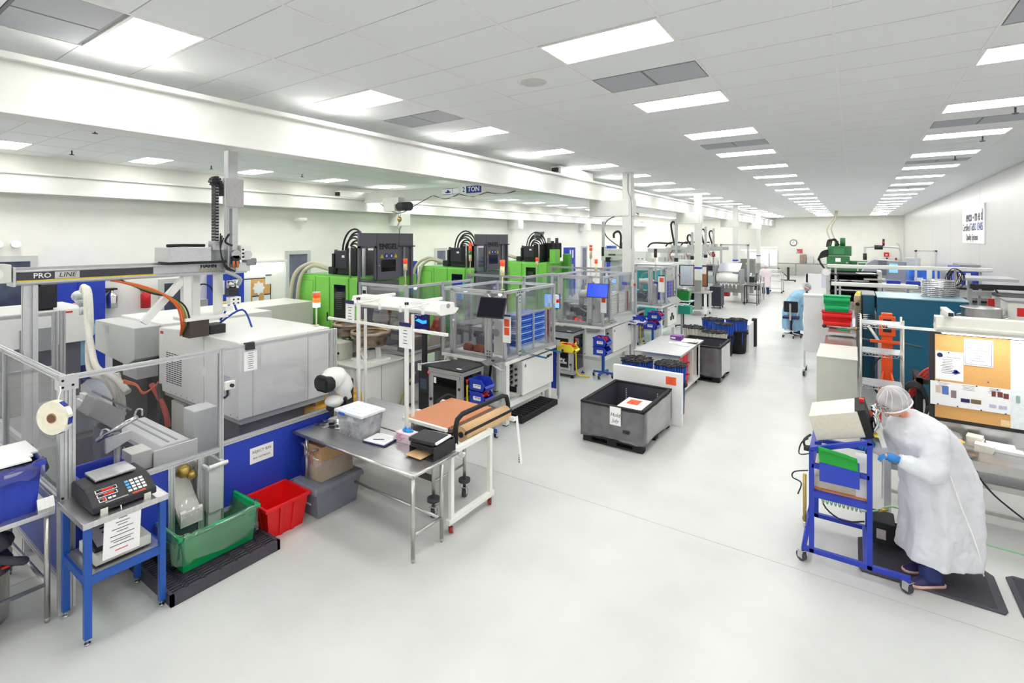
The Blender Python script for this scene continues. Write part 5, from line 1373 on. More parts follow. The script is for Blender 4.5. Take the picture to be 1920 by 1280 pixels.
beacon('red and cream signal beacon by the third black press', -7.5, 12.3, 0, 2.5, ((cap_w, .14), (cap_r, .1)), d=.045)
beacon('red and cream signal beacon near the blue wall cabinet', -8.6, 18.2, 0, 2.5, ((cap_w, .3), (cap_r, .1), (cap_w, .04), (cap_r, .08)), d=.06)
beacon('black signal beacon post behind the second robot cell', -8.0, 18.0, 0, 2.6, ((black, .25), (black, .1)), d=.05)
beacon('black signal beacon post over the third robot cell', -5.2, 15.75, 2.38, .3, ((black, .2), (black, .08)), d=.05)
beacon('red, orange and white signal beacon standing behind the white machine top', -6.55, 4.5, 2.0, .28, ((M('beacon_cyan', (190, 240, 240), .3, emit=((200, 250, 250), .6)), .07), (M('beacon_orange', (240, 120, 50), .3, emit=((240, 110, 40), .4)), .07), (cap_r, .07), (lgrey, .015)), d=.055)

bin_stand('blue bin stand by the nearest black glass cabinet', -5.12, 6.95 - .25, .55, 2, False)
hopper_bin('lower blue hopper bin on the nearest stand, with red parts', -5.1, 6.62, .58, bluebin, fill=redm)
hopper_bin('upper blue hopper bin on the nearest stand', -5.1, 6.62, .78, bluebin)
bin_stand('blue bin stand in front of the second robot cell', -4.9, 11.05, .5, 2, True)
hopper_bin('lower blue hopper bin on the stand before the second robot cell', -4.88, 10.98, .56, bluebin, w=.3, d=.36, h=.2)
hopper_bin('upper blue hopper bin heaped with red parts before the second robot cell', -4.88, 10.98, .77, bluebin, w=.3, d=.36, h=.2, fill=redm)
bin_stand('blue bin stand in front of the third robot cell', -4.95, 14.75, .56, 2, True)
hopper_bin('lower blue hopper bin heaped with red parts before the third robot cell', -4.95, 14.7, .60, bluebin, w=.34, d=.42, h=.24, fill=redm)
hopper_bin('upper blue hopper bin heaped with red parts before the third robot cell', -4.88, 14.86, .85, bluebin, w=.34, d=.42, h=.24, fill=redm)
hopper_bin('yellow hopper bin of red parts on the end of the nearest robot cell', -4.72, 8.95, 1.02, yellow, w=.2, d=.42, h=.16, fill=redm, lab=False)
hopper_bin('blue hopper bin hooked on the end of the second robot cell', -4.72, 12.95, 1.0, bluebin, w=.26, d=.4, h=.22, lab=True)
for n, (yy, lab) in enumerate(((7.9, 'blue painted hook arm nearest on the first robot cell'), (8.45, 'blue painted hook arm farther along the first robot cell'))):
    hk = T('hook_arm', lab, 'hook', (-4.8, yy, 1.1), 'hook arms')
    B().tube([(-5.0, yy, 1.14), (-4.62, yy, 1.12), (-4.58, yy, 1.16)], .018, 8).to('arm', M('arm_teal', (40, 120, 170), .4), hk)
    B().ball((-4.58, yy, 1.16), .028, 8).to('arm_tip', black, hk)
for n, (yy, lab) in enumerate(((12.7, 'white hook arms on the end of the second robot cell'), (17.0, 'white hook arms on the end of the third robot cell'))):
    hk = T('hook_arm', lab, 'hook', (-4.8, yy, 1.1), 'hook arms')
    B().tube([(-5.0, yy, 1.14), (-4.5, yy, 1.1), (-4.46, yy, 1.15)], .02, 8).tube([(-5.0, yy - .3, 1.14), (-4.6, yy - .3, 1.1), (-4.56, yy - .3, 1.15)], .02, 8).to('arms', white, hk)
ep = T('blue_partition', 'blue end panel on aluminium legs at the far end of the nearest robot cell', 'panel', (-5.05, 9.1, 0))
bx(ep, 'blue_panel', blue, -5.4, -5.06, 9.05, 9.07, .2, 1.12)
for x in (-5.42, -5.02):
    l = B().ext((x, 9.08, .06), (x, 9.08, 1.2), .05).to('leg', alu, ep)
    B().cyl((x, 9.08, 0), (x, 9.08, .06), .02, n=10).to('levelling_foot', chrome, l)
ep2 = T('end_post', 'slim aluminium end post at the far end of the second robot cell', 'post', (-5.0, 13.35, 0))
l = B().ext((-4.9, 13.16, .06), (-4.9, 13.16, 2.35), .07).to('post', alu, ep2)
B().cyl((-4.93, 13.18, 0), (-4.93, 13.18, .06), .03, n=10).to('levelling_foot', chrome, ep2)
bx(ep2, 'corrugated_box', cream, -4.88, -4.7, 13.05, 13.25, 0, .35, .01)
fb = T('floor_mat_box', 'black slotted plastic base on the floor under the nearest robot cell', 'base', (-4.95, 7.9, 0))
bx(fb, 'base', blackm, -5.25, -4.85, 7.45, 8.75, 0, .1, .01)
b = B()
for i in range(12): b.box(-5.2, -4.9, 7.5 + i * .1, 7.55 + i * .1, .1, .13)
b.to('ribs', blackm, fb)

# guard frame of the first green press with its orange robot
gf = T('press_guard', 'aluminium guard frame with panes around the orange robot', 'guard', (-7.8, 7.8, 0))
gx0, gx1, gy0, gy1 = -8.5, -7.15, 6.88, 8.85
for x, y in ((gx0, gy0), (gx1, gy0), (gx1, gy1), (gx1, 7.9)): B().ext((x, y, 1.02 if y < 7 and x < -8 else 0), (x, y, 2.38), .06).to('post', alu, gf)
for z in (1.05, 2.35):
    B().ext((gx0, gy0, z), (gx1, gy0, z), .05).to('rail', alu, gf)
    B().ext((gx1, gy0, z), (gx1, gy1, z), .05).to('rail', alu, gf)
bx(gf, 'pane', pane, gx0, gx1, gy0 - .003, gy0 + .003, 1.05, 2.33)
bx(gf, 'pane', pane, gx1 - .003, gx1 + .003, gy0, gy1, 1.05, 2.33)
bx(gf, 'warning_card', paper, gx0 + .06, gx0 + .2, gy0 - .01, gy0 - .004, 2.12, 2.3)
bx(gf, 'warning_card_print', black, gx0 + .08, gx0 + .18, gy0 - .014, gy0 - .01, 2.15, 2.22)
orb = T('jointed_robot', 'orange six-axis robot arm inside the press guard', 'robot', (-7.75, 7.75, 1.0))
B().cyl((-7.75, 7.75, 1.0), (-7.75, 7.75, 1.2), .14, n=16).to('robot_base', orange, orb)
B().tube([(-7.75, 7.75, 1.2), (-7.85, 7.7, 1.42), (-8.0, 7.6, 1.62)], .1, 12, 4, rs=[.13, .1, .11]).to('lower_arm', orange, orb)
B().tube([(-8.0, 7.6, 1.66), (-8.2, 7.6, 1.76), (-8.4, 7.6, 1.72)], .08, 12, 4, rs=[.11, .09, .07]).to('forearm', orange, orb)
B().ball((-8.0, 7.6, 1.64), .13, 12).to('elbow', orange, orb)
B().tube([(-7.4, 7.9, 1.4), (-7.3, 7.9, 1.6), (-7.25, 7.9, 1.45)], .05, 10, 4).ball((-7.25, 7.9, 1.4), .09, 10).to('second_joint', orange, orb)
B().tube([(-7.75, 7.75, 1.25), (-7.5, 7.85, 1.3), (-7.4, 7.9, 1.4)], .06, 10, 3).to('link', orange, orb)
tbp = T('guard_table', 'grey braced table under the orange robot', 'table', (-7.4, 7.9, 0))
bx(tbp, 'tabletop', M('table_brown', (150, 132, 124), .5), -8.2, -7.2, 7.4, 8.9, .93, 1.0, .01)
for x, y in ((-7.25, 7.45), (-7.25, 8.8), (-8.1, 7.45), (-8.1, 8.8)): bx(tbp, 'leg', grey, x - .05, x + .05, y - .05, y + .05, 0, .93)
B().ob((-7.25, 8.1, .6), (.06, .9, .1), Matrix.Rotation(.6, 3, 'X')).to('brace', grey, tbp)
for n, (x, y, lab) in enumerate(((-7.95, 7.3, 'white scara robot head left of the orange robot'), (-7.35, 7.05, 'white scara robot head in front of the orange robot'))):
    x, y = ((-8.42, 7.35), (-7.55, 7.05))[n]
    e = T('scara_robot', lab, 'robot', (x, y, 1.0), 'scara heads')
    B().frus((x, y, 1.52), (.14, .12), (x, y, 1.88), (.1, .09)).to('head_cover', lgrey, e, .015)
    txt(e, 'maker_letters', 'EPSON', (x, y - .115, 1.72), .06, inkb, '-y')
    bx(e, 'arm', lgrey, x - .14, x + .12, y - .08, y + .09, 1.44, 1.52, .01)
    B().cyl((x, y, 1.25), (x, y, 1.44), .025).cyl((x, y + .05, 1.0), (x, y + .05, 1.44), .06).to('spindle', grey, e)
    B().box(x - .1, x + .1, y - .12, y - .1, 1.28, 1.38).to('socket_plate', paper, e)
pn = T('pneumatic_panel', 'steel service panel with valves on a post behind the monitor', 'panel', (-6.9, 8.3, 0))
bx(pn, 'cabinet', grey, -7.0, -6.5, 8.2, 8.9, .1, 1.5, .01)
B().tube([(-6.48, 8.4, 1.3), (-6.4, 8.3, .8), (-6.45, 8.35, .3)], .03, 8, 4).tube([(-6.48, 8.6, 1.2), (-6.35, 8.55, .7), (-6.45, 8.6, .2)], .03, 8, 4).to('black_hose', cable, pn)
vb = B()
for i in range(6): vb.cyl((-6.95 + i * .08, 8.2, 1.35), (-6.95 + i * .08, 8.16, 1.35), .025, n=8)
vb.to('valve_row', dgrey, pn)
for x in (-6.95, -6.55): bx(pn, 'leg', grey, x - .03, x + .03, 8.3, 8.8, 0, .1)
def lined_barrel(label, x, y, h=.9, r=.2):
    t = T('lined_barrel', label, 'barrel', (x, y, 0), 'amber lined barrels')
    B().lathe([(0, .02), (r * .85, .02), (r * .95, h * .5), (r, h - .05)], (x, y, 0), 20).to('barrel_wall', M('barrel_amber', (200, 150, 50), .5, 0, .15, 9), t)
    rnd = random.Random(5)
    n = 28
    rings = []
    for rr, z in ((r * .5, h - .35), (r * .93, h - .06), (r * 1.05, h + .01), (r * 1.12, h - .04), (r * 1.12, h - .3)):
        rings.append([(x + rr * (1 + .05 * math.sin(k * 2.3) + .03 * rnd.random()) * math.cos(2 * PI * k / n), y + rr * (1 + .05 * math.sin(k * 2.3) + .03 * rnd.random()) * math.sin(2 * PI * k / n), z + .02 * rnd.random()) for k in range(n)])
    B().add([p for q in rings for p in q], [(i * n + k, i * n + (k + 1) % n, (i + 1) * n + (k + 1) % n, (i + 1) * n + k) for i in range(4) for k in range(n)], True).to('amber_bag', ybag, t)
    return t
lined_barrel('barrel lined with an amber bag behind the stereo viewer', -6.47, 4.97, .9)
lined_barrel('amber lined barrel just inside the fence beside the stereo viewer', -6.56, 4.5, .88, .22)
# ================================================================ three green vertical presses
def press(k, Y, tower=True):
    word = ('nearest', 'second', 'third')[k]
    t = T('moulding_press', '%s green vertical moulding press %s' % (word, ('with grey ENGEL tower and black hoses', 'with grey ENGEL tower farther down the row', 'without a tower, black hoses on top')[k]), 'press', (-11, Y, 0), 'green moulding presses')
    x0, x1 = -12.25, -9.8
    H = 2.33
    bx(t, 'base_cabinet', green, x0, x1, Y + .02, Y + 1.85, 0, H, .01)
    edges = [x0, -11.55, -11.5, -10.95, -10.9, -10.2, -10.17, x1]
    for a, b, pr in ((x0, -11.55, .02), (-11.5, -10.96, .03), (-10.92, -10.2, .035), (-10.17, x1, .03)):
        p = bx(t, 'cover_panel', green, a + .01, b - .01, Y + .02 - pr, Y + .02, .08, H - .02, .008)
        if a == x0:
            bx(p, 'recess_panel', greend, a + .1, b - .08, Y - .004, Y + .0, 1.62, H - .12, .004); bx(p, 'recess_face', green, a + .12, b - .1, Y - .01, Y - .004, 1.64, H - .14, .004)
        if a == -10.92:
            bx(p, 'dark_window', blackglass, -10.74, -10.3, Y - .03, Y - .014, 1.0, 2.14)
            lv = B()
            for i in range(9): lv.box(-10.66, -10.42, Y - .034, Y - .03, 1.55 + i * .05, 1.56 + i * .05)
            lv.to('louvres', dgrey, p)
        if a == -11.5:
            bx(p, 'warning_label', black, -11.05, -11.0, Y - .014, Y - .01, 1.2, 1.42)
    bx(t, 'top_deck', greend, x0 + .05, x1 - .05, Y + .05, Y + 1.8, H, H + .02)
    # injection unit and hoses
    bx(t, 'pump_block', M('block_dark', (44, 44, 56), .45), -11.0, -10.12, Y + .2, Y + .9, 2.52, 2.98, .02)
    bx(t, 'valve_stack', black, -11.05, -10.1, Y + .3, Y + 1.1, 2.36, 2.54, .02)
    bx(t, 'rear_block', blackm, -10.5, -10.1, Y + .15, Y + .3, 2.45, 3.05, .01)
    bx(t, 'white_tag', paper, -10.72, -10.62, Y + .19, Y + .2, 2.8, 2.86)
    B().cyl((-11.1, Y + .3, 2.4), (-11.1, Y + .3, 3.0), .04).box(-11.14, -11.06, Y + .2, Y + .3, 2.55, 2.9).to('accumulator', black, t)
    for j in range(7):
        wj, hj = .16 + .048 * j, .12 + .075 * j
        B().tube([(-10.6 + .01 * j - wj * math.cos(q), Y + .42 + .05 * (j % 3) + .02 * math.sin(q), 2.96 + hj * math.sin(q)) for q in [PI * i / 12 for i in range(13)]], .024, 8).to('hydraulic_hose', cable, t)
    for j in range(2):
        B().tube([(-11.1 - .03 * j, Y + .3, 2.96), (-11.14 - .03 * j, Y + .28, 2.7), (-11.12, Y + .28, 2.45)], .024, 8, 3).to('hydraulic_hose', cable, t)
    B().cyl((-10.15, Y + .0, H), (-10.15, Y + .0, 3.1), .025, n=8).to('pipe', steelr, t)
    B().tube([(-12.2, Y - .2, .2), (-12.35, Y - .2, 1.4), (-12.25, Y - .15, 2.3), (-11.95, Y + .1, 2.62), (-11.6, Y + .3, 2.55), (-11.3, Y + .4, 2.45)], .05, 10, 6).to('beige_hose', beige, t)
    B().tube([(-12.05, Y - .12, .2), (-12.15, Y - .12, 1.4), (-12.05, Y - .1, 2.25), (-11.85, Y + .1, 2.56), (-11.55, Y + .3, 2.5), (-11.3, Y + .45, 2.42)], .05, 10, 6).to('beige_hose', beige, t)
    bx(t, 'hose_fitting', black, -11.42, -11.2, Y + .3, Y + .6, 2.36, 2.55, .01)
    bx(t, 'yellow_valve', yellow, -11.35, -11.1, Y + .6, Y + .72, 2.5, 2.58, .01)
    if tower:
        tx = -9.7
        y0 = Y - .1
        ys_ = (y0, y0 + .54, y0 + 1.27, y0 + 1.78)
        bx(t, 'tower_core', dgrey, -10.2, tx - .06, y0 + 1.1, ys_[3] - .04, 2.3, 3.40, .01)
        for a, b in ((0, 1), (1, 2), (2, 3)):
            bx(t, 'tower_fascia', dgrey, tx - .06, tx, ys_[a] + .004, ys_[b] - .004, 3.1, 3.42, .006)
        d = bx(t, 'tower_door', dgrey, tx - .06, tx + .02, ys_[1] + .01, ys_[2] - .01, 2.26, 3.1, .006)
        bx(d, 'door_window', blackglass, tx + .02, tx + .026, ys_[1] + .13, ys_[2] - .13, 2.46, 2.76)
        txt(d, 'maker_letters', 'ENGEL', (tx + .024, (ys_[1] + ys_[2]) / 2, 3.08), .19, black, '+x', ext=.003, bold=.006, sx=1.05)
        for q, m in ((-.22, yellow), (.24, yellow)):
            yc = (ys_[1] + ys_[2]) / 2 + q
            B().prism([(yc - .055, 2.8), (yc + .055, 2.8), (yc, 2.9)], 0, tx + .02, tx + .026).to('warning_triangle', m, d)
        for q in (-.07, .09):
            yc = (ys_[1] + ys_[2]) / 2 + q
            p = B().cyl((tx + .02, yc, 2.85), (tx + .026, yc, 2.85), .065, n=18).to('sign_disc', inkb, d)
            bx(p, 'pictogram', paper, tx + .026, tx + .029, yc - .02, yc + .025, 2.82, 2.88)
        B().cyl((tx + .02, ys_[1] + .05, 2.62), (tx + .04, ys_[1] + .05, 2.62), .018, n=8).to('door_lock', chrome, d)
        f = B()
        f.box(tx - .05, tx, ys_[0], ys_[0] + .06, .7, 3.1).box(tx - .05, tx, ys_[1] - .06, ys_[1] - .01, .7, 3.1).box(tx - .05, tx, ys_[0], ys_[1], 3.05, 3.1).box(tx - .05, tx, ys_[0], ys_[1], 2.22, 2.27)
        f.to('guard_frame', dgrey, t)
        bx(t, 'guard_pane', pane, tx - .03, tx - .02, ys_[0] + .06, ys_[1] - .06, 2.27, 3.05)
        B().cyl((tx - .15, ys_[0] + .27, 2.3), (tx - .15, ys_[0] + .27, 3.05), .04, n=12).to('tie_bar', lgrey, t)
        bx(t, 'lower_guard', dgrey, tx - .06, tx + .01, ys_[0], ys_[2], .3, 2.22, .006)
        bx(t, 'tower_post', dgrey, tx - .05, tx, ys_[3] - .07, ys_[3], .3, 3.1)
        B().box(tx - .08, tx + .03, ys_[2] - .05, ys_[3] + .05, 3.07, 3.1).to('tower_rail', black, t)
        B().box(tx - .05, tx - .02, ys_[2] + .18, ys_[2] + .24, 2.3, 3.08).to('inner_strut', grey, t)
        bx(t, 'end_cover', green, -9.95, tx - .02, ys_[3] + .02, ys_[3] + .14, .1, 2.34)
    else:
        for j in range(4):
            B().cyl((-10.05 + .16 * (j % 2), Y + .6 + .35 * (j // 2), 2.35), (-10.05 + .16 * (j % 2), Y + .6 + .35 * (j // 2), 3.3 - .12 * (j % 3)), .07, n=10).to('clamp_column', black if j % 2 else steelr, t)
        bx(t, 'upper_block', blackm, -10.3, -9.85, Y + .5, Y + 1.3, 2.5, 3.1, .03)
        B().frus((-10.5, Y + .6, 3.25), (.08, .08), (-10.5, Y + .6, 3.55), (.16, .16)).to('grey_hopper', grey, t)
        bx(t, 'green_column', green, -9.85, -9.6, Y + .3, Y + .7, 2.3, 2.85, .01); bx(t, 'green_column', greend, -9.75, -9.5, Y + 1.2, Y + 1.5, 1.6, 2.65, .01)
    return t
press(0, 7.9); press(1, 12.35); press(2, 16.8, False)
for n, (x, y, z, lab) in enumerate(((-12.6, 12.2, 2.5, 'blue cabinet between the first and second green presses'), (-12.2, 20.5, 2.75, 'blue cabinet with papers past the third green press'), (-13.5, 26.0, 2.75, 'blue cabinet with white sheets by the tall narrow door'), (-12.8, 30.5, 2.8, 'blue cabinet by the wheeled black reel'))):
    t = T('storage_cabinet', lab, 'cabinet', (x, y, 0), 'blue cabinets along the presses')
    bx(t, 'body', blue, x - .3, x, y - .45, y + .45, 0, z, .01)
    for q in (-.22, .22): bx(t, 'cabinet_door', blue, x, x + .02, y + q - .215, y + q + .215, .06, z - .03, .004)
    if n in (1, 2):
        for q in (-.2, .1): bx(t, 'white_sheet', paper, x + .02, x + .024, y + q - .07, y + q + .07, z - .6, z - .15)
for n, (x, y, lab) in enumerate(((-9.0, 11.0, 'grey braced guard frame in front of the second green press'), (-8.9, 15.6, 'grey braced guard frame in front of the third green press'))):
    t = T('machine_guard', lab, 'guard', (x, y, 0), 'press guard frames')
    for a, b in ((0, 0), (1.9, 0), (1.9, 1.6), (0, 1.6)): B().ext((x + a, y + b, 0), (x + a, y + b, 2.3), .06).to('post', alu, t)
    for z in (2.27, 1.1):
        B().ext((x, y, z), (x + 1.9, y, z), .06).to('rail', alu, t)
        B().ext((x + 1.9, y, z), (x + 1.9, y + 1.6, z), .06).to('rail', alu, t)
    bx(t, 'pane', pane, x, x + 1.9, y - .003, y + .003, 1.1, 2.25)
    bx(t, 'pane', pane, x + 1.897, x + 1.903, y, y + 1.6, 1.1, 2.25)
    B().prism([(x, 2.1), (x + .3, 2.27), (x, 2.27)], 1, y - .02, y + .02).to('gusset', grey, t)
    bx(t, 'enclosure_box', grey, x + .2, x + 1.5, y + .5, y + 1.3, 0, 1.1, .01)

# ================================================================ along the aisle: crates, drums of rods, work table
def crate(label, x0, x1, y0, y1, z):
    t = T('bulk_crate', label, 'crate', ((x0 + x1) / 2, (y0 + y1) / 2, 0), 'black bulk crates')
    cm = M('crate_grey', (66, 65, 76), .5, 0, .12, 9)
    for a, b, c, d in ((x0, x1, y0, y0 + .04), (x0, x1, y1 - .04, y1), (x0, x0 + .04, y0, y1), (x1 - .04, x1, y0, y1)):
        bx(t, 'crate_wall', cm, a, b, c, d, .13, z - .02, .006)
    r = B()
    for a, b, c, d in ((x0 - .01, x1 + .01, y0 - .01, y0 + .05), (x0 - .01, x1 + .01, y1 - .05, y1 + .01), (x0 - .01, x0 + .05, y0, y1), (x1 - .05, x1 + .01, y0, y1)): r.box(a, b, c, d, z - .03, z)
    r.to('rim', blackm, t, .006)
    bx(t, 'crate_floor', blackm, x0, x1, y0, y1, .1, .14)
    for a in (x0 + .1, (x0 + x1) / 2, x1 - .1):
        for c in (y0 + .1, (y0 + y1) / 2, y1 - .1): bx(t, 'foot', blackm, a - .08, a + .08, c - .08, c + .08, 0, .1, .01)
    for c in (y0 + .08, y1 - .08): bx(t, 'runner', blackm, x0 + .02, x1 - .02, c - .05, c + .05, 0, .03)
    b = B()
    for q in (.22, .78):
        for i in range(8): b.box(x0 + (x1 - x0) * q - .01, x0 + (x1 - x0) * q + .01, y1 - .045, y1 - .04, .25 + i * (z - .35) / 8, .27 + i * (z - .35) / 8)
    b.to('hinge_slots', lgrey, t)
    # stretch wrap round the outside
    n = 40
    rnd = random.Random(11)
    rings = []
    per = [(x0, y0), (x1, y0), (x1, y1), (x0, y1)]
    for i in range(9):
        zz = .1 + (z - .14) * i / 8
        ring = []
        for e in range(4):
            (ax, ay), (bx_, by) = per[e], per[(e + 1) % 4]
            for k in range(10):
                q = k / 10
                nx, ny = (by - ay), -(bx_ - ax)
                l = math.hypot(nx, ny)
                dd = .012 + .012 * rnd.random() + (.01 if i == 0 else 0)
                ring.append((ax + (bx_ - ax) * q + nx / l * dd, ay + (by - ay) * q + ny / l * dd, zz + (rnd.random() - .5) * .02 + (.05 * math.sin(q * 3 + e) if i == 0 else 0)))
        rings.append(ring)
    B().add([p for q in rings for p in q], [(i * n + k, i * n + (k + 1) % n, (i + 1) * n + (k + 1) % n, (i + 1) * n + k) for i in range(8) for k in range(n)], True).to('stretch_wrap', wrap, t)
    return t
c1 = crate('big black bulk crate in stretch wrap, nearest in the aisle', -3.68, -2.64, 7.42, 8.85, .66)
bx(c1, 'paper_tag', paper, -3.16, -2.98, 7.375, 7.385, .38, .66)
txt(c1, 'tag_writing', 'Hold', (-3.07, 7.373, .54), .08, ink, '-y', shear=.2); txt(c1, 'tag_writing', 'July', (-3.07, 7.373, .45), .075, ink, '-y', shear=.2)
bx(c1, 'diamond_patch', black, -2.95, -2.85, 7.38, 7.39, .28, .32)
fs_ = T('foam_sheet', 'white foam sheet with an orange card lying inside the nearest bulk crate', 'sheet', (-3.0, 7.8, .45))
bx(fs_, 'sheet', foam, -3.28, -2.72, 7.5, 8.5, .44, .49, .004); bx(fs_, 'orange_card', orangel, -3.2, -3.0, 8.15, 8.4, .49, .493)
fb_ = T('foam_board', 'white foam board with an orange label standing behind the nearest crate', 'board', (-3.1, 9.0, 0))
bx(fb_, 'board', foam, -3.76, -2.48, 8.93, 9.02, 0, .91, .004)
ol = bx(fb_, 'orange_label', orangel, -2.76, -2.58, 8.924, 8.93, .70, .84)
lines(ol, M('print_rust', (190, 70, 40), .6), '-y', (-2.67, 8.924, .82), .12, .09, 5)
def rod_drum(label, x, y, zt, r, rodm, can=True, n=150, grp='drums of black-tipped rods', zr=.3):
    t = T('rod_drum', label, 'drum', (x, y, 0), grp)
    zc = zt - .3
    if can:
        B().lathe([(0, .01), (r * .82, .01), (r * .88, zc * .5), (r * 1.0, zc - .04), (r * 1.06, zc - .04), (r * 1.06, zc), (r * .97, zc), (r * .9, .06), (0, .06)], (x, y, 0), 24).to('black_can', blackm, t)
        B().box(x + r * 1.0, x + r * 1.1, y - .06, y + .06, zc - .1, zc - .05).to('can_handle', blackm, t, .006)
    rnd = random.Random(int(abs(x * 991 + y * 17)))
    a, b = B(), B()
    for k in range(n):
        q = math.sqrt((k + .5) / n) * r * .97
        th = k * 2.39996
        px, py = x + q * math.cos(th), y + q * math.sin(th)
        ln = 1 + .08 * (q / r)
        h = zt - .03 + rnd.random() * .035
        if q > r * .80:
            a.cyl((x + (px - x) * .86, y + (py - y) * .86, .1), (px * ln + x * (1 - ln), py * ln + y * (1 - ln), h - .02), .018, n=5, cap=False)
        aa = rnd.random() * .6 + .5
        b.ob((px * ln + x * (1 - ln), py * ln + y * (1 - ln), h), (.075, .018, .02), Matrix.Rotation(aa + rnd.random() * .3, 3, 'Z') @ Matrix.Rotation((rnd.random() - .5) * .3, 3, 'Y'))
    B().lathe([(r * .8, .12), (r * .9, zt - .05), (0, zt - .04)], (x, y, 0), 24).to('rod_core', rodm, t)
    a.to('rods', rodm, t, kind='stuff'); b.to('rod_tips', black, t, kind='stuff')
    return t
rodb = M('rod_blue', (36, 84, 190), .35, 0, .12, 20)
rodw = M('rod_white', (206, 204, 192), .4, 0, .08, 20)
rod_drum('drum of blue rods with black tips behind the foam board, left one', -3.46, 9.38, .97, .28, rodb, n=190)
rod_drum('drum of blue rods with black tips behind the foam board, right one', -2.82, 9.40, .97, .27, rodb, n=180)
c2_ = atZ(1302, 612, .88); rod_drum('bundle of white rods with black tips beyond the work table, left one', c2_.x, c2_.y, .88, .28, rodw, n=110)
c2_ = atZ(1340, 622, .86); rod_drum('drum of white rods with black tips nearest behind the second crate', c2_.x, c2_.y, .88, .3, rodw, n=110)
c2_ = atZ(1337, 597, .92); rod_drum('drum of blue rods with black tips at the back left of the drum group', c2_.x, c2_.y, .92, .3, rodb, n=110)
rod_drum('blue rods in a tall black can at the back right of the drum group', -2.78, 15.6, .96, .28, rodb, n=110)
c2_ = atZ(1356, 607, .9); rod_drum('bagged blue rods in the middle of the drum group', c2_.x, c2_.y + .1, .9, .24, rodb, n=100)
crate('black bulk crate beside the stainless-topped work table', -3.5, -2.5, 12.05, 13.2, .82)
f2 = T('foam_board', 'white foam board with a black edge past the drum group', 'board', (-2.55, 16.3, 0))
bx(f2, 'board', foam, -2.66, -2.5, 15.9, 16.7, 0, .78, .004); bx(f2, 'black_frame', blackm, -2.56, -2.44, 16.72, 16.95, 0, .84, .004); bx(f2, 'red_tag', redm, -2.67, -2.64, 15.88, 15.9, .55, .7)
w3 = T('work_table', 'white aisle work table with stainless top and open shelf of red bins', 'table', (-3.3, 11, 0))
bx(w3, 'tabletop', steel, -3.8, -2.83, 10.1, 11.98, .92, .965, .004)
for y in (10.25, 11.88): bx(w3, 'end_panel', white, -3.65, -2.92, y - .03, y + .03, .15, .92, .004)
bx(w3, 'back_panel', white, -3.68, -3.64, 10.2, 11.9, .15, .92)
bx(w3, 'bottom_shelf', white, -3.66, -2.90, 10.2, 11.92, .12, .17, .004)
for y in (10.24, 11.3, 11.88): bx(w3, 'upright', white, -2.96, -2.90, y - .03, y + .03, .15, .92)
bx(w3, 'front_rail', white, -2.94, -2.90, 10.2, 11.9, .86, .92)
for x, y in ((-3.6, 10.3), (-2.97, 10.3), (-3.6, 11.8), (-2.97, 11.8)): caster(w3, x, y, black, .048)
for n, (y, z) in enumerate(((10.5, .17), (10.5, .42), (10.5, .66), (10.85, .17), (10.85, .42), (10.85, .66))):
    b = open_bin('bin', 'red stacking bin %s in the work table shelf, %s stack' % (('at the bottom', 'second up', 'on top')[n % 3], 'near' if n < 3 else 'far'), 'bin', red, -3.07, y, z, .15, .16, .22, .92, ribs=0, group='red bins in the work table')
bd = T('binder', 'open white ring binder with forms on the stainless-topped work table', 'binder', (-3.2, 11.6, .965))
for x, z in ((-3.12, .972), (-2.98, .985)):
    B().ob((x, 11.6, z), (.2, .3, .012), Matrix.Rotation(.15, 3, 'Z')).to('page', paper, bd)
B().tube([(-2.93, 11.45, .98), (-2.9, 11.5, 1.03), (-2.9, 11.7, 1.03), (-2.93, 11.75, .98)], .008, 6, 4).to('binder_ring', chrome, bd)
pf = T('paper_forms', 'loose white forms near the binder on the work table', 'papers', (-3.2, 11.2, .966))
B().ob((-3.28, 11.3, .968), (.28, .2, .003), Matrix.Rotation(.3, 3, 'Z')).to('sheet', paper, pf); B().ob((-3.05, 11.15, .97), (.24, .2, .003), Matrix.Rotation(-.1, 3, 'Z')).to('sheet', paper, pf)
B().ob((-3.3, 11.3, .971), (.1, .02, .001), Matrix.Rotation(.3, 3, 'Z')).to('print', ink, pf)
pb_ = T('carton', 'small purple carton on the work table by the binder', 'box', (-3.35, 11.7, .965))
bx(pb_, 'carton', M('purple', (120, 50, 150), .5), -3.5, -3.25, 11.65, 11.85, .965, 1.05, .004); bx(pb_, 'white_print', paper, -3.48, -3.38, 11.645, 11.65, .98, 1.02)
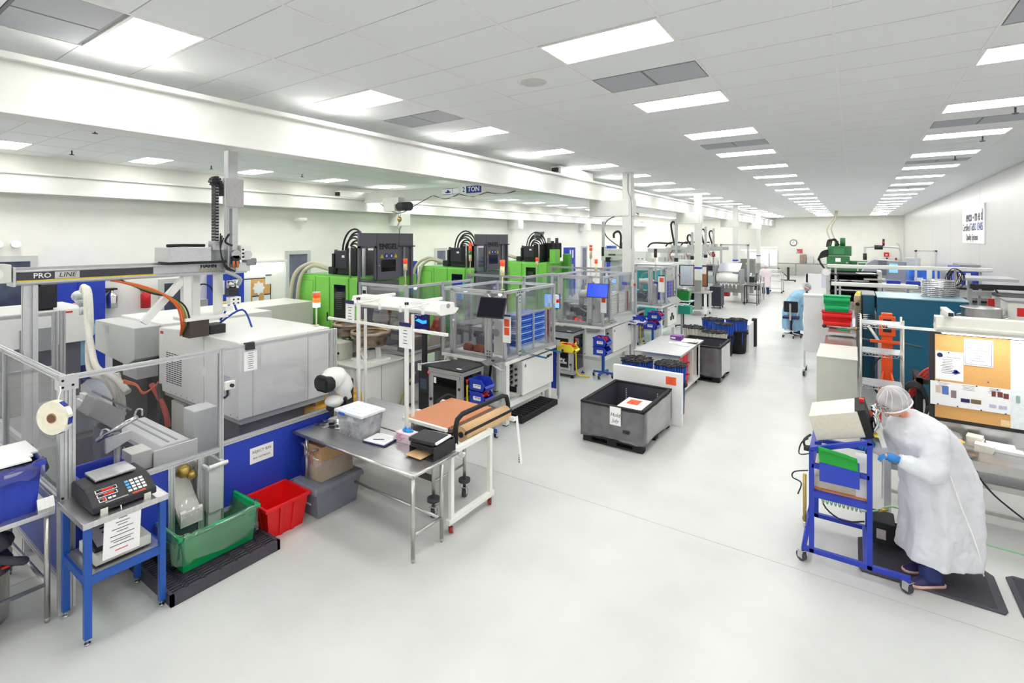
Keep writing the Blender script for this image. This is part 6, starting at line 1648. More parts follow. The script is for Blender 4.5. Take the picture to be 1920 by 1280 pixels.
# ================================================================ people
def loft(b, rings, n=28, wob=0.0, seed=1):
    """rings: list of rings of points already in scene space"""
    k = len(rings[0])
    b.add([p for r in rings for p in r], [(i * k + j, i * k + (j + 1) % k, (i + 1) * k + (j + 1) % k, (i + 1) * k + j) for i in range(len(rings) - 1) for j in range(k)] + [tuple(range(k))[::-1], tuple((len(rings) - 1) * k + j for j in range(k))], True)
    return b
def person(label, F, face, pose='stand', s=1.0, coat_m=None, detail=True, hat=True):
    """F feet position, face = heading angle (direction the person faces), one continuous body mesh plus clothing"""
    coat_m = coat_m or coat
    F = Vector(F)
    t = T('person', label, 'person', F)
    fx, fy = math.cos(face), math.sin(face)
    def W(a, l, z):      # a forward, l to the person's left, z up
        return Vector((F.x + (a * fx - l * fy) * s, F.y + (a * fy + l * fx) * s, F.z + z * s))
    if pose == 'bent':
        neck0, neck1, hd = (.12, 0, 1.46), (.2, 0, 1.53), (.29, 0, 1.625)
        torso = [((-.16, 0, .92), .13, .165), ((-.14, 0, 1.1), .12, .15), ((-.02, 0, 1.3), .125, .17), ((.08, 0, 1.42), .11, .175), ((.12, 0, 1.48), .06, .09)]
        sh, el, wr, ha = (.05, .19, 1.40), (.13, .27, 1.10), (.36, .17, 1.18), (.46, .13, 1.2)
        hips = (-.15, .09, .92)
        coat_r = [(.15, -.44, .2, .22, .28), (.11, -.46, .5, .53, .28), (.13, -.44, .86, .92, .265), (.16, -.36, 1.1, 1.14, .245), (.25, -.24, 1.3, 1.34, .25), (.25, -.12, 1.41, 1.47, .235), (.23, .0, 1.47, 1.54, .17), (.24, .08, 1.5, 1.57, .085)]
    else:
        neck0, neck1, hd = (0, 0, 1.44), (.02, 0, 1.53), (.04, 0, 1.62)
        torso = [((0, 0, .92), .12, .16), ((0, 0, 1.1), .11, .15), ((0, 0, 1.3), .12, .17), ((0, 0, 1.4), .1, .17), ((0, 0, 1.46), .06, .09)]
        sh, el, wr, ha = (0, .2, 1.39), (.02, .26, 1.1), (.18, .2, .98), (.27, .18, .96)
        hips = (0, .09, .92)
        coat_r = [(.19, -.22, .42, .42, .26), (.17, -.2, .8, .8, .235), (.15, -.16, 1.08, 1.08, .21), (.15, -.15, 1.28, 1.28, .225), (.12, -.12, 1.41, 1.41, .2), (.08, -.07, 1.48, 1.49, .09)]
    N = 24
    def ell(c, a, l, tilt=0.0):
        return [W(c[0] + a * math.cos(q) * math.cos(tilt), c[1] + l * math.sin(q), c[2] + a * math.cos(q) * math.sin(tilt)) for q in [2 * PI * i / N for i in range(N)]]
    b = B()
    loft(b, [ell(*r) for r in torso])
    b.tube([W(*neck0), W(*neck1)], .055 * s, 12)
    hc = Vector(W(*hd))
    lean = .5 if pose == 'bent' else .05
    R = Matrix.Rotation(face, 3, 'Z') @ Matrix.Rotation(lean, 3, 'Y')
    def H(a, l, z): return hc + R @ Vector((a * s, l * s, z * s))
    # head: skull, jaw, nose, ears
    sk = []
    for i in range(13):
        q = PI * i / 12
        zz, rr = -.115 * math.cos(q), math.sin(q)
        f = 1 if zz > -.02 else 1 + zz * 2.2
        sk.append([H(.095 * rr * math.cos(p) * (f if math.cos(p) > 0 else 1 + min(0, zz) * 3) + (.012 if math.cos(p) > 0 and zz < 0 else 0), .075 * rr * math.sin(p) * f, zz) for p in [2 * PI * j / N for j in range(N)]])
    loft(b, sk)
    if detail:
        b.tube([H(.09, 0, .015), H(.115, 0, -.02), H(.1, 0, -.03)], .012 * s, 8, rs=[.007, .015, .01])
        b.ball(H(0, .078, -.005), .028 * s, 8, (.7, .35, 1)); b.ball(H(0, -.078, -.005), .028 * s, 8, (.7, .35, 1))
        b.ball(H(.085, 0, -.065), .022 * s, 8, (.5, 1, .35))
    for sd in (1, -1):
        m = lambda p: W(p[0], p[1] * sd, p[2])
        b.tube([m((sh[0], sh[1] * .6, sh[2] + .0)), m(sh), m(el), m(wr), m(ha)], .05, 10, 3, rs=[.06 * s, .052 * s, .042 * s, .03 * s, .028 * s])
        ft = (.02 if sd > 0 else -.08, .1, .07)
        kn = ((hips[0] + ft[0]) / 2 + .05, .1, .5)
        b.tube([m(hips), m(kn), m((ft[0], ft[1], .1)), m((ft[0] + .0, ft[1], .05))], .08, 10, 4, rs=[.09 * s, .07 * s, .05 * s, .042 * s])
    body = b.to('body', skinm, t)
    md = body.modifiers.new('remesh', 'REMESH'); md.mode = 'VOXEL'; md.voxel_size = .012 * s if detail else .025
    md.use_smooth_shade = True
    sm = body.modifiers.new('smooth', 'SMOOTH'); sm.iterations = 4
    if detail:
        for sd in (1, -1):
            e = B().ball(H(.086, .032 * sd, .02), .013 * s, 8).to('eye', paper, t)
            B().ball(H(.097, .032 * sd, .02), .006 * s, 6).to('iris', blackm, e)
            B().tube([H(.092, .055 * sd, .045), H(.1, .03 * sd, .05), H(.098, .015 * sd, .045)], .004, 6, 3).to('eyebrow', hairm, t)
        B().tube([H(.092, .025, -.062), H(.104, 0, -.064), H(.092, -.025, -.062)], .005, 6, 3).to('lips', M('lip', (196, 110, 104), .5), t)
        gl = B()
        for sd in (1, -1):
            gl.tube([H(.118, .012 * sd, .03), H(.112, .055 * sd, .035), H(.11, .058 * sd, .005), H(.118, .015 * sd, -.0), H(.118, .012 * sd, .03)], .003, 6)
            gl.tube([H(.11, .058 * sd, .03), H(.04, .082 * sd, .03), H(-.02, .084 * sd, .02)], .003, 6)
        gl.to('safety_glasses', M('glasses', (70, 74, 84), .3), t)
    # trousers
    tr = B()
    for sd in (1, -1):
        ft = (.02 if sd > 0 else -.08, .1, .07)
        kn = ((hips[0] + ft[0]) / 2 + .05, .1 * sd, .5)
        tr.tube([W(hips[0], hips[1] * sd, hips[2]), W(*kn), W(ft[0], ft[1] * sd, .2), W(ft[0] - .01, ft[1] * sd, .07)], .1, 12, 4, rs=[.11 * s, .09 * s, .085 * s, .09 * s])
        sx = B()
        prof = []
        for i, (a, hw, zt_) in enumerate(((-.11, .03, .075), (-.09, .045, .1), (-.02, .047, .115), (.05, .05, .085), (.12, .052, .06), (.165, .04, .045), (.185, .02, .035))):
            q = [(a, -hw, .02), (a, hw, .02), (a, hw * .85, zt_ * .8), (a, hw * .3, zt_), (a, -hw * .3, zt_), (a, -hw * .85, zt_ * .8)]
            prof.append([W(ft[0] + p[0], ft[1] * sd + p[1], p[2]) for p in q])
        loft(sx, prof)
        so = sx.to('shoe', shoe_m, t)
        sl = B()
        loft(sl, [[W(ft[0] + a, ft[1] * sd + l, z) for l, z in ((-hw, 0), (hw, 0), (hw, .025), (-hw, .025))] for a, hw in ((-.12, .035), (-.09, .05), (.05, .054), (.12, .055), (.17, .042), (.195, .02))])
        sl.to('shoe_sole', shoe_sole, so)
    tr.to('trousers', trouser, t)
    # coat: torso loft and sleeves united
    c = B()
    rg = []
    rnd = random.Random(4)
    for i, (fa, ba, zf, zb, hl) in enumerate(coat_r):
        ring = []
        for j in range(48):
            q = 2 * PI * j / 48
            e = .75
            ca, sa = math.copysign(abs(math.cos(q)) ** e, math.cos(q)), math.copysign(abs(math.sin(q)) ** e, math.sin(q))
            mid, half = (fa + ba) / 2, (fa - ba) / 2
            wv = 1 + max(0, .075 - .013 * i) * math.sin(7 * q + .4) + .02 * math.sin(13 * q + i)
            ring.append(W(mid + half * ca * wv, hl * sa * wv, (zf + zb) / 2 + (zf - zb) / 2 * ca))
        rg.append(ring)
    loft(c, rg)
    for sd in (1, -1):
        m = lambda p: W(p[0], p[1] * sd, p[2])
        mid1 = tuple((sh[i] + el[i]) / 2 for i in range(3)); mid2 = tuple((el[i] + wr[i]) / 2 for i in range(3))
        c.tube([m((sh[0] - .0, sh[1] * .55, sh[2] + .0)), m(sh), m(mid1), m(el), m(mid2), m(wr)], .1, 14, 3, rs=[.115 * s, .11 * s, .105 * s, .1 * s, .085 * s, .06 * s])
    co = c.to('lab_coat', coat_m, t)
    md = co.modifiers.new('remesh', 'REMESH'); md.mode = 'VOXEL'; md.voxel_size = (.014 if detail else .03) * s; md.use_smooth_shade = True
    sm = co.modifiers.new('smooth', 'SMOOTH'); sm.iterations = 5
    if detail:
        tx = bpy.data.textures.new('coat_folds', 'CLOUDS'); tx.noise_scale = .12
        dp = co.modifiers.new('folds', 'DISPLACE'); dp.texture = tx; dp.strength = .035; dp.mid_level = .5
        seam = B()
        for sd in (1, -1):
            seam.tube([W(.1, .24 * sd, 1.3), W(-.0, .262 * sd, 1.12), W(-.1, .283 * sd, .82), W(-.22, .29 * sd, .5), W(-.31, .272 * sd, .2)], .006, 6, 5)
        seam.to('coat_seam', M('coat_trim', (250, 250, 250), .6), t)
    if hat:
        # hair net over dark hair
        hr = B(); hn = B()
        def cap(r, zs, zlow, wv):
            rr = []
            for i in range(9):
                q = zlow + (PI / 2 - zlow) * i / 8
                rr.append([H((r[0] * math.cos(q) * math.cos(p) - r[3]) * (1 + wv * math.sin(9 * p + i * 1.3)), r[1] * math.cos(q) * math.sin(p) * (1 + wv * math.sin(9 * p + i * 1.3)), r[2] * math.sin(q) + zs) for p in [2 * PI * j / 36 for j in range(36)]])
            return rr
        loft(hr, cap((.1, .085, .11, .012), .02, .05, 0)); hr.to('hair', hairm, t)
        loft(hn, cap((.135, .125, .135, .03), .03, -.35, .035)); hn.to('hair_net', netm if detail else coat, t)
        if detail:
            fo = B()
            rnd = random.Random(8)
            for k in range(11):
                p = 2 * PI * k / 11 + rnd.random() * .2
                fo.tube([H(.137 * math.cos(q) * math.cos(p + (q - .8) * .5) - .03, .127 * math.cos(q) * math.sin(p + (q - .8) * .5), .137 * math.sin(q) + .03) for q in (-.3, .2, .7, 1.2)], .0022, 5, 3)
            fo.tube([H(.132 * math.cos(p) - .03, .122 * math.sin(p), -.02) for p in [2 * PI * k / 30 for k in range(31)]], .008, 6)
            fo.to('net_folds', M('net_white', (240, 240, 244), .6), t)
    if detail:
        for sd in (1, -1):
            g = B()
            w_, h_ = W(wr[0], wr[1] * sd, wr[2]), W(ha[0], ha[1] * sd, ha[2])
            d = (h_ - w_).normalized()
            up = Vector((0, 0, 1)); side = d.cross(up).normalized(); up = side.cross(d)
            g.tube([w_ - d * .02, w_ + d * .02, w_ + d * .07, w_ + d * .1], .035, 10, 2, rs=[.036, .034, .042, .034])
            for k in range(4):
                o = (k - 1.5) * .021
                L = (.062, .072, .068, .052)[k]
                base = w_ + d * .09 + side * o
                g.tube([base, base + d * L * .5 - up * .006, base + d * L * .85 - up * .03, base + d * L * .9 - up * .055], .0095, 8, 2, rs=[.011, .0098, .0085, .007])
            th = w_ + d * .04 + side * .03 * sd
            g.tube([th, th + d * .03 + side * .022 * sd, th + d * .065 + side * .02 * sd - up * .015], .011, 8, 2, rs=[.013, .011, .009])
            g.to('glove', glove, t)
    return t
# the woman at the cart faces along the photograph's left
LEFT = math.atan2(-SN, -CS) if False else math.atan2(-.5624, -.8269)
person('worker in white lab coat, hair net and navy shoes bending over the blue cart', (.56, 6.24, .02), LEFT, 'bent', 1.03)
person('worker in pale blue coat leaning to the bench behind the whiteboard cart', (-1.55, 19.45, 0), math.atan2(.42, .9), 'bent', 1.0, coatb)
person('worker in pale pink coat standing at the far steel racks', (-4.25, 32.7, 0), PI / 2 + .4, 'stand', 1.0, coatp, False)
q = at(1668, 552, 19.0)
person('worker behind the teal cabinets with only a hair net showing', (q.x, q.y, 0), -PI / 2, 'stand', .93 * q.z / 1.58, coat, False)
q = at(141, 577, 11.3)
person('worker behind the black boxed monitor with only a bald head showing', (q.x, q.y, 0), -.6, 'stand', q.z / 1.62, coatb, False, hat=False)

# ================================================================ right side: blue cart, bench, mats
bc = T('tool_cart', 'blue tubular steel cart carrying a tilted metal test box', 'cart', (0, 6.3, 0))
cbx = lambda nm, a, c, w=.04, mat=bluec: B().ob((Vector(a) + Vector(c)) / 2, ((Vector(c) - Vector(a)).length, w, w), (Vector(c) - Vector(a)).to_track_quat('X', 'Z').to_matrix()).to(nm, mat, bc, .003)
for y in (5.92, 6.70):
    cbx('base_tube', (-.43, y, .14), (.44, y, .14), .045)
    cbx('upright', (-.35, y, .12), (-.35, y, 1.16), .045)
    cbx('upright', (.13, y, .12), (.13, y, 1.34), .045)
    cbx('rear_brace', (-.42, y, .14), (-.36, y, .46), .04)
    cbx('sloping_rail', (-.36, y, 1.16), (.15, y, 1.34), .045)
    cbx('middle_rail', (-.35, y, 1.0), (.13, y, 1.0), .045)
    cbx('lower_rail', (-.35, y, .72), (.13, y, .72), .06)
for z, x in ((.14, -.42), (.72, -.35), (1.0, -.35), (.72, .13), (1.15, -.35), (.14, .1)):
    cbx('cross_tube', (x, 5.92, z), (x, 6.70, z), .04)
bx(bc, 'wood_deck', M('deck_wood', (214, 140, 84), .6), -.35, .13, 5.95, 6.68, .75, .765)
bx(bc, 'parts_tray', M('tray_cream', (222, 216, 196), .5), -.34, .06, 5.98, 6.6, .765, .88)
bx(bc, 'white_tray', paper, .02, .12, 5.97, 6.6, .765, .98)
for x, y in ((-.43, 5.92), (.42, 5.92), (-.43, 6.7), (.42, 6.7)):
    c_ = caster(bc, x, y, rubber, .05, 0, .9)
tbx = T('test_box', 'cream sheet metal test box tilted on top of the blue cart', 'box', (-.1, 6.25, 1.25))
R = Matrix.Rotation(-.29, 3, 'Y') @ Matrix.Rotation(0, 3, 'Z')
B().ob((-.14, 6.27, 1.405), (.43, .52, .25), R).to('metal_shell', M('shell_cream', (216, 212, 198), .35, .25), tbx, .006)
e = B().ob((.09, 6.27, 1.47), (.09, .5, .27), R).to('black_end_frame', blackm, tbx, .004)
mm = B()
rnd = random.Random(2)
for k in range(10):
    mm.cyl((.14 + rnd.random() * .04, 6.06 + k * .045, 1.42 + rnd.random() * .14), (.19 + rnd.random() * .03, 6.06 + k * .045, 1.44 + rnd.random() * .14), .02, n=8)
mm.to('steel_fittings', chrome, tbx)
B().tube([(.16, 6.05, 1.4), (.2, 6.05, 1.5), (.17, 6.05, 1.58)], .014, 6, 3).to('fitting_pipe', chrome, tbx)
bx(tbx, 'yellow_tag', yellow, .12, .2, 6.03, 6.1, 1.36, 1.38); bx(tbx, 'red_tab', redm, .05, .09, 6.3, 6.36, 1.6, 1.64)
B().ob((.22, 6.3, 1.36), (.04, .42, .22), R).to('end_plate', white, tbx)
B().tube([(-.36, 6.0, 1.28), (-.42, 5.96, 1.22), (-.4, 5.94, 1.15), (-.36, 5.95, 1.18)], .012, 6, 4).to('lever', black, tbx)
B().cyl((-.42, 5.95, 1.15), (-.36, 5.95, 1.15), .03, n=10).to('lever_knob', black, tbx)
rest_ = B().box(-.33, -.27, 6.05, 6.5, 1.17, 1.2).box(.06, .1, 6.05, 6.5, 1.31, 1.33).to('mounting_feet', bluec, tbx)
gf_ = T('green_pocket', 'folded green plastic pouch hung on the blue cart frame', 'pouch', (-.12, 5.87, 1.06))
B().prism([(-.29, 1.22), (.03, 1.17), (.04, 1.05), (-.28, 1.07)], 1, 5.855, 5.885).prism([(-.29, 1.23), (-.05, 1.2), (.03, 1.17), (.03, 1.15), (-.28, 1.2)], 1, 5.83, 5.855).to('pouch', M('pouch_green', (14, 156, 50), .35, 0, .1, 8), gf_, .006)
bp = T('blue_bin', 'flat fronted blue bin hung on the side of the blue cart', 'bin', (-.12, 5.87, .88))
B().box(-.28, .05, 5.86, 5.88, .88, 1.08).box(-.28, .05, 5.88, 6.02, .88, .9).box(-.28, -.265, 5.88, 6.02, .88, 1.08).box(.035, .05, 5.88, 6.02, .88, 1.08).to('bin_shell', bluebin, bp, .004)
cbl = T('air_line', 'pale green coiled air hose under the blue cart', 'hose', (-.1, 6.5, .3))
B().tube([(-.3 + i * .0042, 6.5 + .035 * math.cos(i * .7), .42 + .035 * math.sin(i * .7)) for i in range(90)], .006, 5).tube([(.08, 6.5, .4), (.2, 6.55, .42), (.35, 6.7, .44), (.6, 6.9, .3), (.9, 7.2, .08), (1.6, 7.2, .05)], .009, 6, 5).to('hose', cableg, cbl)
B().cyl((.22, 6.56, .42), (.3, 6.62, .43), .016, n=8).to('brass_coupling', gold, cbl)
cb2 = T('power_cables', 'black cables and brass fittings clipped to the outer post of the blue cart', 'cables', (-.42, 5.9, .5))
B().tube([(-.38, 5.88, .95), (-.5, 5.9, .9), (-.52, 5.92, .83), (-.44, 5.9, .8), (-.47, 5.9, .68)], .007, 6, 5).to('cable', cable, cb2); B().tube([(-.3, 6.68, .6), (-.28, 6.66, .3), (-.1, 6.6, .2), (.1, 6.62, .24)], .009, 6, 5).to('cable', cable, cb2); B().tube([(-.36, 5.9, 1.12), (-.46, 5.94, 1.08), (-.44, 5.93, 1.2), (-.38, 5.95, 1.25)], .007, 6, 5).to('cable', cable, cb2)
B().cyl((-.41, 5.9, .42), (-.41, 5.9, .9), .016, n=8).to('brass_tube', gold, cb2)
B().cyl((-.41, 5.9, .36), (-.41, 5.9, .42), .011, n=8).to('fitting', chrome, cb2)
tr_ = T('transformer', 'black motor box with a silver plate on the base of the blue cart', 'motor', (.25, 6.62, .1))
bx(tr_, 'motor_box', blackm, .16, .36, 6.5, 6.8, .1, .33, .012); bx(tr_, 'plate', M('plate_silver', (190, 180, 184), .4, .3), .2, .28, 6.495, 6.5, .16, .26)
B().cyl((.36, 6.65, .22), (.47, 6.65, .22), .07, n=14).to('motor_end', black, tr_)
for n, (x0, x1, y0, y1, lab) in enumerate(((.04, 1.13, 6.05, 6.76, 'black ribbed floor mat under the worker in the white coat'), (1.22, 2.3, 6.05, 6.78, 'black ribbed floor mat cut by the right edge of the photo'))):
    t = T('floor_mat', lab, 'mat', ((x0 + x1) / 2, y0, 0), 'floor mats')
    c = .06
    B().prism([(x0 + c * .5, y0), (x1 - c * .5, y0), (x1, y0 + c), (x1, y1 - c * 1.6), (x1 - c * 1.2, y1), (x0 + c, y1), (x0, y1 - c), (x0, y0 + c)], 2, 0, .016).to('mat_body', rubber, t, .006)
    b = B()
    for i in range(42): b.box(x0 + .05, x1 - .07, y0 + .04 + i * .0155, y0 + .047 + i * .0155, .016, .0185)
    b.to('ribs', rubber, t)
rb_ = T('steel_bench', 'stainless bench with backsplash holding stacks of wipes, under the cork board', 'bench', (2, 7.6, 0))
bx(rb_, 'benchtop', steel, .3, 3.3, 7.28, 8.02, .86, .90, .005)
bx(rb_, 'front_apron', steelr, .3, 3.3, 7.27, 7.285, .80, .9)
bx(rb_, 'backsplash', steel, .3, 3.3, 8.0, 8.03, .9, 1.06, .004)
bx(rb_, 'backsplash_cap', steelr, .3, 3.3, 7.98, 8.05, 1.06, 1.075)
bx(rb_, 'cable_trough', alu, .36, 3.3, 7.5, 7.62, .62, .74); bx(rb_, 'under_rail', steelr, .36, 3.3, 7.34, 7.4, .6, .66)
for x in (.33, 3.2):
    for y in (7.36, 7.95):
        bx(rb_, 'leg', alu, x - .035, x + .035, y - .035, y + .035, 0, .86, .004)
bx(rb_, 'floor_pipe', steelr, .33, 3.2, 7.9, 7.94, .1, .14)
B().tube([(1.1, 7.3, .8), (1.12, 7.3, .72), (1.3, 7.34, .5), (1.7, 7.4, .2), (2.1, 7.4, .05)], .01, 6, 5).to('black_cord', cable, rb_)
for x in (.92, 2.6):
    bx(rb_, 'board_post', white, x - .03, x + .03, 8.06, 8.12, 0, 2.42)
    a_ = bx(rb_, 'light_arm', white, x - .03, x + .03, 7.55, 8.12, 2.40, 2.45); bx(a_, 'arm_end', black, x - .022, x + .022, 7.545, 7.55, 2.405, 2.445)
bx(rb_, 'board_rail', white, .36, 3.3, 7.93, 7.97, 2.165, 2.195, .003)
li = T('bench_light', 'white bench light fixture above the cork board, cut by the right edge', 'light fixture', (1.9, 7.7, 2.2))
B().prism([(7.6, 2.24), (7.66, 2.2), (7.84, 2.2), (7.9, 2.24), (7.9, 2.27), (7.86, 2.28), (7.84, 2.38), (7.66, 2.38), (7.64, 2.28), (7.6, 2.27)], 0, .80, 3.2).to('light_housing', cream, li, .006)
bx(li, 'light_tube', tubes_l, .86, 3.15, 7.67, 7.83, 2.185, 2.199)
B().cyl((.8, 7.75, 2.33), (.795, 7.75, 2.33), .03, n=12).to('cable_port', grey, li)
bd_ = T('notice_board', 'cork and white notice board standing on the stainless bench at right', 'board', (1.9, 8.0, 1.07))
bx(bd_, 'frame', black, .77, 3.2, 7.985, 8.005, 1.075, 2.165)
bx(bd_, 'cork_panel', cork, .825, 1.49, 7.978, 7.986, 1.12, 2.13)
bx(bd_, 'whiteboard_panel', M('board_white', (240, 246, 252), .2), 1.49, 3.15, 7.976, 7.986, 1.12, 2.13)
bx(bd_, 'torn_patch', M('cork_pale', (240, 208, 160), .9), 1.41, 1.485, 7.976, 7.979, 1.13, 1.2)
p = bx(bd_, 'notice', paper, .83, 1.085, 7.974, 7.977, 1.585, 1.93)
B().cyl((.87, 7.974, 1.88), (.87, 7.972, 1.88), .028, n=14).to('notice_logo', navy, p)
txt(p, 'notice_text', 'Our Responsibility', (.975, 7.9735, 1.86), .023, ink, ext=.0004)
lines(p, ink, '-y', (.94, 7.974, 1.83), .18, .16, 9, .8)
B().prism([(.98, 1.68), (1.01, 1.66), (1.06, 1.685), (1.03, 1.71)], 1, 7.972, 7.974).cyl((1.015, 7.974, 1.7), (1.015, 7.972, 1.7), .02, n=12).to('notice_picture', inkb, p)
p = bx(bd_, 'framed_notice', paper, 1.09, 1.345, 7.972, 7.977, 1.79, 2.105)
B().box(1.1, 1.335, 7.970, 7.972, 2.09, 2.093).box(1.1, 1.335, 7.970, 7.972, 1.805, 1.808).box(1.1, 1.103, 7.970, 7.972, 1.805, 2.093).box(1.332, 1.335, 7.970, 7.972, 1.805, 2.093).to('frame_line', inkb, p)
for i, l in enumerate(('IT IS', 'THE OPERATORS', 'RESPONSIBILITY', 'TO KEEP THEIR', 'STATION', 'CLEAN', 'AND', 'ORGANIZED')):
    txt(p, 'notice_text', l, (1.215, 7.9715, 2.06 - i * .03), .024, inkb, ext=.0004)
p = bx(bd_, 'instruction_strip', paper, .78, 1.49, 7.965, 7.972, 1.275, 1.56)
for i, (xa, za, w_, h_, m) in enumerate(((.83, 1.42, .05, .09, M('pic_tan', (206, 190, 170), .7)), (.89, 1.41, .06, .1, M('pic_blue', (90, 120, 190), .7)), (.97, 1.38, .05, .09, M('pic_mauve', (140, 120, 130), .7)), (1.06, 1.345, .08, .045, navy), (1.15, 1.345, .09, .05, M('pic_gold', (120, 104, 70), .7)), (1.33, 1.46, .035, .06, M('pic_red', (120, 60, 60), .7)), (1.38, 1.46, .045, .06, M('pic_red', (120, 60, 60), .7)), (1.43, 1.45, .045, .06, M('pic_red', (120, 60, 60), .7)), (1.31, 1.33, .06, .035, M('pic_lilac', (190, 190, 220), .7)), (1.39, 1.325, .07, .04, M('pic_lilac', (190, 190, 220), .7)))):
    bx(p, 'photo_print', m, xa, xa + w_, 7.963, 7.965, za, za + h_)
for xa in (.9, 1.13, 1.36): lines(p, ink, '-y', (xa, 7.965, 1.545), .17, .05, 4, .8)
for xa, za in ((.86, 1.565), (1.2, 1.555), (1.38, 1.545), (.85, 1.285), (1.03, 1.285), (1.24, 1.282), (1.45, 1.278), (.95, 1.92), (1.3, 1.62)): B().ball((xa, 7.96, za), .008, 6).to('push_pin', inkb, bd_)
bx(bd_, 'small_photo', M('pic_green', (150, 180, 170), .7), 1.535, 1.57, 7.972, 7.976, 1.42, 1.5)
def stack(label, x, y, w_, d_, n, h, m, grp=None, rz=.3):
    t = T('wipe_stack', label, 'stack', (x, y, .9), grp)
    for i in range(n):
        B().ob((x + random.uniform(-.004, .004), y + random.uniform(-.004, .004), .9 + h * (i + .5)), (w_, d_, h * .86), Matrix.Rotation(rz, 3, 'Z')).to('wipe', m, t)
    return t
wpm = M('wipe_white', (244, 240, 228), .8)
stack('taller stack of white wipes on the bench against the backsplash', 1.17, 7.84, .14, .15, 6, .018, wpm, rz=-.25)
stack('shorter stack of white wipes toward the bench front', 1.22, 7.66, .16, .12, 5, .016, wpm, rz=-.25)
wb2 = T('folded_box', 'folded white carton and papers lying on the bench at right', 'box', (1.42, 7.76, .9))
B().ob((1.38, 7.83, .93), (.24, .1, .06), Matrix.Rotation(-.1, 3, 'Z')).ob((1.42, 7.74, .92), (.26, .12, .04), Matrix.Rotation(-.1, 3, 'Z')).to('carton', paper, wb2, .004)
B().tube([(1.2, 7.92, .92), (1.5, 7.9, .92)], .012, 6).to('rolled_sheet', paper, wb2)
bgp = T('parts_bag', 'amber filled clear bag on the bench beside the white coat', 'bag', (.92, 7.78, .9))
B().ball((.95, 7.72, .94), .1, 12, (1.2, .7, .4)).to('amber_parts', M('amber', (232, 196, 110), .4), bgp)
B().ball((.9, 7.82, .96), .17, 12, (1.1, .8, .4)).to('clear_bag', film, bgp)
pb2 = T('pen_bag', 'clear bag of white forms with blue pens at the bench front', 'bag', (1.0, 7.42, .9))
B().ob((.98, 7.45, .915), (.22, .18, .02), Matrix.Rotation(-.2, 3, 'Z')).to('forms', paper, pb2)
B().cyl((.9, 7.36, .93), (1.08, 7.36, .93), .008, n=6).cyl((.92, 7.34, .93), (1.1, 7.38, .93), .007, n=6).to('pens', navy, pb2)
B().ob((1.0, 7.44, .935), (.28, .24, .006), Matrix.Rotation(-.2, 3, 'Z')).to('clear_film', film, pb2)
# ================================================================ right side, behind the bench
gcb = T('grey_cabinet', 'plain light grey sheet metal cabinet beside the aisle behind the test box', 'cabinet', (-.25, 11, 0))
bx(gcb, 'body', M('cab_grey', (200, 200, 192), .45, 0, .03, 4), -.54, .06, 10.42, 11.7, .03, 1.2, .008)
bx(gcb, 'cabinet_top', cream, -.545, .065, 10.415, 11.71, 1.195, 1.21, .004)
bx(gcb, 'plinth', blackm, -.5, .02, 10.46, 11.66, 0, .03)
cvr = T('roller_conveyor', 'stainless conveyor table behind the grey cabinet', 'conveyor', (-.25, 12.8, 0))
bx(cvr, 'slide_plate', steelr, -.5, .05, 11.75, 13.0, 1.14, 1.17, .004); bx(cvr, 'raised_plate', steel, -.46, .05, 12.9, 13.6, 1.2, 1.26, .004)
bx(cvr, 'housing', lgrey, -.45, .0, 12.0, 13.5, .6, 1.13)
for x in (-.45, .0):
    for y in (11.85, 13.4): bx(cvr, 'leg', alu, x - .03, x + .03, y - .03, y + .03, 0, 1.14)
B().cyl((-.5, 13.45, 1.3), (.15, 13.45, 1.3), .03, n=10).to('roller_shaft', steelr, cvr)
for x in (-.55, .05): B().ball((x, 13.45, 1.3), .045, 8).to('shaft_knob', black if x < 0 else gold, cvr)
cl_ = T('spring_brush', 'chrome spring wound roller behind the stacked bins', 'roller', (.2, 13.9, 1.2))
for i in range(8): B().cyl((.05, 13.9, 1.25 + i * .045), (.42, 13.9, 1.25 + i * .045), .02, n=8).to('spring_coil', chrome, cl_)
B().box(.04, .08, 13.86, 13.94, .0, 1.62).box(.40, .43, 13.86, 13.94, .0, 1.62).to('side_plate', grey, cl_)
def hang_bin(label, z, mat, w_, tx=0):
    t = T('hopper_bin', label, 'bin', (-.15, 13.6, z), 'bins stacked by the grey cabinet')
    x0, x1, y0 = -.31 - w_ / 2, -.31 + w_ / 2, 13.45
    B().prism([(y0, z + .02), (y0 + .02, z), (y0 + .3, z), (y0 + .3, z + .19), (y0 + .02, z + .19), (y0 - .04, z + .12), (y0 - .04, z + .09)], 0, x0, x1).to('bin_shell', mat, t, .008)
    B().box(x0 - .015, x1 + .015, y0 - .02, y0 + .31, z + .175, z + .195).to('rim', mat, t)
    bx(t, 'label_slot', mat, x0 + .1, x1 - .1, y0 - .05, y0 - .03, z + .085, z + .125); bx(t, 'front_ridge', mat, x0 + .06, x1 - .06, y0 - .03, y0 + .01, z + .03, z + .045)
hang_bin('topmost green bin of the red and green stack by the grey cabinet', 1.80, greenbin, .5)
hang_bin('lower green bin of the red and green stack by the grey cabinet', 1.62, greenbin, .46)
hang_bin('upper red bin of the red and green stack by the grey cabinet', 1.44, red, .56)
hang_bin('bottom red bin of the red and green stack by the grey cabinet', 1.26, red, .52)
grt = T('green_tag', 'small green plastic strip lying before the bottom red bin', 'strip', (-.1, 13.3, 1.26))
bx(grt, 'strip', greenbin, -.3, -.06, 13.26, 13.32, 1.262, 1.29, .004)
wbc = T('whiteboard_cart', 'tall white board on a wheeled frame, its back to the aisle', 'board', (-.55, 14.1, 0))
bx(wbc, 'board', M('cart_white', (232, 234, 238), .5, 0, .04, 3), -1.0, -.08, 14.05, 14.12, .56, 1.92, .004)
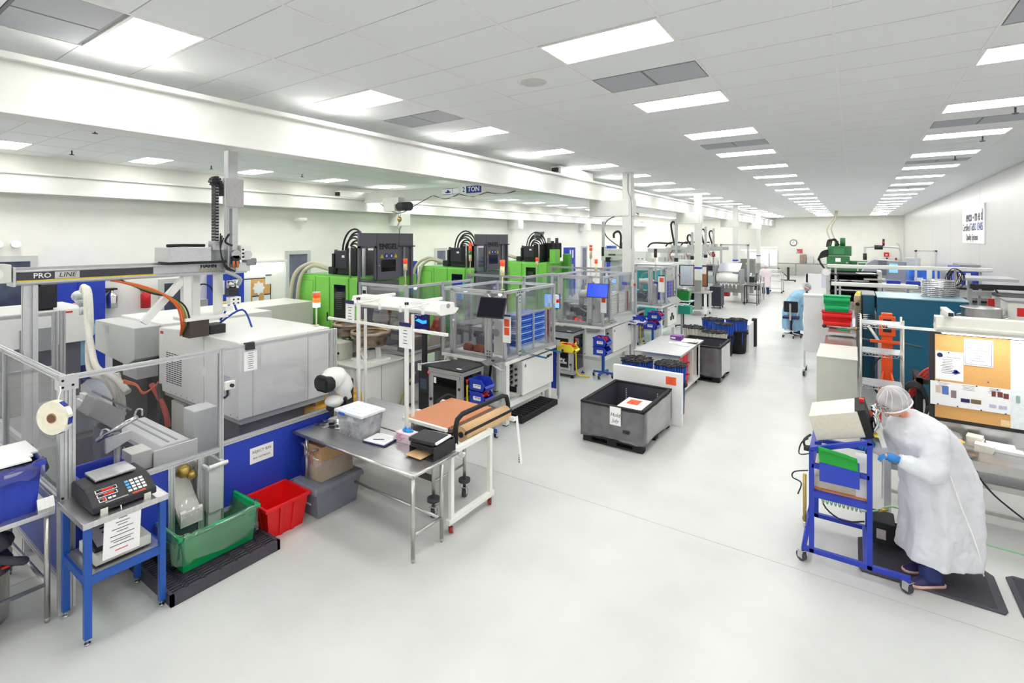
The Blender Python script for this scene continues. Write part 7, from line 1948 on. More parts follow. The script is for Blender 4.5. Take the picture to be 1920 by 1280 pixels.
bx(wbc, 'top_cap', white, -1.0, -.08, 14.03, 14.3, 1.9, 1.94, .004)
for x in (-.98, -.12):
    bx(wbc, 'upright', alu, x - .02, x + .02, 14.06, 14.1, .16, 1.9)
    bx(wbc, 'foot_bar', alu, x - .02, x + .02, 13.8, 14.5, .13, .17)
    for y in (13.84, 14.46): caster(wbc, x, y, rubber, .055)
tl = T('teal_cabinet', 'long teal steel cabinet behind the wire shelf', 'cabinet', (1.1, 13.9, 0))
bx(tl, 'body', teal, .43, 1.88, 13.2, 14.5, .05, 2.03, .01)
bx(tl, 'cabinet_top', M('teal_top', (150, 182, 196), .4), .42, 1.89, 13.19, 14.51, 2.03, 2.05)
bx(tl, 'plinth', blackm, .46, 1.85, 13.25, 14.45, 0, .05)
t2 = T('teal_cabinet', 'narrow dark-edged teal cabinet left of the long teal one', 'cabinet', (.3, 14.2, 0))
bx(t2, 'body', teal, .17, .40, 13.9, 15.0, .05, 2.0, .01); bx(t2, 'edge_strip', blackm, .15, .18, 13.88, 15.0, .05, 2.0); bx(t2, 'cabinet_top', grey, .16, .41, 13.89, 15.0, 2.0, 2.02); bx(t2, 'plinth', blackm, .18, .39, 13.92, 14.98, 0, .05)
rs_ = T('ring_stack', 'stack of chrome rings standing on the long teal cabinet', 'rings', (1.55, 14.0, 2.05))
for i in range(9): B().lathe([(.27, i * .04), (.29, i * .04 + .016), (.27, i * .04 + .032), (.25, i * .04 + .016), (.27, i * .04)], (1.5, 14.0, 2.05), 28).to('ring', chrome, rs_)
B().cyl((1.5, 14.0, 2.05), (1.5, 14.0, 2.42), .1, n=12).to('core', steelr, rs_); bx(rs_, 'white_card', paper, 1.33, 1.42, 14.2, 14.22, 2.05, 2.6)
cc_ = T('cable_coil', 'loops of thin dark cable on a grey stand upon the teal cabinet', 'cable coil', (1.83, 14.2, 2.05))
B().box(1.74, 1.86, 14.1, 14.3, 2.05, 2.2).box(1.78, 1.82, 14.18, 14.22, 2.2, 2.66).to('stand', grey, cc_)
for k in range(6): B().tube([(1.76 + .04 * (k % 3) + (.08 + .01 * k) * math.cos(a), 14.2 + .02 * k, 2.46 - .04 * (k % 2) + (.14 + .012 * k) * math.sin(a)) for a in [2 * PI * i / 18 for i in range(19)]], .009, 5).to('cable_loop', cable, cc_)
wr_ = T('wire_shelf', 'chrome wire shelf unit with grey liners in front of the teal cabinet', 'shelf', (.37, 9.75, 0))
for x in (.1, .62):
    for y in (9.5, 9.95):
        B().cyl((x, y, 0), (x, y, 2.06), .014, n=8).to('post', steelr, wr_)
for z in (.35, 1.03, 1.53, 1.97):
    f = B()
    for y in (9.5, 9.95):
        f.cyl((.1, y, z), (.62, y, z), .006, n=6).cyl((.1, y, z - .045), (.62, y, z - .045), .006, n=6)
        for i in range(13): f.cyl((.1 + i * .04, y, z - (.045 if i % 2 else 0)), (.14 + i * .04, y, z - (0 if i % 2 else .045)), .004, n=5)
    for x in (.1, .62): f.cyl((x, 9.5, z), (x, 9.95, z), .006, n=6)
    sh_ = f.to('wire_frame', chrome, wr_)
    bx(sh_, 'shelf_liner', M('liner', (176, 180, 184), .3), .1, .62, 9.5, 9.95, z + .006, z + .01)
ho = T('engine_hoist', 'orange hydraulic lift with crank arms behind the wire shelf', 'lift', (.5, 11.3, 0))
bx(ho, 'mast', orange, .42, .58, 11.2, 11.32, .12, 1.95, .01); bx(ho, 'head_block', orange, .38, .62, 11.17, 11.22, 1.55, 1.9, .01)
for z in (1.62, 1.76): bx(ho, 'slot_hole', blackm, .44, .56, 11.16, 11.17, z, z + .09)
bx(ho, 'cross_handle', orange, .25, .75, 11.14, 11.18, 1.42, 1.47, .005); B().cyl((.75, 11.16, 1.445), (.98, 11.16, 1.4), .02).to('handle_grip', M('grip_slate', (50, 70, 84), .6), ho); B().cyl((.25, 11.16, 1.445), (.1, 11.16, 1.47), .02).to('handle_grip', MATS['grip_slate'], ho)
B().cyl((.45, 11.2, .9), (.3, 10.8, .15), .02).cyl((.55, 11.2, .9), (.72, 10.8, .15), .02).to('brace', orange, ho)
bx(ho, 'base', orange, .15, .85, 10.75, 11.4, .04, .12, .005)
for x, y in ((.2, 10.8), (.8, 10.8), (.2, 11.35), (.8, 11.35)): B().cyl((x - .02, y, .04), (x + .02, y, .04), .04, n=10).to('wheel', black, ho)
bf = T('hose_stand', 'black steel frame draped with red and black hoses beside the cork board', 'frame', (1.0, 10.8, 0))
for x in (.85, 1.35):
    for y in (10.0, 10.6): bx(bf, 'frame_post', blackm, x - .04, x + .04, y - .04, y + .04, 0, 1.1)
bx(bf, 'frame_top', blackm, .81, 1.39, 9.96, 10.04, 1.05, 1.12); bx(bf, 'frame_top', blackm, .81, .89, 9.96, 10.64, 1.05, 1.12); bx(bf, 'frame_shelf', blackm, .81, 1.39, 9.96, 10.64, .3, .36)
for k in range(4): B().tube([(1.3, 10.4, 1.2 + .04 * k), (1.0, 10.3, 1.24 - .05 * k), (.8, 10.2, 1.0 - .06 * k), (.74, 10.2, .7), (.85, 10.2, .4)], .02, 6, 5).to('red_hose', M('hose_red', (196, 48, 40), .5), bf)
for k in range(4): B().tube([(.78 + .16 * math.cos(a) , 9.9 + .015 * k, .75 + (.26 + .02 * k) * math.sin(a)) for a in [2 * PI * i / 16 for i in range(17)]], .024, 6).to('black_hose', cable, bf)
B().tube([(.6, 12.0, 1.1), (.35, 12.0, .9), (.3, 11.9, .5), (.5, 11.8, .2)], .02, 6, 5).to('black_hose', cable, bf)
wl_ = T('wooden_block', 'pale wooden tool head with a white handle before the teal cabinet', 'tool', (.4, 12.3, 0))
B().cyl((.25, 12.3, 1.55), (.45, 12.3, 1.2), .025, n=8).to('handle', white, wl_); bx(wl_, 'stand', alu, .4, .5, 12.25, 12.35, 0, 1.22)
pot = T('steel_pot', 'large stainless pot on a hopper stand behind the bench light', 'pot', (2.0, 13.2, 0))
cxp, cyp = 1.95, 12.5
B().lathe([(0, 1.62), (.26, 1.62), (.28, 1.66), (.28, 2.0), (.3, 2.01), (.3, 2.03), (.28, 2.03)], (cxp, cyp, 0), 28).to('pot_body', steel, pot); B().lathe([(.06, 1.15), (.24, 1.6)], (cxp, cyp, 0), 20).to('hopper_cone', M('hopper_steel', (150, 140, 120), .4, .6), pot)
B().tube([(cxp + .28, cyp - .1, 1.9), (cxp + .36, cyp - .1, 1.88), (cxp + .28, cyp - .1, 1.84)], .012, 6, 3).tube([(cxp - .28, cyp - .1, 1.9), (cxp - .36, cyp - .1, 1.88), (cxp - .28, cyp - .1, 1.84)], .012, 6, 3).to('pot_handle', chrome, pot)
for x, y in ((-.2, -.2), (.2, -.2), (-.2, .2), (.2, .2)): bx(pot, 'leg', alu, cxp + x - .02, cxp + x + .02, cyp + y - .02, cyp + y + .02, 0, 1.62)
wbx = T('electrical_box', 'white electrical box with a red square beside the steel pot', 'box', (2.6, 11.4, 0))
bx(wbx, 'box_body', white, 2.3, 2.9, 12.5, 13.05, .9, 2.15, .01); bx(wbx, 'red_square', redm, 2.42, 2.56, 12.49, 12.5, 1.9, 2.05); bx(wbx, 'wire_top', grey, 2.27, 2.93, 12.47, 13.08, 2.15, 2.18); bx(wbx, 'stand', alu, 2.35, 2.85, 12.55, 13.0, 0, .9)
def rack_light(label, x0, x1, y, z):
    t = T('bench_light', label, 'light fixture', ((x0 + x1) / 2, y, z), 'bench lights over the far benches')
    bx(t, 'light_housing', white, x0, x1, y - .1, y + .1, z, z + .09, .01); bx(t, 'light_tube', white, x0 + .05, x1 - .05, y - .07, y + .07, z - .012, z)
    for x in (x0 + .2, x1 - .2): bx(t, 'post', alu, x - .025, x + .025, y + .1, y + .15, 0, z + .09)
rack_light('long white light rail on posts over the benches behind the whiteboard cart', -.62, 2.85, 17.0, 2.46)
rack_light('white light rail below the long rail, over the black shelves', -.5, 1.35, 16.2, 2.02)
rack_light('slanting white light under the black equipment rack by the right wall', 2.2, 2.9, 15.5, 2.0)
su = T('shelf_unit', 'open grey shelf unit with black trays and white sheets behind the whiteboard cart', 'shelf', (0, 18, 0))
for x in (-.62, .62): bx(su, 'side_post', lgrey, x - .05, x + .05, 17.6, 18.4, 0, 2.35, .005)
for z in (.5, 1.2, 1.72, 2.0, 2.22): bx(su, 'shelf', blackm if z > 1.5 else lgrey, -.6, .6, 17.6, 18.4, z, z + .03)
for k, (x, z) in enumerate(((-.2, 1.76), (.15, 2.04), (.3, 2.26), (.2, 1.76), (-.3, 2.04))): B().ob((x, 17.7, z + .02), (.4, .3, .02), Matrix.Rotation(.2 * k, 3, 'Z')).to('white_sheets', paper, su)
bx(su, 'sloped_tray', M('tray_sand', (206, 198, 190), .5), .25, .75, 17.5, 17.9, 2.1, 2.14)
B().ob((.05, 17.6, 1.35), (.25, .2, .2), Matrix.Rotation(.4, 3, 'Z')).ob((.3, 17.65, 1.3), (.2, .2, .14)).to('parts_heap', M('heap_grey', (170, 160, 150), .6, 0, .3, 12), su)
bx(su, 'backboard', blackm, -.6, .6, 18.38, 18.4, 1.2, 2.3)
cr_ = T('drawer_cabinet', 'cream drawer cabinet with two columns of drawers behind the teal one', 'cabinet', (1.4, 21, 0))
bx(cr_, 'carcass', cream, .75, 2.2, 20.3, 21.2, .05, 1.72, .008); bx(cr_, 'worktop', grey, .7, 2.3, 20.2, 21.3, 1.72, 1.78, .01); bx(cr_, 'plinth', dgrey, .8, 2.15, 20.35, 21.1, 0, .05)
for i in range(2):
    for j in range(6): d_ = bx(cr_, 'drawer', cream, .78 + .7 * i, 1.45 + .7 * i, 20.27, 20.3, .1 + .26 * j, .34 + .26 * j, .005); bx(d_, 'drawer_pull', grey, .85 + .7 * i, 1.38 + .7 * i, 20.255, 20.27, .3 + .26 * j, .32 + .26 * j)
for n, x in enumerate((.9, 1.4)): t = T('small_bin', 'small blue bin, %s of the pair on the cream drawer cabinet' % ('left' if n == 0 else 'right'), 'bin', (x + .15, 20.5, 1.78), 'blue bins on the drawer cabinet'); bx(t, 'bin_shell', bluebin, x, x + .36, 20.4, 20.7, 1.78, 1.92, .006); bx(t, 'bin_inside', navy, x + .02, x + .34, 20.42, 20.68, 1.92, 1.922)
bg2 = T('purple_bag', 'lilac plastic bag hung on the end of the shelf unit', 'bag', (.7, 18.2, 1.2)); B().ball((.72, 17.9, 1.5), .2, 12, (.6, .6, 1.1)).ball((.72, 17.9, 1.72), .07, 8).to('bag_body', M('lilac', (170, 150, 210), .5, 0, .15, 6), bg2); bx(bg2, 'hook', chrome, .66, .7, 17.9, 17.92, 1.75, 1.9)
gm = T('vertical_machine', 'green vertical machine with hoses rising to the ceiling at the far end', 'machine', (-.5, 40.5, 0))
bx(gm, 'bed', greenm, -1.5, 1.4, 40.3, 42, 0, 1.3, .02); bx(gm, 'side_arm', greenm, -.9, 2.4, 40.6, 41.6, 1.0, 1.75, .03); bx(gm, 'clamp_block', greenm, -1.5, -.2, 40.2, 41.4, 1.3, 2.05, .03); bx(gm, 'upper_block', greenm, -1.45, -.1, 40.3, 41.3, 2.1, 2.75, .03)
bx(gm, 'panel_plate', M('green_plate', (60, 130, 80), .5), -1.1, -.5, 40.18, 40.2, 2.2, 2.6); bx(gm, 'white_sign', paper, -1.0, -.7, 40.18, 40.2, 1.7, 1.95)
B().cyl((-.6, 40.8, 2.75), (-.6, 40.8, 3.3), .16).cyl((-.95, 40.8, 2.75), (-.95, 40.8, 3.1), .12).to('cylinder', greenm, gm)
for k in range(5): B().tube([(-1.4, 40.2, 2.5 - .1 * k), (-1.8 - .04 * k, 40.2, 2.3 - .1 * k), (-1.9, 40.2, 1.7), (-1.6, 40.2, 1.2)], .05, 6, 5).to('black_hose', cable, gm)
for k in range(3): B().tube([(-1.5 + .1 * k, 40.5, 2.7), (-1.4 + .1 * k, 40.4, 3.15), (-1.0, 40.4, 3.1 + .05 * k), (-.8, 40.5, 2.8)], .05, 6, 5).to('black_hose', cable, gm)
for k in range(2): B().tube([(-1.25 + .3 * k, 40.8, 3.0), (-1.5 + .25 * k, 40.8, 3.9), (-1.15 + .15 * k, 40.8, 4.6), (-1.0 + .1 * k, 40.8, CZ)], .045, 6, 6).to('riser_hose', beige, gm)
bx(gm, 'guard_frame', alu, .2, .28, 39.9, 39.98, .6, 1.7); bx(gm, 'guard_frame', alu, 1.3, 1.38, 39.9, 39.98, .6, 1.7); bx(gm, 'guard_frame', alu, .2, 1.38, 39.9, 39.98, 1.65, 1.73); bx(gm, 'rail', steelr, -.4, -.3, 40.1, 40.2, 1.6, 1.7)
cm_ = T('lathe_machine', 'grey machine tool with a blue screen and a curved lamp arm', 'machine', (1.3, 32, 0))
B().prism([(.3, .3), (2.2, .3), (2.2, 2.1), (.9, 2.2), (.6, 2.0), (.3, 1.4)], 1, 31.8, 33.2).to('casing', M('lathe_grey', (150, 152, 160), .45), cm_, .03); bx(cm_, 'screen', screen_c, 1.5, 1.85, 31.77, 31.8, 1.55, 2.0); bx(cm_, 'dark_hood', dgrey, 1.05, 1.4, 31.75, 31.8, 1.4, 2.15); bx(cm_, 'base', dgrey, .35, 2.15, 31.9, 33.1, 0, .3)
bx(cm_, 'upright_case', lgrey, 2.2, 2.75, 31.8, 32.8, .1, 2.3, .02)
B().tube([(.5, 32, 2.15), (.5, 32, 2.75), (.6, 32, 2.83), (1.7, 32, 2.83), (1.95, 32, 2.7), (1.98, 32, 2.1)], .05, 8, 4).to('lamp_arm', lgrey, cm_); B().cyl((.9, 32, 2.82), (1.25, 32, 2.82), .12).cyl((.5, 32, 2.15), (.5, 32, 2.5), .09).to('arm_joint', black, cm_)
B().cyl((1.28, 32, 2.9), (1.28, 32, 3.25), .05).to('status_light', black, cm_); B().cyl((1.28, 32, 3.02), (1.28, 32, 3.1), .055).to('status_light_red', redm, cm_)
bx(gm, 'pallet_base', dgrey, -1.55, 1.5, 40.25, 42, 0, .06)
# back wall things
ck = T('wall_clock', 'round white wall clock with black rim on the back wall', 'clock', (-4.5, 51.95, 2.87)); B().cyl((-4.48, 52, 2.87), (-4.48, 51.94, 2.87), .29, n=28).to('rim', black, ck); B().cyl((-4.48, 51.94, 2.87), (-4.48, 51.93, 2.87), .235, n=28).to('dial', paper, ck); B().box(-4.62, -4.46, 51.925, 51.93, 2.86, 2.88).box(-4.49, -4.47, 51.925, 51.93, 2.87, 3.02).to('hands', black, ck)
ex = T('safety_sign', 'small red and white safety sign on the back wall below the clock', 'sign', (-4.05, 51.95, 2.0)); bx(ex, 'plate', paper, -4.33, -3.72, 51.95, 51.99, 1.9, 2.36); bx(ex, 'red_field', M('sign_rose', (222, 120, 124), .6), -4.1, -3.76, 51.945, 51.95, 1.94, 2.32); B().prism([(-4.26, 2.3), (-4.12, 2.3), (-4.1, 2.15), (-4.15, 2.0), (-4.22, 2.0), (-4.17, 2.15)], 1, 51.94, 51.95).to('emblem', M('sign_crimson', (176, 40, 60), .6), ex); B().box(-4.05, -3.8, 51.94, 51.945, 2.18, 2.24).box(-3.98, -3.82, 51.94, 51.945, 2.05, 2.12).box(-4.29, -3.76, 51.94, 51.945, 1.93, 1.97).to('emblem_print', M('sign_crimson', (176, 40, 60), .6), ex)
bb_ = T('back_bench', 'long grey bench along the back wall', 'bench', (-6, 51, 0)); bx(bb_, 'benchtop', grey, -9.0, -1.5, 50.6, 51.6, .98, 1.06)
for x in (-8.8, -6.5, -4.2, -1.8): bx(bb_, 'leg', grey, x - .05, x + .05, 50.7, 50.8, 0, .98)
bs = T('board_stack', 'stacked clear and brown bagged boards on the back bench', 'stack', (-3, 51, 1.06))
for k in range(3): bx(bs, 'bagged_board', M('bag_brown', (150, 132, 118), .4, 0, .2, 6) if k == 0 else lgrey, -3.9 + .55 * k, -3.4 + .55 * k, 50.7, 51.3, 1.06, 1.85 - .2 * k, .04)
ft_ = T('folding_table', 'black folded table on a wheeled stand by the back wall', 'table', (-3.6, 42.5, 0)); q = atZ(1478, 528, 0)
B().box(q.x - .08, q.x + .08, q.y - .06, q.y + .06, .1, 1.1).box(q.x - .5, q.x + .5, q.y - .06, q.y + .06, .08, .16).ob((q.x - .4, q.y, .72), (.9, .06, .06), Matrix.Rotation(.8, 3, 'Y')).to('frame', black, ft_)
for x in (-.45, .45): B().cyl((q.x + x - .04, q.y, .06), (q.x + x + .04, q.y, .06), .06).to('wheel', black, ft_)
fe0 = None
for n, (x, lab) in enumerate(((2.3, 'left fire extinguisher by the grey pipe on the back wall'), (2.9, 'right fire extinguisher by the grey pipe on the back wall'))):
    t = T('fire_extinguisher', lab, 'extinguisher', (x, 51.8, .9), 'extinguishers on the back wall'); B().lathe([(0, 0), (.15, 0), (.15, .5), (.06, .62), (.05, .7)], (x, 51.75, .9), 14).to('cylinder', redm if n else steelr, t); B().box(x - .05, x + .05, 51.65, 52, 1.58, 1.66).to('valve', black, t)
al = T('alarm_box', 'red fire alarm box on the back wall near the right corner', 'alarm', (2.3, 51.95, 1.9)); bx(al, 'alarm_case', redm, 2.1, 2.45, 51.9, 52, 1.75, 2.1, .01); bx(al, 'alarm_plate', paper, 2.2, 2.35, 51.89, 51.9, 1.85, 1.95)
gp_ = T('standing_pipe', 'grey pipe with a gooseneck hose in the far right corner', 'pipe', (3.1, 50, 0)); B().cyl((3.1, 50, 0), (3.1, 50, 2.1), .08).to('pipe', grey, gp_); B().tube([(3.1, 50, 2.1), (3.05, 50, 2.5), (2.95, 50, 2.8), (2.8, 50, 2.85)], .03, 6, 4).to('gooseneck', beige, gp_)
sg = T('company_sign', 'white evco-med ISO 13485 certificate sign on the right wall', 'sign', (3.38, 23, 3.1))
bx(sg, 'board', paper, 3.36, 3.398, 21.15, 24.9, 3.12, 4.4)
B().lathe([(0, 0), (.27, .003), (.29, .01)], (0, 0, 0), 24).rot((0, 0, 0), 0, 0, -PI / 2).rot((0, 0, 0)).to('logo_disc', navy, sg).location = Vector((3.355, 24.42, 4.06)) - OFF[sg.name]
B().lathe([(0, 0), (.17, .003), (.18, .01)], (0, 0, 0), 20).rot((0, 0, 0), 0, 0, -PI / 2).to('logo_swirl', M('logo_cyan', (60, 170, 210), .5), sg).location = Vector((3.35, 24.32, 3.96)) - OFF[sg.name]
txt(sg, 'sign_letters', 'evco - m e d', (3.355, 22.72, 4.03), .5, M('sign_navy', (40, 40, 84), .5), '-x', bold=.012, sx=1.1)
txt(sg, 'sign_letters', 'Certified To', (3.355, 23.85, 3.66), .36, ink, '-x', sx=1.05); txt(sg, 'sign_letters', 'ISO 13485', (3.355, 22.1, 3.66), .36, inkb, '-x', sx=1.05); txt(sg, 'sign_letters', 'Quality Systems', (3.355, 23.1, 3.32), .3, ink, '-x', sx=1.05)
bw = T('wall_cabinet', 'blue cabinet with white sheets against the right wall', 'cabinet', (3.2, 22.8, 0)); bx(bw, 'body', blue, 2.75, 3.35, 22.0, 23.3, .05, 2.35, .01); bx(bw, 'cabinet_top', grey, 2.9, 3.38, 21.9, 23.4, 2.35, 2.42); bx(bw, 'plinth', dgrey, 2.8, 3.3, 22.1, 23.2, 0, .05)
for x in (2.82, 3.05): bx(bw, 'white_sheet', paper, x, x + .12, 21.985, 22.0, 1.75, 2.15)
bt = T('wrapped_equipment', 'equipment wrapped in blue film beside the right wall', 'equipment', (2.6, 31, 0)); bx(bt, 'blue_wrap', M('wrap_blue', (50, 110, 220), .3, 0, .3, 3), 2.1, 3.2, 29.2, 30.8, 0, 1.9, .08); bx(bt, 'white_panel', paper, 2.3, 2.6, 29.18, 29.2, 1.0, 1.5); bx(bt, 'frame', lgrey, 2.3, 2.38, 29.0, 29.08, 0, 2.75); bx(bt, 'frame', lgrey, 3.0, 3.08, 29.0, 29.08, 0, 2.75); bx(bt, 'frame_top', lgrey, 2.3, 3.08, 29.0, 29.08, 2.68, 2.75)
def grey_machine(label, x, y, w_, d_, h, m, grp='grey equipment along the right wall'):
    t = T('test_equipment', label, 'equipment', (x + w_ / 2, y, 0), grp)
    bx(t, 'casing', m, x, x + w_, y, y + d_, .1, h, .015); bx(t, 'top_cover', black, x - .03, x + w_ + .03, y - .03, y + d_, h, h + .05); bx(t, 'front_panel', lgrey, x + .06, x + w_ - .06, y - .02, y, h * .5, h - .08, .005); bx(t, 'plinth', dgrey, x + .05, x + w_ - .05, y + .05, y + d_ - .05, 0, .1)
    for k in range(3): B().cyl((x + w_ * (.3 + .2 * k), y - .02, h * .7), (x + w_ * (.3 + .2 * k), y - .05, h * .7), .04, n=10).to('dial', black, t)
    return t
grey_machine('low grey cabinet with black top past the coil of cables', 1.95, 17.6, 1.0, .9, 1.95, lgrey)
grey_machine('grey machine with dials in front of the blue wall cabinet', 2.25, 16.2, .8, .7, 1.75, grey)
grey_machine('black topped grey machine by the right edge of the photo', 2.45, 13.6, .8, .9, 2.1, lgrey)
be = T('equipment_rack', 'black and silver angled rack over the machines by the right wall', 'rack', (2.6, 14.8, 0)); bx(be, 'top_bar', black, 2.1, 3.3, 14.6, 14.72, 2.2, 2.3); bx(be, 'angled_plate', alu, 2.0, 2.9, 14.8, 15.8, 2.36, 2.42); bx(be, 'shelf', M('shelf_brown', (110, 84, 76), .5), 2.3, 3.2, 14.4, 14.8, 1.75, 1.8); bx(be, 'red_clamp', redm, 2.35, 2.5, 14.4, 14.5, 1.86, 2.02)
for x in (2.15, 3.25): bx(be, 'rack_post', alu, x - .04, x + .04, 15, 15.08, 0, 2.4)
B().tube([(2.5, 14.6, 2.2), (2.6, 14.5, 2.0), (2.8, 14.4, 1.9), (3.1, 14.4, 1.6)], .02, 6, 4).to('cable', cable, be)
ys_ = T('yellow_funnel', 'yellow plastic bag on a stand beside the stacked bins', 'bag', (.1, 15, 0)); B().ball((.13, 15.6, 1.75), .17, 12, (.7, .7, 1.2)).to('bag_body', M('bag_yellow', (226, 220, 70), .5), ys_); bx(ys_, 'stand', alu, .1, .16, 15.58, 15.64, 0, 1.6)
bz = T('bronze_fixture', 'beige fixture with knobs beside the narrow teal cabinet', 'fixture', (.1, 14.7, 0)); bx(bz, 'block', M('fixture_beige', (206, 192, 160), .5, 0, .2, 12), .02, .14, 14.3, 14.5, 1.45, 1.95, .01); bx(bz, 'post', steelr, .05, .11, 14.35, 14.45, 0, 1.45); B().cyl((.08, 14.3, 1.75), (.08, 14.27, 1.75), .04).to('knob', black, bz)
def desk(label, x0, x1, y0, y1, h, boxes=True):
    t = T('desk', label, 'desk', ((x0 + x1) / 2, y0, 0)); bx(t, 'desktop', lgrey, x0, x1, y0, y1, h - .04, h, .005)
    for x in (x0 + .05, x1 - .05):
        for y in (y0 + .05, y1 - .05): bx(t, 'leg', alu, x - .025, x + .025, y - .025, y + .025, 0, h)
    return t
desk('bench with a raised whiteboard screen where the blue coated worker leans', -1.3, .0, 20.0, 21.0, .95)
wsx = T('privacy_screen', 'papered white screen with blue post behind the blue coated worker', 'screen', (-.7, 21.2, 0)); bx(wsx, 'screen_board', paper, -1.45, .2, 21.2, 21.24, .5, 2.0); bx(wsx, 'blue_post', blue, -.15, -.08, 21.18, 21.2, .4, 2.0); bx(wsx, 'lilac_panel', M('panel_lilac', (224, 222, 236), .6), -.95, .15, 21.19, 21.2, 1.5, 1.98)
for x in (-1.4, .15): bx(wsx, 'leg', alu, x - .03, x + .03, 21.2, 21.26, 0, 2.0)
gg = T('dial_gauge', 'round white pressure gauge on a curved black arm by the shelf unit', 'gauge', (-.75, 17.4, 1.7)); q = at(1549, 510, 14.2); B().cyl(q, q + Vector((0, -.05, 0)), .12, n=20).to('gauge_rim', chrome, gg); B().cyl(q + Vector((0, -.05, 0)), q + Vector((0, -.056, 0)), .095, n=20).to('gauge_face', paper, gg); B().tube([q, q + Vector((.15, .1, -.05)), q + Vector((.3, .3, -.3)), q + Vector((.3, .3, -2.0))], .02, 6, 3).to('arm', black, gg)
rt_ = T('red_tray', 'red and black tools lying on the small table beside the blue coated worker', 'tools', (-.5, 20.4, .95)); bx(rt_, 'red_tray', redm, -.75, -.15, 20.3, 20.6, 1.3, 1.36); bx(rt_, 'riser', lgrey, -.8, -.1, 20.25, 20.65, .95, 1.3)
oc_ = T('office_chair', 'navy and black task chair in front of the blue coated worker', 'chair', (-1.2, 17.3, 0)); q = atZ(1497, 626, 0); cx, cy = q.x - .15, q.y - .75
bx(oc_, 'seat', navy, cx - .24, cx + .24, cy - .2, cy + .26, .62, .7, .02); bx(oc_, 'backrest', blackm, cx - .2, cx + .22, cy - .3, cy - .24, .86, 1.22, .03); bx(oc_, 'back_bar', chrome, cx - .03, cx + .03, cy - .34, cy - .3, .6, 1.15); B().cyl((cx, cy, .1), (cx, cy, .62), .03).to('gas_stem', black, oc_)
B().lathe([(.2, .22), (.215, .235), (.2, .25), (.185, .235), (.2, .22)], (cx, cy, 0), 20).to('foot_ring', chrome, oc_)
for k in range(5):
    a = 2 * PI * k / 5
    B().tube([(cx, cy, .14), (cx + .28 * math.cos(a), cy + .28 * math.sin(a), .09)], .022, 6).to('base_leg', chrome, oc_); B().cyl((cx + .28 * math.cos(a) - .02, cy + .28 * math.sin(a), .04), (cx + .28 * math.cos(a) + .02, cy + .28 * math.sin(a), .04), .04).to('wheel', black, oc_)

# ================================================================ left side, far half
def injection(label, x, y, l, h, arm=True, armz=4.2, cap=white):
    t = T('moulding_machine', label, 'machine', (x, y, 0), 'far white moulding machines')
    bx(t, 'bed', lgrey, x - 1.0, x + 1.0, y, y + l, .1, h * .6, .02); bx(t, 'guard', cap, x - .95, x + .95, y + .3, y + l - .3, h * .6, h, .03); bx(t, 'plinth', dgrey, x - .95, x + .95, y + .05, y + l - .05, 0, .1)
    bx(t, 'sliding_door', cream, x + .95, x + .98, y + .6, y + l * .55, h * .4, h * .95, .01); bx(t, 'door_window', blackglass, x + .98, x + .985, y + .9, y + l * .5, h * .6, h * .88)
    for k in range(3): bx(t, 'valve_box', lgrey, x - .6 + .45 * k, x - .3 + .45 * k, y + .6 + .5 * k, y + .9 + .5 * k, h, h + .18 + .06 * k, .01)
    if arm:
        bx(t, 'robot_riser', white, x - .2, x + .2, y + l * .5, y + l * .5 + .35, h, h + .45, .01); B().box(x - .9, x + 1.6, y + l * .5 + .08, y + l * .5 + .26, h + .45, h + .68).to('robot_beam', lgrey, t, .01)
        bx(t, 'robot_carriage', alu, x + .4, x + .9, y + l * .5 - .05, y + l * .5 + .3, h + .62, h + .86, .01); bx(t, 'robot_arm', alu, x + .62, x + .76, y + l * .5 - .12, y + l * .5 - .02, h + .15, armz, .01)
        B().tube([(x + .6, y + l * .5 - .05, h + .85), (x + .42, y + l * .5 - .05, armz - .45), (x + .45, y + l * .5 - .05, armz - .2), (x + .58, y + l * .5 - .05, armz - .18), (x + .66, y + l * .5 - .05, armz - .4)], .05, 8, 5).to('cable_chain', black, t)
        B().tube([(x - .9, y + l * .5 + .1, h + .75), (x - .6, y + l * .5 + .1, h + .98), (x + .4, y + l * .5 + .1, h + .95)], .045, 8, 4).to('cable_chain', black, t)
        bx(t, 'gripper', black, x + .6, x + .78, y + l * .5 - .14, y + l * .5, h - .05, h + .2, .01)
        B().tube([(x + .5, y + l * .5 - .06, h + .6), (x + .35, y + l * .5 - .06, h + .35), (x + .45, y + l * .5 - .06, h + .1)], .03, 6, 4).to('orange_cable', M('cable_rust', (176, 96, 56), .5), t)
    return t
injection('far white moulding machine with the tallest robot arm', -8.39, 25.25, 3.0, 2.05, True, 4.31)
injection('far white moulding machine beside the second column with a looped cable arm', -8.39, 28.42, 3.0, 2.05, True, 3.64)
injection('far white moulding machine past the second column, left of the last arm', -8.39, 32.05, 2.1, 2.05, True, 4.01)
injection('farthest white moulding machine with a robot arm', -8.39, 34.23, 2.1, 2.05, True, 3.94)
lb = T('take_out_robot', 'white robot box with printed maker letters over the far machines', 'robot', (-9, 22, 2.3)); bx(lb, 'robot_box', white, -8.8, -7.45, 19.6, 20.0, 2.35, 2.85, .02); bx(lb, 'mount', lgrey, -8.4, -8.0, 19.65, 19.95, .0, 2.35); txt(lb, 'maker_letters', 'GEIGER', (-8.3, 19.59, 2.6), .1, ink, bold=.004); txt(lb, 'maker_letters', 'HANDLING', (-7.85, 19.59, 2.6), .1, M('pale_print', (190, 194, 180), .6)); bx(lb, 'joint', black, -8.55, -8.35, 19.5, 19.6, 2.3, 2.5); B().cyl((-8.35, 19.55, 2.4), (-7.6, 19.55, 2.4), .05).to('rod', alu, lb)
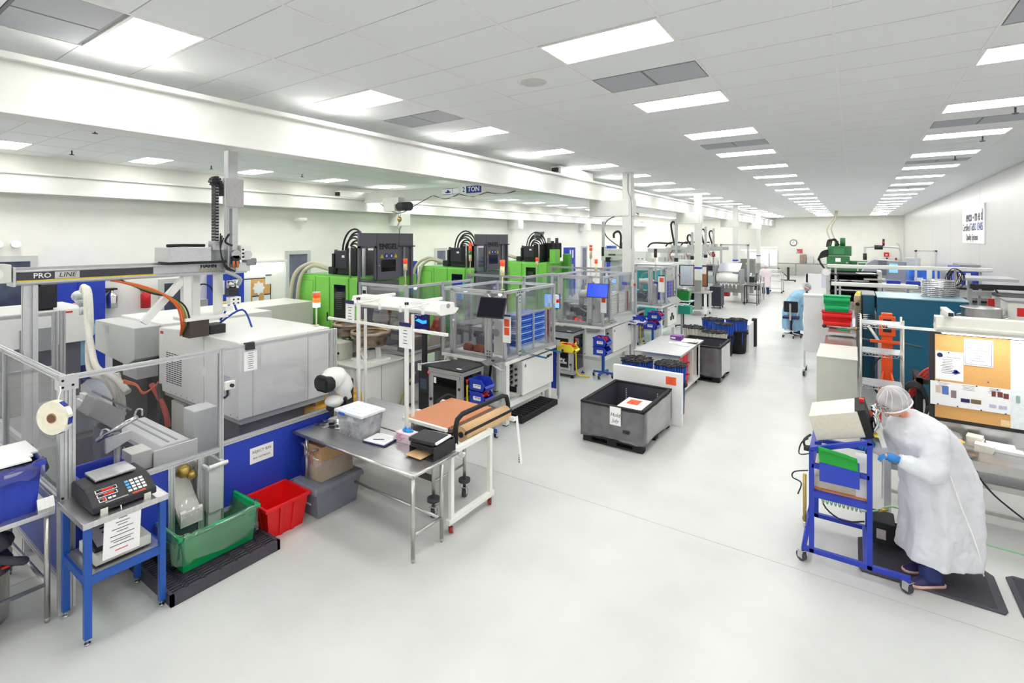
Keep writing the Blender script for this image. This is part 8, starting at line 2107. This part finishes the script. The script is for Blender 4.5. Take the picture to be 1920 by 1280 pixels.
B().box(-8.85, -8.75, 19.8, 19.9, 2.7, 4.0).to('upright', alu, lb); B().tube([(-8.75, 21.6, 2.8), (-8.72, 21.6, 3.4), (-8.85, 21.6, 3.6), (-9.05, 21.6, 3.5), (-9.05, 21.6, 3.3)], .05, 8, 5).to('cable_chain', black, lb)
tm_ = T('teal_machine', 'teal and white moulding machine beside the third robot cell', 'machine', (-7, 21, 0)); bx(tm_, 'teal_body', tealb, -8.0, -6.75, 20.4, 22.8, .05, 1.95, .03); bx(tm_, 'white_top', white, -8.1, -6.72, 20.3, 22.9, 1.95, 2.15, .02); bx(tm_, 'nozzle', dgrey, -6.75, -6.5, 21.0, 21.5, 1.0, 1.5, .03); bx(tm_, 'white_panel', cream, -6.75, -6.72, 21.6, 22.7, .2, 1.9)
wc = T('white_cabinet', 'white control cabinet with rows of small switches behind the first column', 'cabinet', (-10, 27, 0)); bx(wc, 'body', white, -10.6, -9.6, 27.4, 28.4, .05, 2.55, .01)
for k in range(4): bx(wc, 'switch', grey, -10.5 + .22 * k, -10.4 + .22 * k, 27.39, 27.4, 2.1, 2.16)
bx(wc, 'plinth', dgrey, -10.5, -9.7, 27.45, 28.35, 0, .05)
rl_ = T('cable_reel', 'black wheel with a curved pipe arching left of the first column', 'reel', (-10.5, 24, 0)); q = at(1168, 472, 27); B().cyl(q, q + Vector((.15, .0, 0)), .55, n=24).to('reel_wheel', black, rl_); B().tube([q + Vector((-.1, 0, .2)), q + Vector((-1.0, 0, .9)), q + Vector((-.9, 0, 1.7)), q + Vector((.3, 0, 2.1)), q + Vector((.9, 0, 2.0))], .03, 6, 6).to('curved_pipe', black, rl_); B().box(q.x, q.x + .1, q.y - .05, q.y + .05, 0, q.z).to('stand', grey, rl_)
nb_ = T('work_board', 'white and cork notice board on the bench by the second column', 'board', (-5.9, 23, 1.1)); bx(nb_, 'frame', black, -6.5, -5.27, 22.98, 23.03, 1.16, 2.1); bx(nb_, 'whiteboard_panel', M('board_ice', (222, 230, 244), .3), -6.45, -5.88, 22.97, 22.98, 1.2, 2.06); bx(nb_, 'cork_panel', corkd, -5.86, -5.31, 22.97, 22.98, 1.2, 2.06)
for x in (-5.82, -5.55): bx(nb_, 'pinned_sheet', paper, x, x + .22, 22.96, 22.97, 1.72, 2.03)
for x in (-6.4, -5.35): bx(nb_, 'board_leg', alu, x - .02, x + .02, 23, 23.03, 0, 1.16)
wb4 = T('white_bench', 'white steel bench under the notice board by the second column', 'bench', (-5.9, 22.6, 0)); bx(wb4, 'benchtop', steel, -6.7, -5.05, 22.0, 22.95, .95, 1.0, .005)
for x in (-6.6, -5.15):
    for y in (22.05, 22.85): bx(wb4, 'leg', white, x - .05, x + .05, y - .05, y + .05, .1, .95); caster(wb4, x, y, black, .045)
bx(wb4, 'lower_shelf', white, -6.6, -5.15, 22.05, 22.9, .2, .25); bx(wb4, 'black_back', blackm, -6.5, -5.2, 22.88, 22.9, .3, .92); bx(wb4, 'machine_vice', alu, -6.0, -5.75, 22.3, 22.6, 1.0, 1.2, .02)
bk = T('black_cabinet', 'black cabinet on casters at the aisle end of the white bench', 'cabinet', (-4.8, 23.2, 0)); q = atZ(1347, 578, 0); bx(bk, 'body', M('cab_ink', (50, 50, 66), .5), q.x - .35, q.x + .15, q.y - .2, q.y + .5, .12, 1.0, .01)
for a in (-.3, .1): caster(bk, q.x + a, q.y - .1, black, .05); caster(bk, q.x + a, q.y + .4, black, .05)
B().box(q.x - .35, q.x + .15, q.y - .2, q.y + .5, 1.0, 1.02).to('cabinet_top', black, bk)
gt = T('green_tub', 'green tub heaped with clear bags on a stand by the third robot cell', 'tub', (-5.5, 19.5, 0)); q = at(1281, 553, 18.5); B().frus((q.x, q.y, q.z - .18), (.22, .16), (q.x, q.y, q.z + .16), (.27, .2)).to('tub_body', M('tub_green', (16, 124, 48), .4), gt); b = B(); rnd = random.Random(6)
for k in range(30): b.ob((q.x + rnd.uniform(-.22, .22), q.y + rnd.uniform(-.15, .15), q.z + .18 + rnd.random() * .1), (.12, .08, .02), Matrix.Rotation(rnd.random() * 3, 3, 'Z') @ Matrix.Rotation(rnd.random() * 2, 3, 'X'))
b.to('bagged_parts', M('bag_grey', (190, 192, 194), .3), gt, kind='stuff'); bx(gt, 'stand_top', M('stand_pale', (200, 220, 226), .5), q.x - .35, q.x + .35, q.y - .22, q.y + .22, q.z - .22, q.z - .18); bx(gt, 'stand_post', black, q.x - .03, q.x + .03, q.y - .03, q.y + .03, .1, q.z - .22)
for k in range(4): a = PI / 2 * k + .4; B().tube([(q.x, q.y, .1), (q.x + .28 * math.cos(a), q.y + .28 * math.sin(a), .07)], .025, 6).to('base_leg', black, gt); B().ball((q.x + .28 * math.cos(a), q.y + .28 * math.sin(a), .04), .04, 8).to('wheel', black, gt)
g2 = T('green_bin', 'green bin hooked under the arms at the end of the third robot cell', 'bin', (-4.75, 17.6, .9)); bx(g2, 'bin_shell', M('bin_jade', (10, 140, 120), .4), -4.95, -4.55, 17.35, 17.7, .72, 1.0, .01); bx(g2, 'bin_post', grey, -4.9, -4.84, 17.5, 17.56, 0, .72)
pk_ = T('wrapping_machine', 'steel wrapping machine with a wide white film roll', 'machine', (-4.9, 27, 0)); q = atZ(1368, 568, 0); cx, cy = q.x, q.y
bx(pk_, 'base_frame', steelr, cx - .8, cx + .7, cy, cy + 1.2, .55, .95, .01)
for x in (-.75, .65):
    for y in (.05, 1.1): bx(pk_, 'leg', steelr, cx + x - .04, cx + x + .04, cy + y - .04, cy + y + .04, .12, .55); caster(pk_, cx + x, cy + y, black, .05)
B().cyl((cx - .62, cy + .1, 1.25), (cx + .42, cy + .1, 1.25), .24, n=24).to('film_roll', M('film_white', (240, 240, 236), .5), pk_); bx(pk_, 'side_plate', grey, cx + .45, cx + .55, cy - .1, cy + .9, .9, 1.7, .01); bx(pk_, 'side_plate', grey, cx - .75, cx - .68, cy - .1, cy + .9, .9, 1.9, .01)
B().prism([(cy + .1, 1.55), (cy + .8, 1.95), (cy + .8, 2.0), (cy + .1, 1.6)], 0, cx - .6, cx + .45).to('film_sheet', M('film_grey', (176, 178, 190), .25), pk_); bx(pk_, 'control_head', grey, cx - 1.1, cx - .75, cy - .1, cy + .3, 1.55, 1.95, .01); bx(pk_, 'control_screen', black, cx - 1.05, cx - .8, cy - .11, cy - .1, 1.62, 1.88); bx(pk_, 'pump_housing', M('pump_grey', (170, 178, 184), .4), cx - 1.1, cx - .7, cy - .1, cy + .4, .95, 1.35, .06)
for k in range(5): B().cyl((cx - .4 + .18 * k, cy - .05, .75), (cx - .4 + .18 * k, cy - .05, 1.0), .05).to('adjuster', chrome, pk_)
B().box(cx - .5, cx - .1, cy + .3, cy + .7, .3, .5).to('red_motor', redm, pk_)
ag = T('guard_arch', 'aluminium arch frame with clear sheet standing behind the wrapping machine', 'guard', (cx, cy + 1.6, 0))
for x in (-.75, .6): bx(ag, 'arch_post', alu, cx + x - .05, cx + x + .05, cy + 1.6, cy + 1.7, 0, 2.95)
bx(ag, 'arch_top', alu, cx - .8, cx + .65, cy + 1.6, cy + 1.7, 2.9, 2.98); bx(ag, 'clear_sheet', panel_clear, cx - .7, cx + .55, cy + 1.64, cy + 1.66, 1.0, 2.9)
rl2 = T('red_lamp_post', 'slim post with a red lamp beside the wrapping machine', 'beacon', (cx - .9, cy, 1.9)); B().cyl((cx - .9, cy + .5, 0), (cx - .9, cy + .5, 2.35), .015).to('post', black, rl2); B().cyl((cx - .9, cy + .5, 2.35), (cx - .9, cy + .5, 2.5), .05).to('red_lamp', redm, rl2); B().cyl((cx - .9, cy + .5, 2.5), (cx - .9, cy + .5, 2.56), .05).to('lamp_cap', black, rl2)
gx_ = T('grey_control_box', 'pair of grey control boxes with yellow labels past the wrapping machine', 'box', (-3.9, 30, 0)); q = at(1402, 515, 30); bx(gx_, 'box_body', M('box_olive', (132, 136, 128), .5), q.x - .4, q.x + .35, q.y, q.y + .6, .95, 2.05, .01); bx(gx_, 'yellow_label', yellow, q.x - .1, q.x + .05, q.y - .01, q.y, 1.7, 1.82); bx(gx_, 'stand', grey, q.x - .3, q.x + .25, q.y + .1, q.y + .5, 0, .95)
bks = T('wire_stand', 'black wire stand on the floor beside the wrapping machine', 'stand', (cx + 1.2, cy, 0))
for x in (.75, 1.3):
    for y in (-.3, .3): bx(bks, 'stand_post', black, cx + x - .02, cx + x + .02, cy + y - .02, cy + y + .02, .0, .95)
bx(bks, 'stand_top', black, cx + .73, cx + 1.32, cy - .32, cy + .32, .93, .97); bx(bks, 'stand_foot', black, cx + .73, cx + 1.32, cy - .32, cy - .28, .1, .14)
fr_ = T('parts_line', 'jumble of steel frames and machine parts before the pink coated worker', 'frame', (-4.6, 31, 0)); q = atZ(1425, 566, 0)
for x in (-.9, 0):
    for y in (.2, 1.3): bx(fr_, 'post', steelr, q.x + x - .03, q.x + x + .03, q.y + y - .03, q.y + y + .03, 0, 1.2)
bx(fr_, 'deck', steel, q.x - .95, q.x + .05, q.y + .15, q.y + 1.35, .9, .95)
for k in range(5): B().cyl((q.x - .8 + .18 * k, q.y + .2, .6), (q.x - .7 + .14 * k, q.y + .9, 1.3 + .1 * (k % 2)), .05).to('machine_part', (dgrey, alu, grey, black, steelr)[k], fr_)
bx(fr_, 'motor', black, q.x - .7, q.x - .35, q.y + .4, q.y + .8, .95, 1.25, .02); bx(fr_, 'lower_rail', steelr, q.x - .95, q.x + .05, q.y + .2, q.y + .25, .3, .35)
tr2 = T('rack_trolley', 'tall chrome wire trolley right of the pink coated worker', 'trolley', (-3.8, 33.5, 0)); q = atZ(1455, 548, 0)
for x in (-.35, .35):
    for y in (-.4, .4): B().cyl((q.x + x, q.y + y, .1), (q.x + x, q.y + y, 1.4), .02).to('post', steelr, tr2); B().ball((q.x + x, q.y + y, .05), .05, 8).to('wheel', black, tr2)
for z in (.25, .7, 1.1, 1.35): bx(tr2, 'shelf', steelr, q.x - .36, q.x + .36, q.y - .41, q.y + .41, z, z + .02)
for n, (px, pw, d_, z0, z1, lab) in enumerate(((1420, 1.5, 37, 1.2, 2.2, 'bright whiteboard nearer the far wrapping line'), (1443, 1.2, 43, .9, 2.3, 'bright whiteboard before the back wall'))):
    q = at(px, 500, d_); t = T('whiteboard', lab, 'whiteboard', (q.x, q.y, 0), 'far whiteboards'); bx(t, 'panel', M('board_bright', (248, 250, 252), .3), q.x - pw / 2, q.x + pw / 2, q.y, q.y + .05, z0, z1); bx(t, 'frame', grey, q.x + pw / 2, q.x + pw / 2 + .05, q.y, q.y + .06, z0, z1); bx(t, 'stand', lgrey, q.x - pw / 2, q.x + pw / 2, q.y + .1, q.y + .2, 0, z0)
    bx(t, 'light_rail', tubes_l, q.x - pw / 2 - .3, q.x + pw / 2, q.y - .3, q.y - .2, z1 + .18, z1 + .22); bx(t, 'rail_post', white, q.x - pw / 2, q.x - pw / 2 + .06, q.y - .2, q.y + .1, 0, z1 + .24)

# ================================================================ left wall openings and what hangs there
def opening(name, y0, y1, z0, z1, m, sheet=True):
    t = struct(bpy.data.objects.new(name, None)); COL.objects.link(t); t.location = (XL, (y0 + y1) / 2, z0); OFF[t.name] = Vector(t.location); t['label'] = name.split('_')[0] + ' in the left wall'
    f = B().box(XL, XL + .06, y0, y0 + .12, z0, z1).box(XL, XL + .06, y1 - .12, y1, z0, z1).box(XL, XL + .06, y0 + .12, y1 - .12, z1 - .12, z1).to('frame', lgrey, t)
    bx(t, 'glass', m, XL + .005, XL + .03, y0 + .12, y1 - .12, z0, z1 - .12)
    return t
opening('window_1', 1.6, 3.35, .9, 2.9, winglass); opening('door_1', 9.35, 10.25, 0, 2.88, M('door_steel', (120, 122, 144), .35, .2, .2, 3)); opening('door_2', 16.4, 17.2, 0, 2.85, M('door_steel', (120, 122, 144))); opening('door_3', 30.8, 31.7, 0, 2.75, MATS['door_steel']); opening('door_4', 34.3, 35.3, 0, 2.72, MATS['door_steel'])
def wall_unit(label, y0, y1, z1, m, n=2, x=-14.75):
    t = T('storage_cabinet', label, 'cabinet', (-15, (y0 + y1) / 2, 0), 'blue cabinets on the left wall'); bx(t, 'body', m, XL + .02, x - .02, y0, y1, .03, z1, .01)
    for k in range(n): bx(t, 'cabinet_door', m, x - .02, x, y0 + (y1 - y0) * k / n + .01, y0 + (y1 - y0) * (k + 1) / n - .01, .06, z1 - .02, .004)
    bx(t, 'plinth', dgrey, XL + .05, x - .05, y0 + .03, y1 - .03, 0, .03)
    return t
wall_unit('wide blue double door cabinet on the left wall behind the gantry beam', 3.4, 4.45, 2.35, blue)
t = wall_unit('blue cabinet with white sheets behind the robot arm gripper', 6.95, 7.75, 2.42, blue)
for y in (7.0, 7.4): bx(t, 'white_sheet', paper, -14.745, -14.74, y, y + .18, 1.7, 2.1)
nbw = T('cork_board', 'half white half cork notice board on the left wall past the robot arm', 'board', (-15.2, 8.2, 1)); bx(nbw, 'frame', black, XL + .005, XL + .05, 7.5, 8.85, 1.0, 2.06); bx(nbw, 'white_panel', M('board_glow', (250, 251, 252), .4), XL + .05, XL + .055, 7.53, 8.2, 1.03, 2.03); bx(nbw, 'cork_panel', cork, XL + .05, XL + .055, 8.2, 8.82, 1.03, 2.03)
st_ = B().prism([(8.45 + (.2 if k % 2 == 0 else .15) * math.cos(PI * k / 8), 1.75 + (.22 if k % 2 == 0 else .16) * math.sin(PI * k / 8)) for k in range(16)], 0, XL + .055, XL + .06).to('pinned_star_sheet', paper, nbw)
for y, z in ((8.66, 1.85), (8.25, 1.22), (8.62, 1.25)): s_ = bx(nbw, 'pinned_sheet', paper, XL + .055, XL + .06, y, y + .2, z, z + .28); bx(s_, 'sheet_clip', navy, XL + .06, XL + .07, y, y + .2, z + .27, z + .3)
hc_ = T('clipboard', 'clipboard with a yellow note hung on the left wall by the door', 'clipboard', (-15.2, 9.0, 1)); bx(hc_, 'board', paper, XL, XL + .03, 8.88, 9.14, .95, 1.3); bx(hc_, 'yellow_note', yellow, XL + .03, XL + .033, 8.93, 9.08, 1.0, 1.24); bx(hc_, 'clip', navy, XL + .03, XL + .045, 8.92, 9.1, 1.28, 1.34)
wlr = T('wall_light', 'bright white light rail on the left wall over the notice board', 'light fixture', (-15.1, 8.2, 2.3)); bx(wlr, 'rail', white, XL + .02, XL + .25, 7.3, 9.3, 2.52, 2.6, .01); bx(wlr, 'light_tube', tubes_l, XL + .06, XL + .22, 7.4, 9.2, 2.5, 2.52)
fe = T('fire_extinguisher', 'silver fire extinguisher on the left wall right of the blue cabinet', 'extinguisher', (-15.2, 4.7, 1.55)); B().lathe([(0, 0), (.12, 0), (.12, .3), (.05, .4), (.04, .46)], (-15.12, 4.68, 1.58), 16).to('cylinder', chrome, fe); B().box(XL, -15.05, 4.6, 4.78, 2.02, 2.06).to('valve', black, fe); bx(fe, 'label', paper, -15.005, -14.995, 4.63, 4.73, 1.7, 1.85); B().tube([(-15.1, 4.6, 2.0), (-15.05, 4.48, 1.95), (-15.02, 4.44, 1.75), (-15.02, 4.45, 1.55)], .02, 6, 4).to('hose', cable, fe)
fe2 = T('fire_extinguisher', 'red fire extinguisher on the left wall behind the orange robot cables', 'extinguisher', (-15.2, 5.4, 1.5)); B().lathe([(0, 0), (.11, 0), (.11, .35), (.04, .44)], (-15.12, 5.4, 1.5), 14).to('cylinder', redm, fe2); bx(fe2, 'valve', black, XL, -15.05, 5.34, 5.46, 1.94, 2.0)
w2 = opening('window_2', 5.75, 6.6, 1.3, 2.2, winglass)
cm2 = T('security_camera', 'small white camera on the left wall above the press row', 'camera', (-15.2, 9.75, 3.9)); bx(cm2, 'mount', white, XL, XL + .08, 9.68, 9.82, 3.88, 4.0, .01); B().cyl((XL + .1, 9.6, 3.93), (XL + .3, 9.95, 3.9), .07).to('camera_body', white, cm2)
for n, y in enumerate((2.7, 2.98)):
    t = T('wall_sprinkler', 'white capped pipe stub on the left wall above the window, %s' % ('left one' if n == 0 else 'right one'), 'pipe', (XL, y, 3.15), 'pipe stubs on the left wall'); B().cyl((XL, y, 3.12), (XL + .1, y, 3.15), .05).to('stub', lgrey, t); B().cyl((XL + .1, y, 3.15), (XL + .16, y, 3.17), .085).to('cap', white, t)
dr_ = T('copper_roller', 'copper coloured roller on a blue machine by the left wall', 'machine', (-12, 9, 0)); B().cyl((-13.0, 6.6, 1.28), (-12.9, 7.3, 1.25), .2, n=20).to('roller', copper, dr_); B().cyl((-13.0, 6.55, 1.28), (-13.0, 6.6, 1.28), .23, n=20).to('roller_end', chrome, dr_); bx(dr_, 'blue_body', blue, -13.6, -12.6, 6.0, 6.5, 0, 1.2, .02); bx(dr_, 'grey_box', lgrey, -13.3, -12.7, 7.35, 7.7, 0, 1.2, .02); bx(dr_, 'cradle', dgrey, -13.2, -12.75, 6.5, 7.35, 0, 1.05)
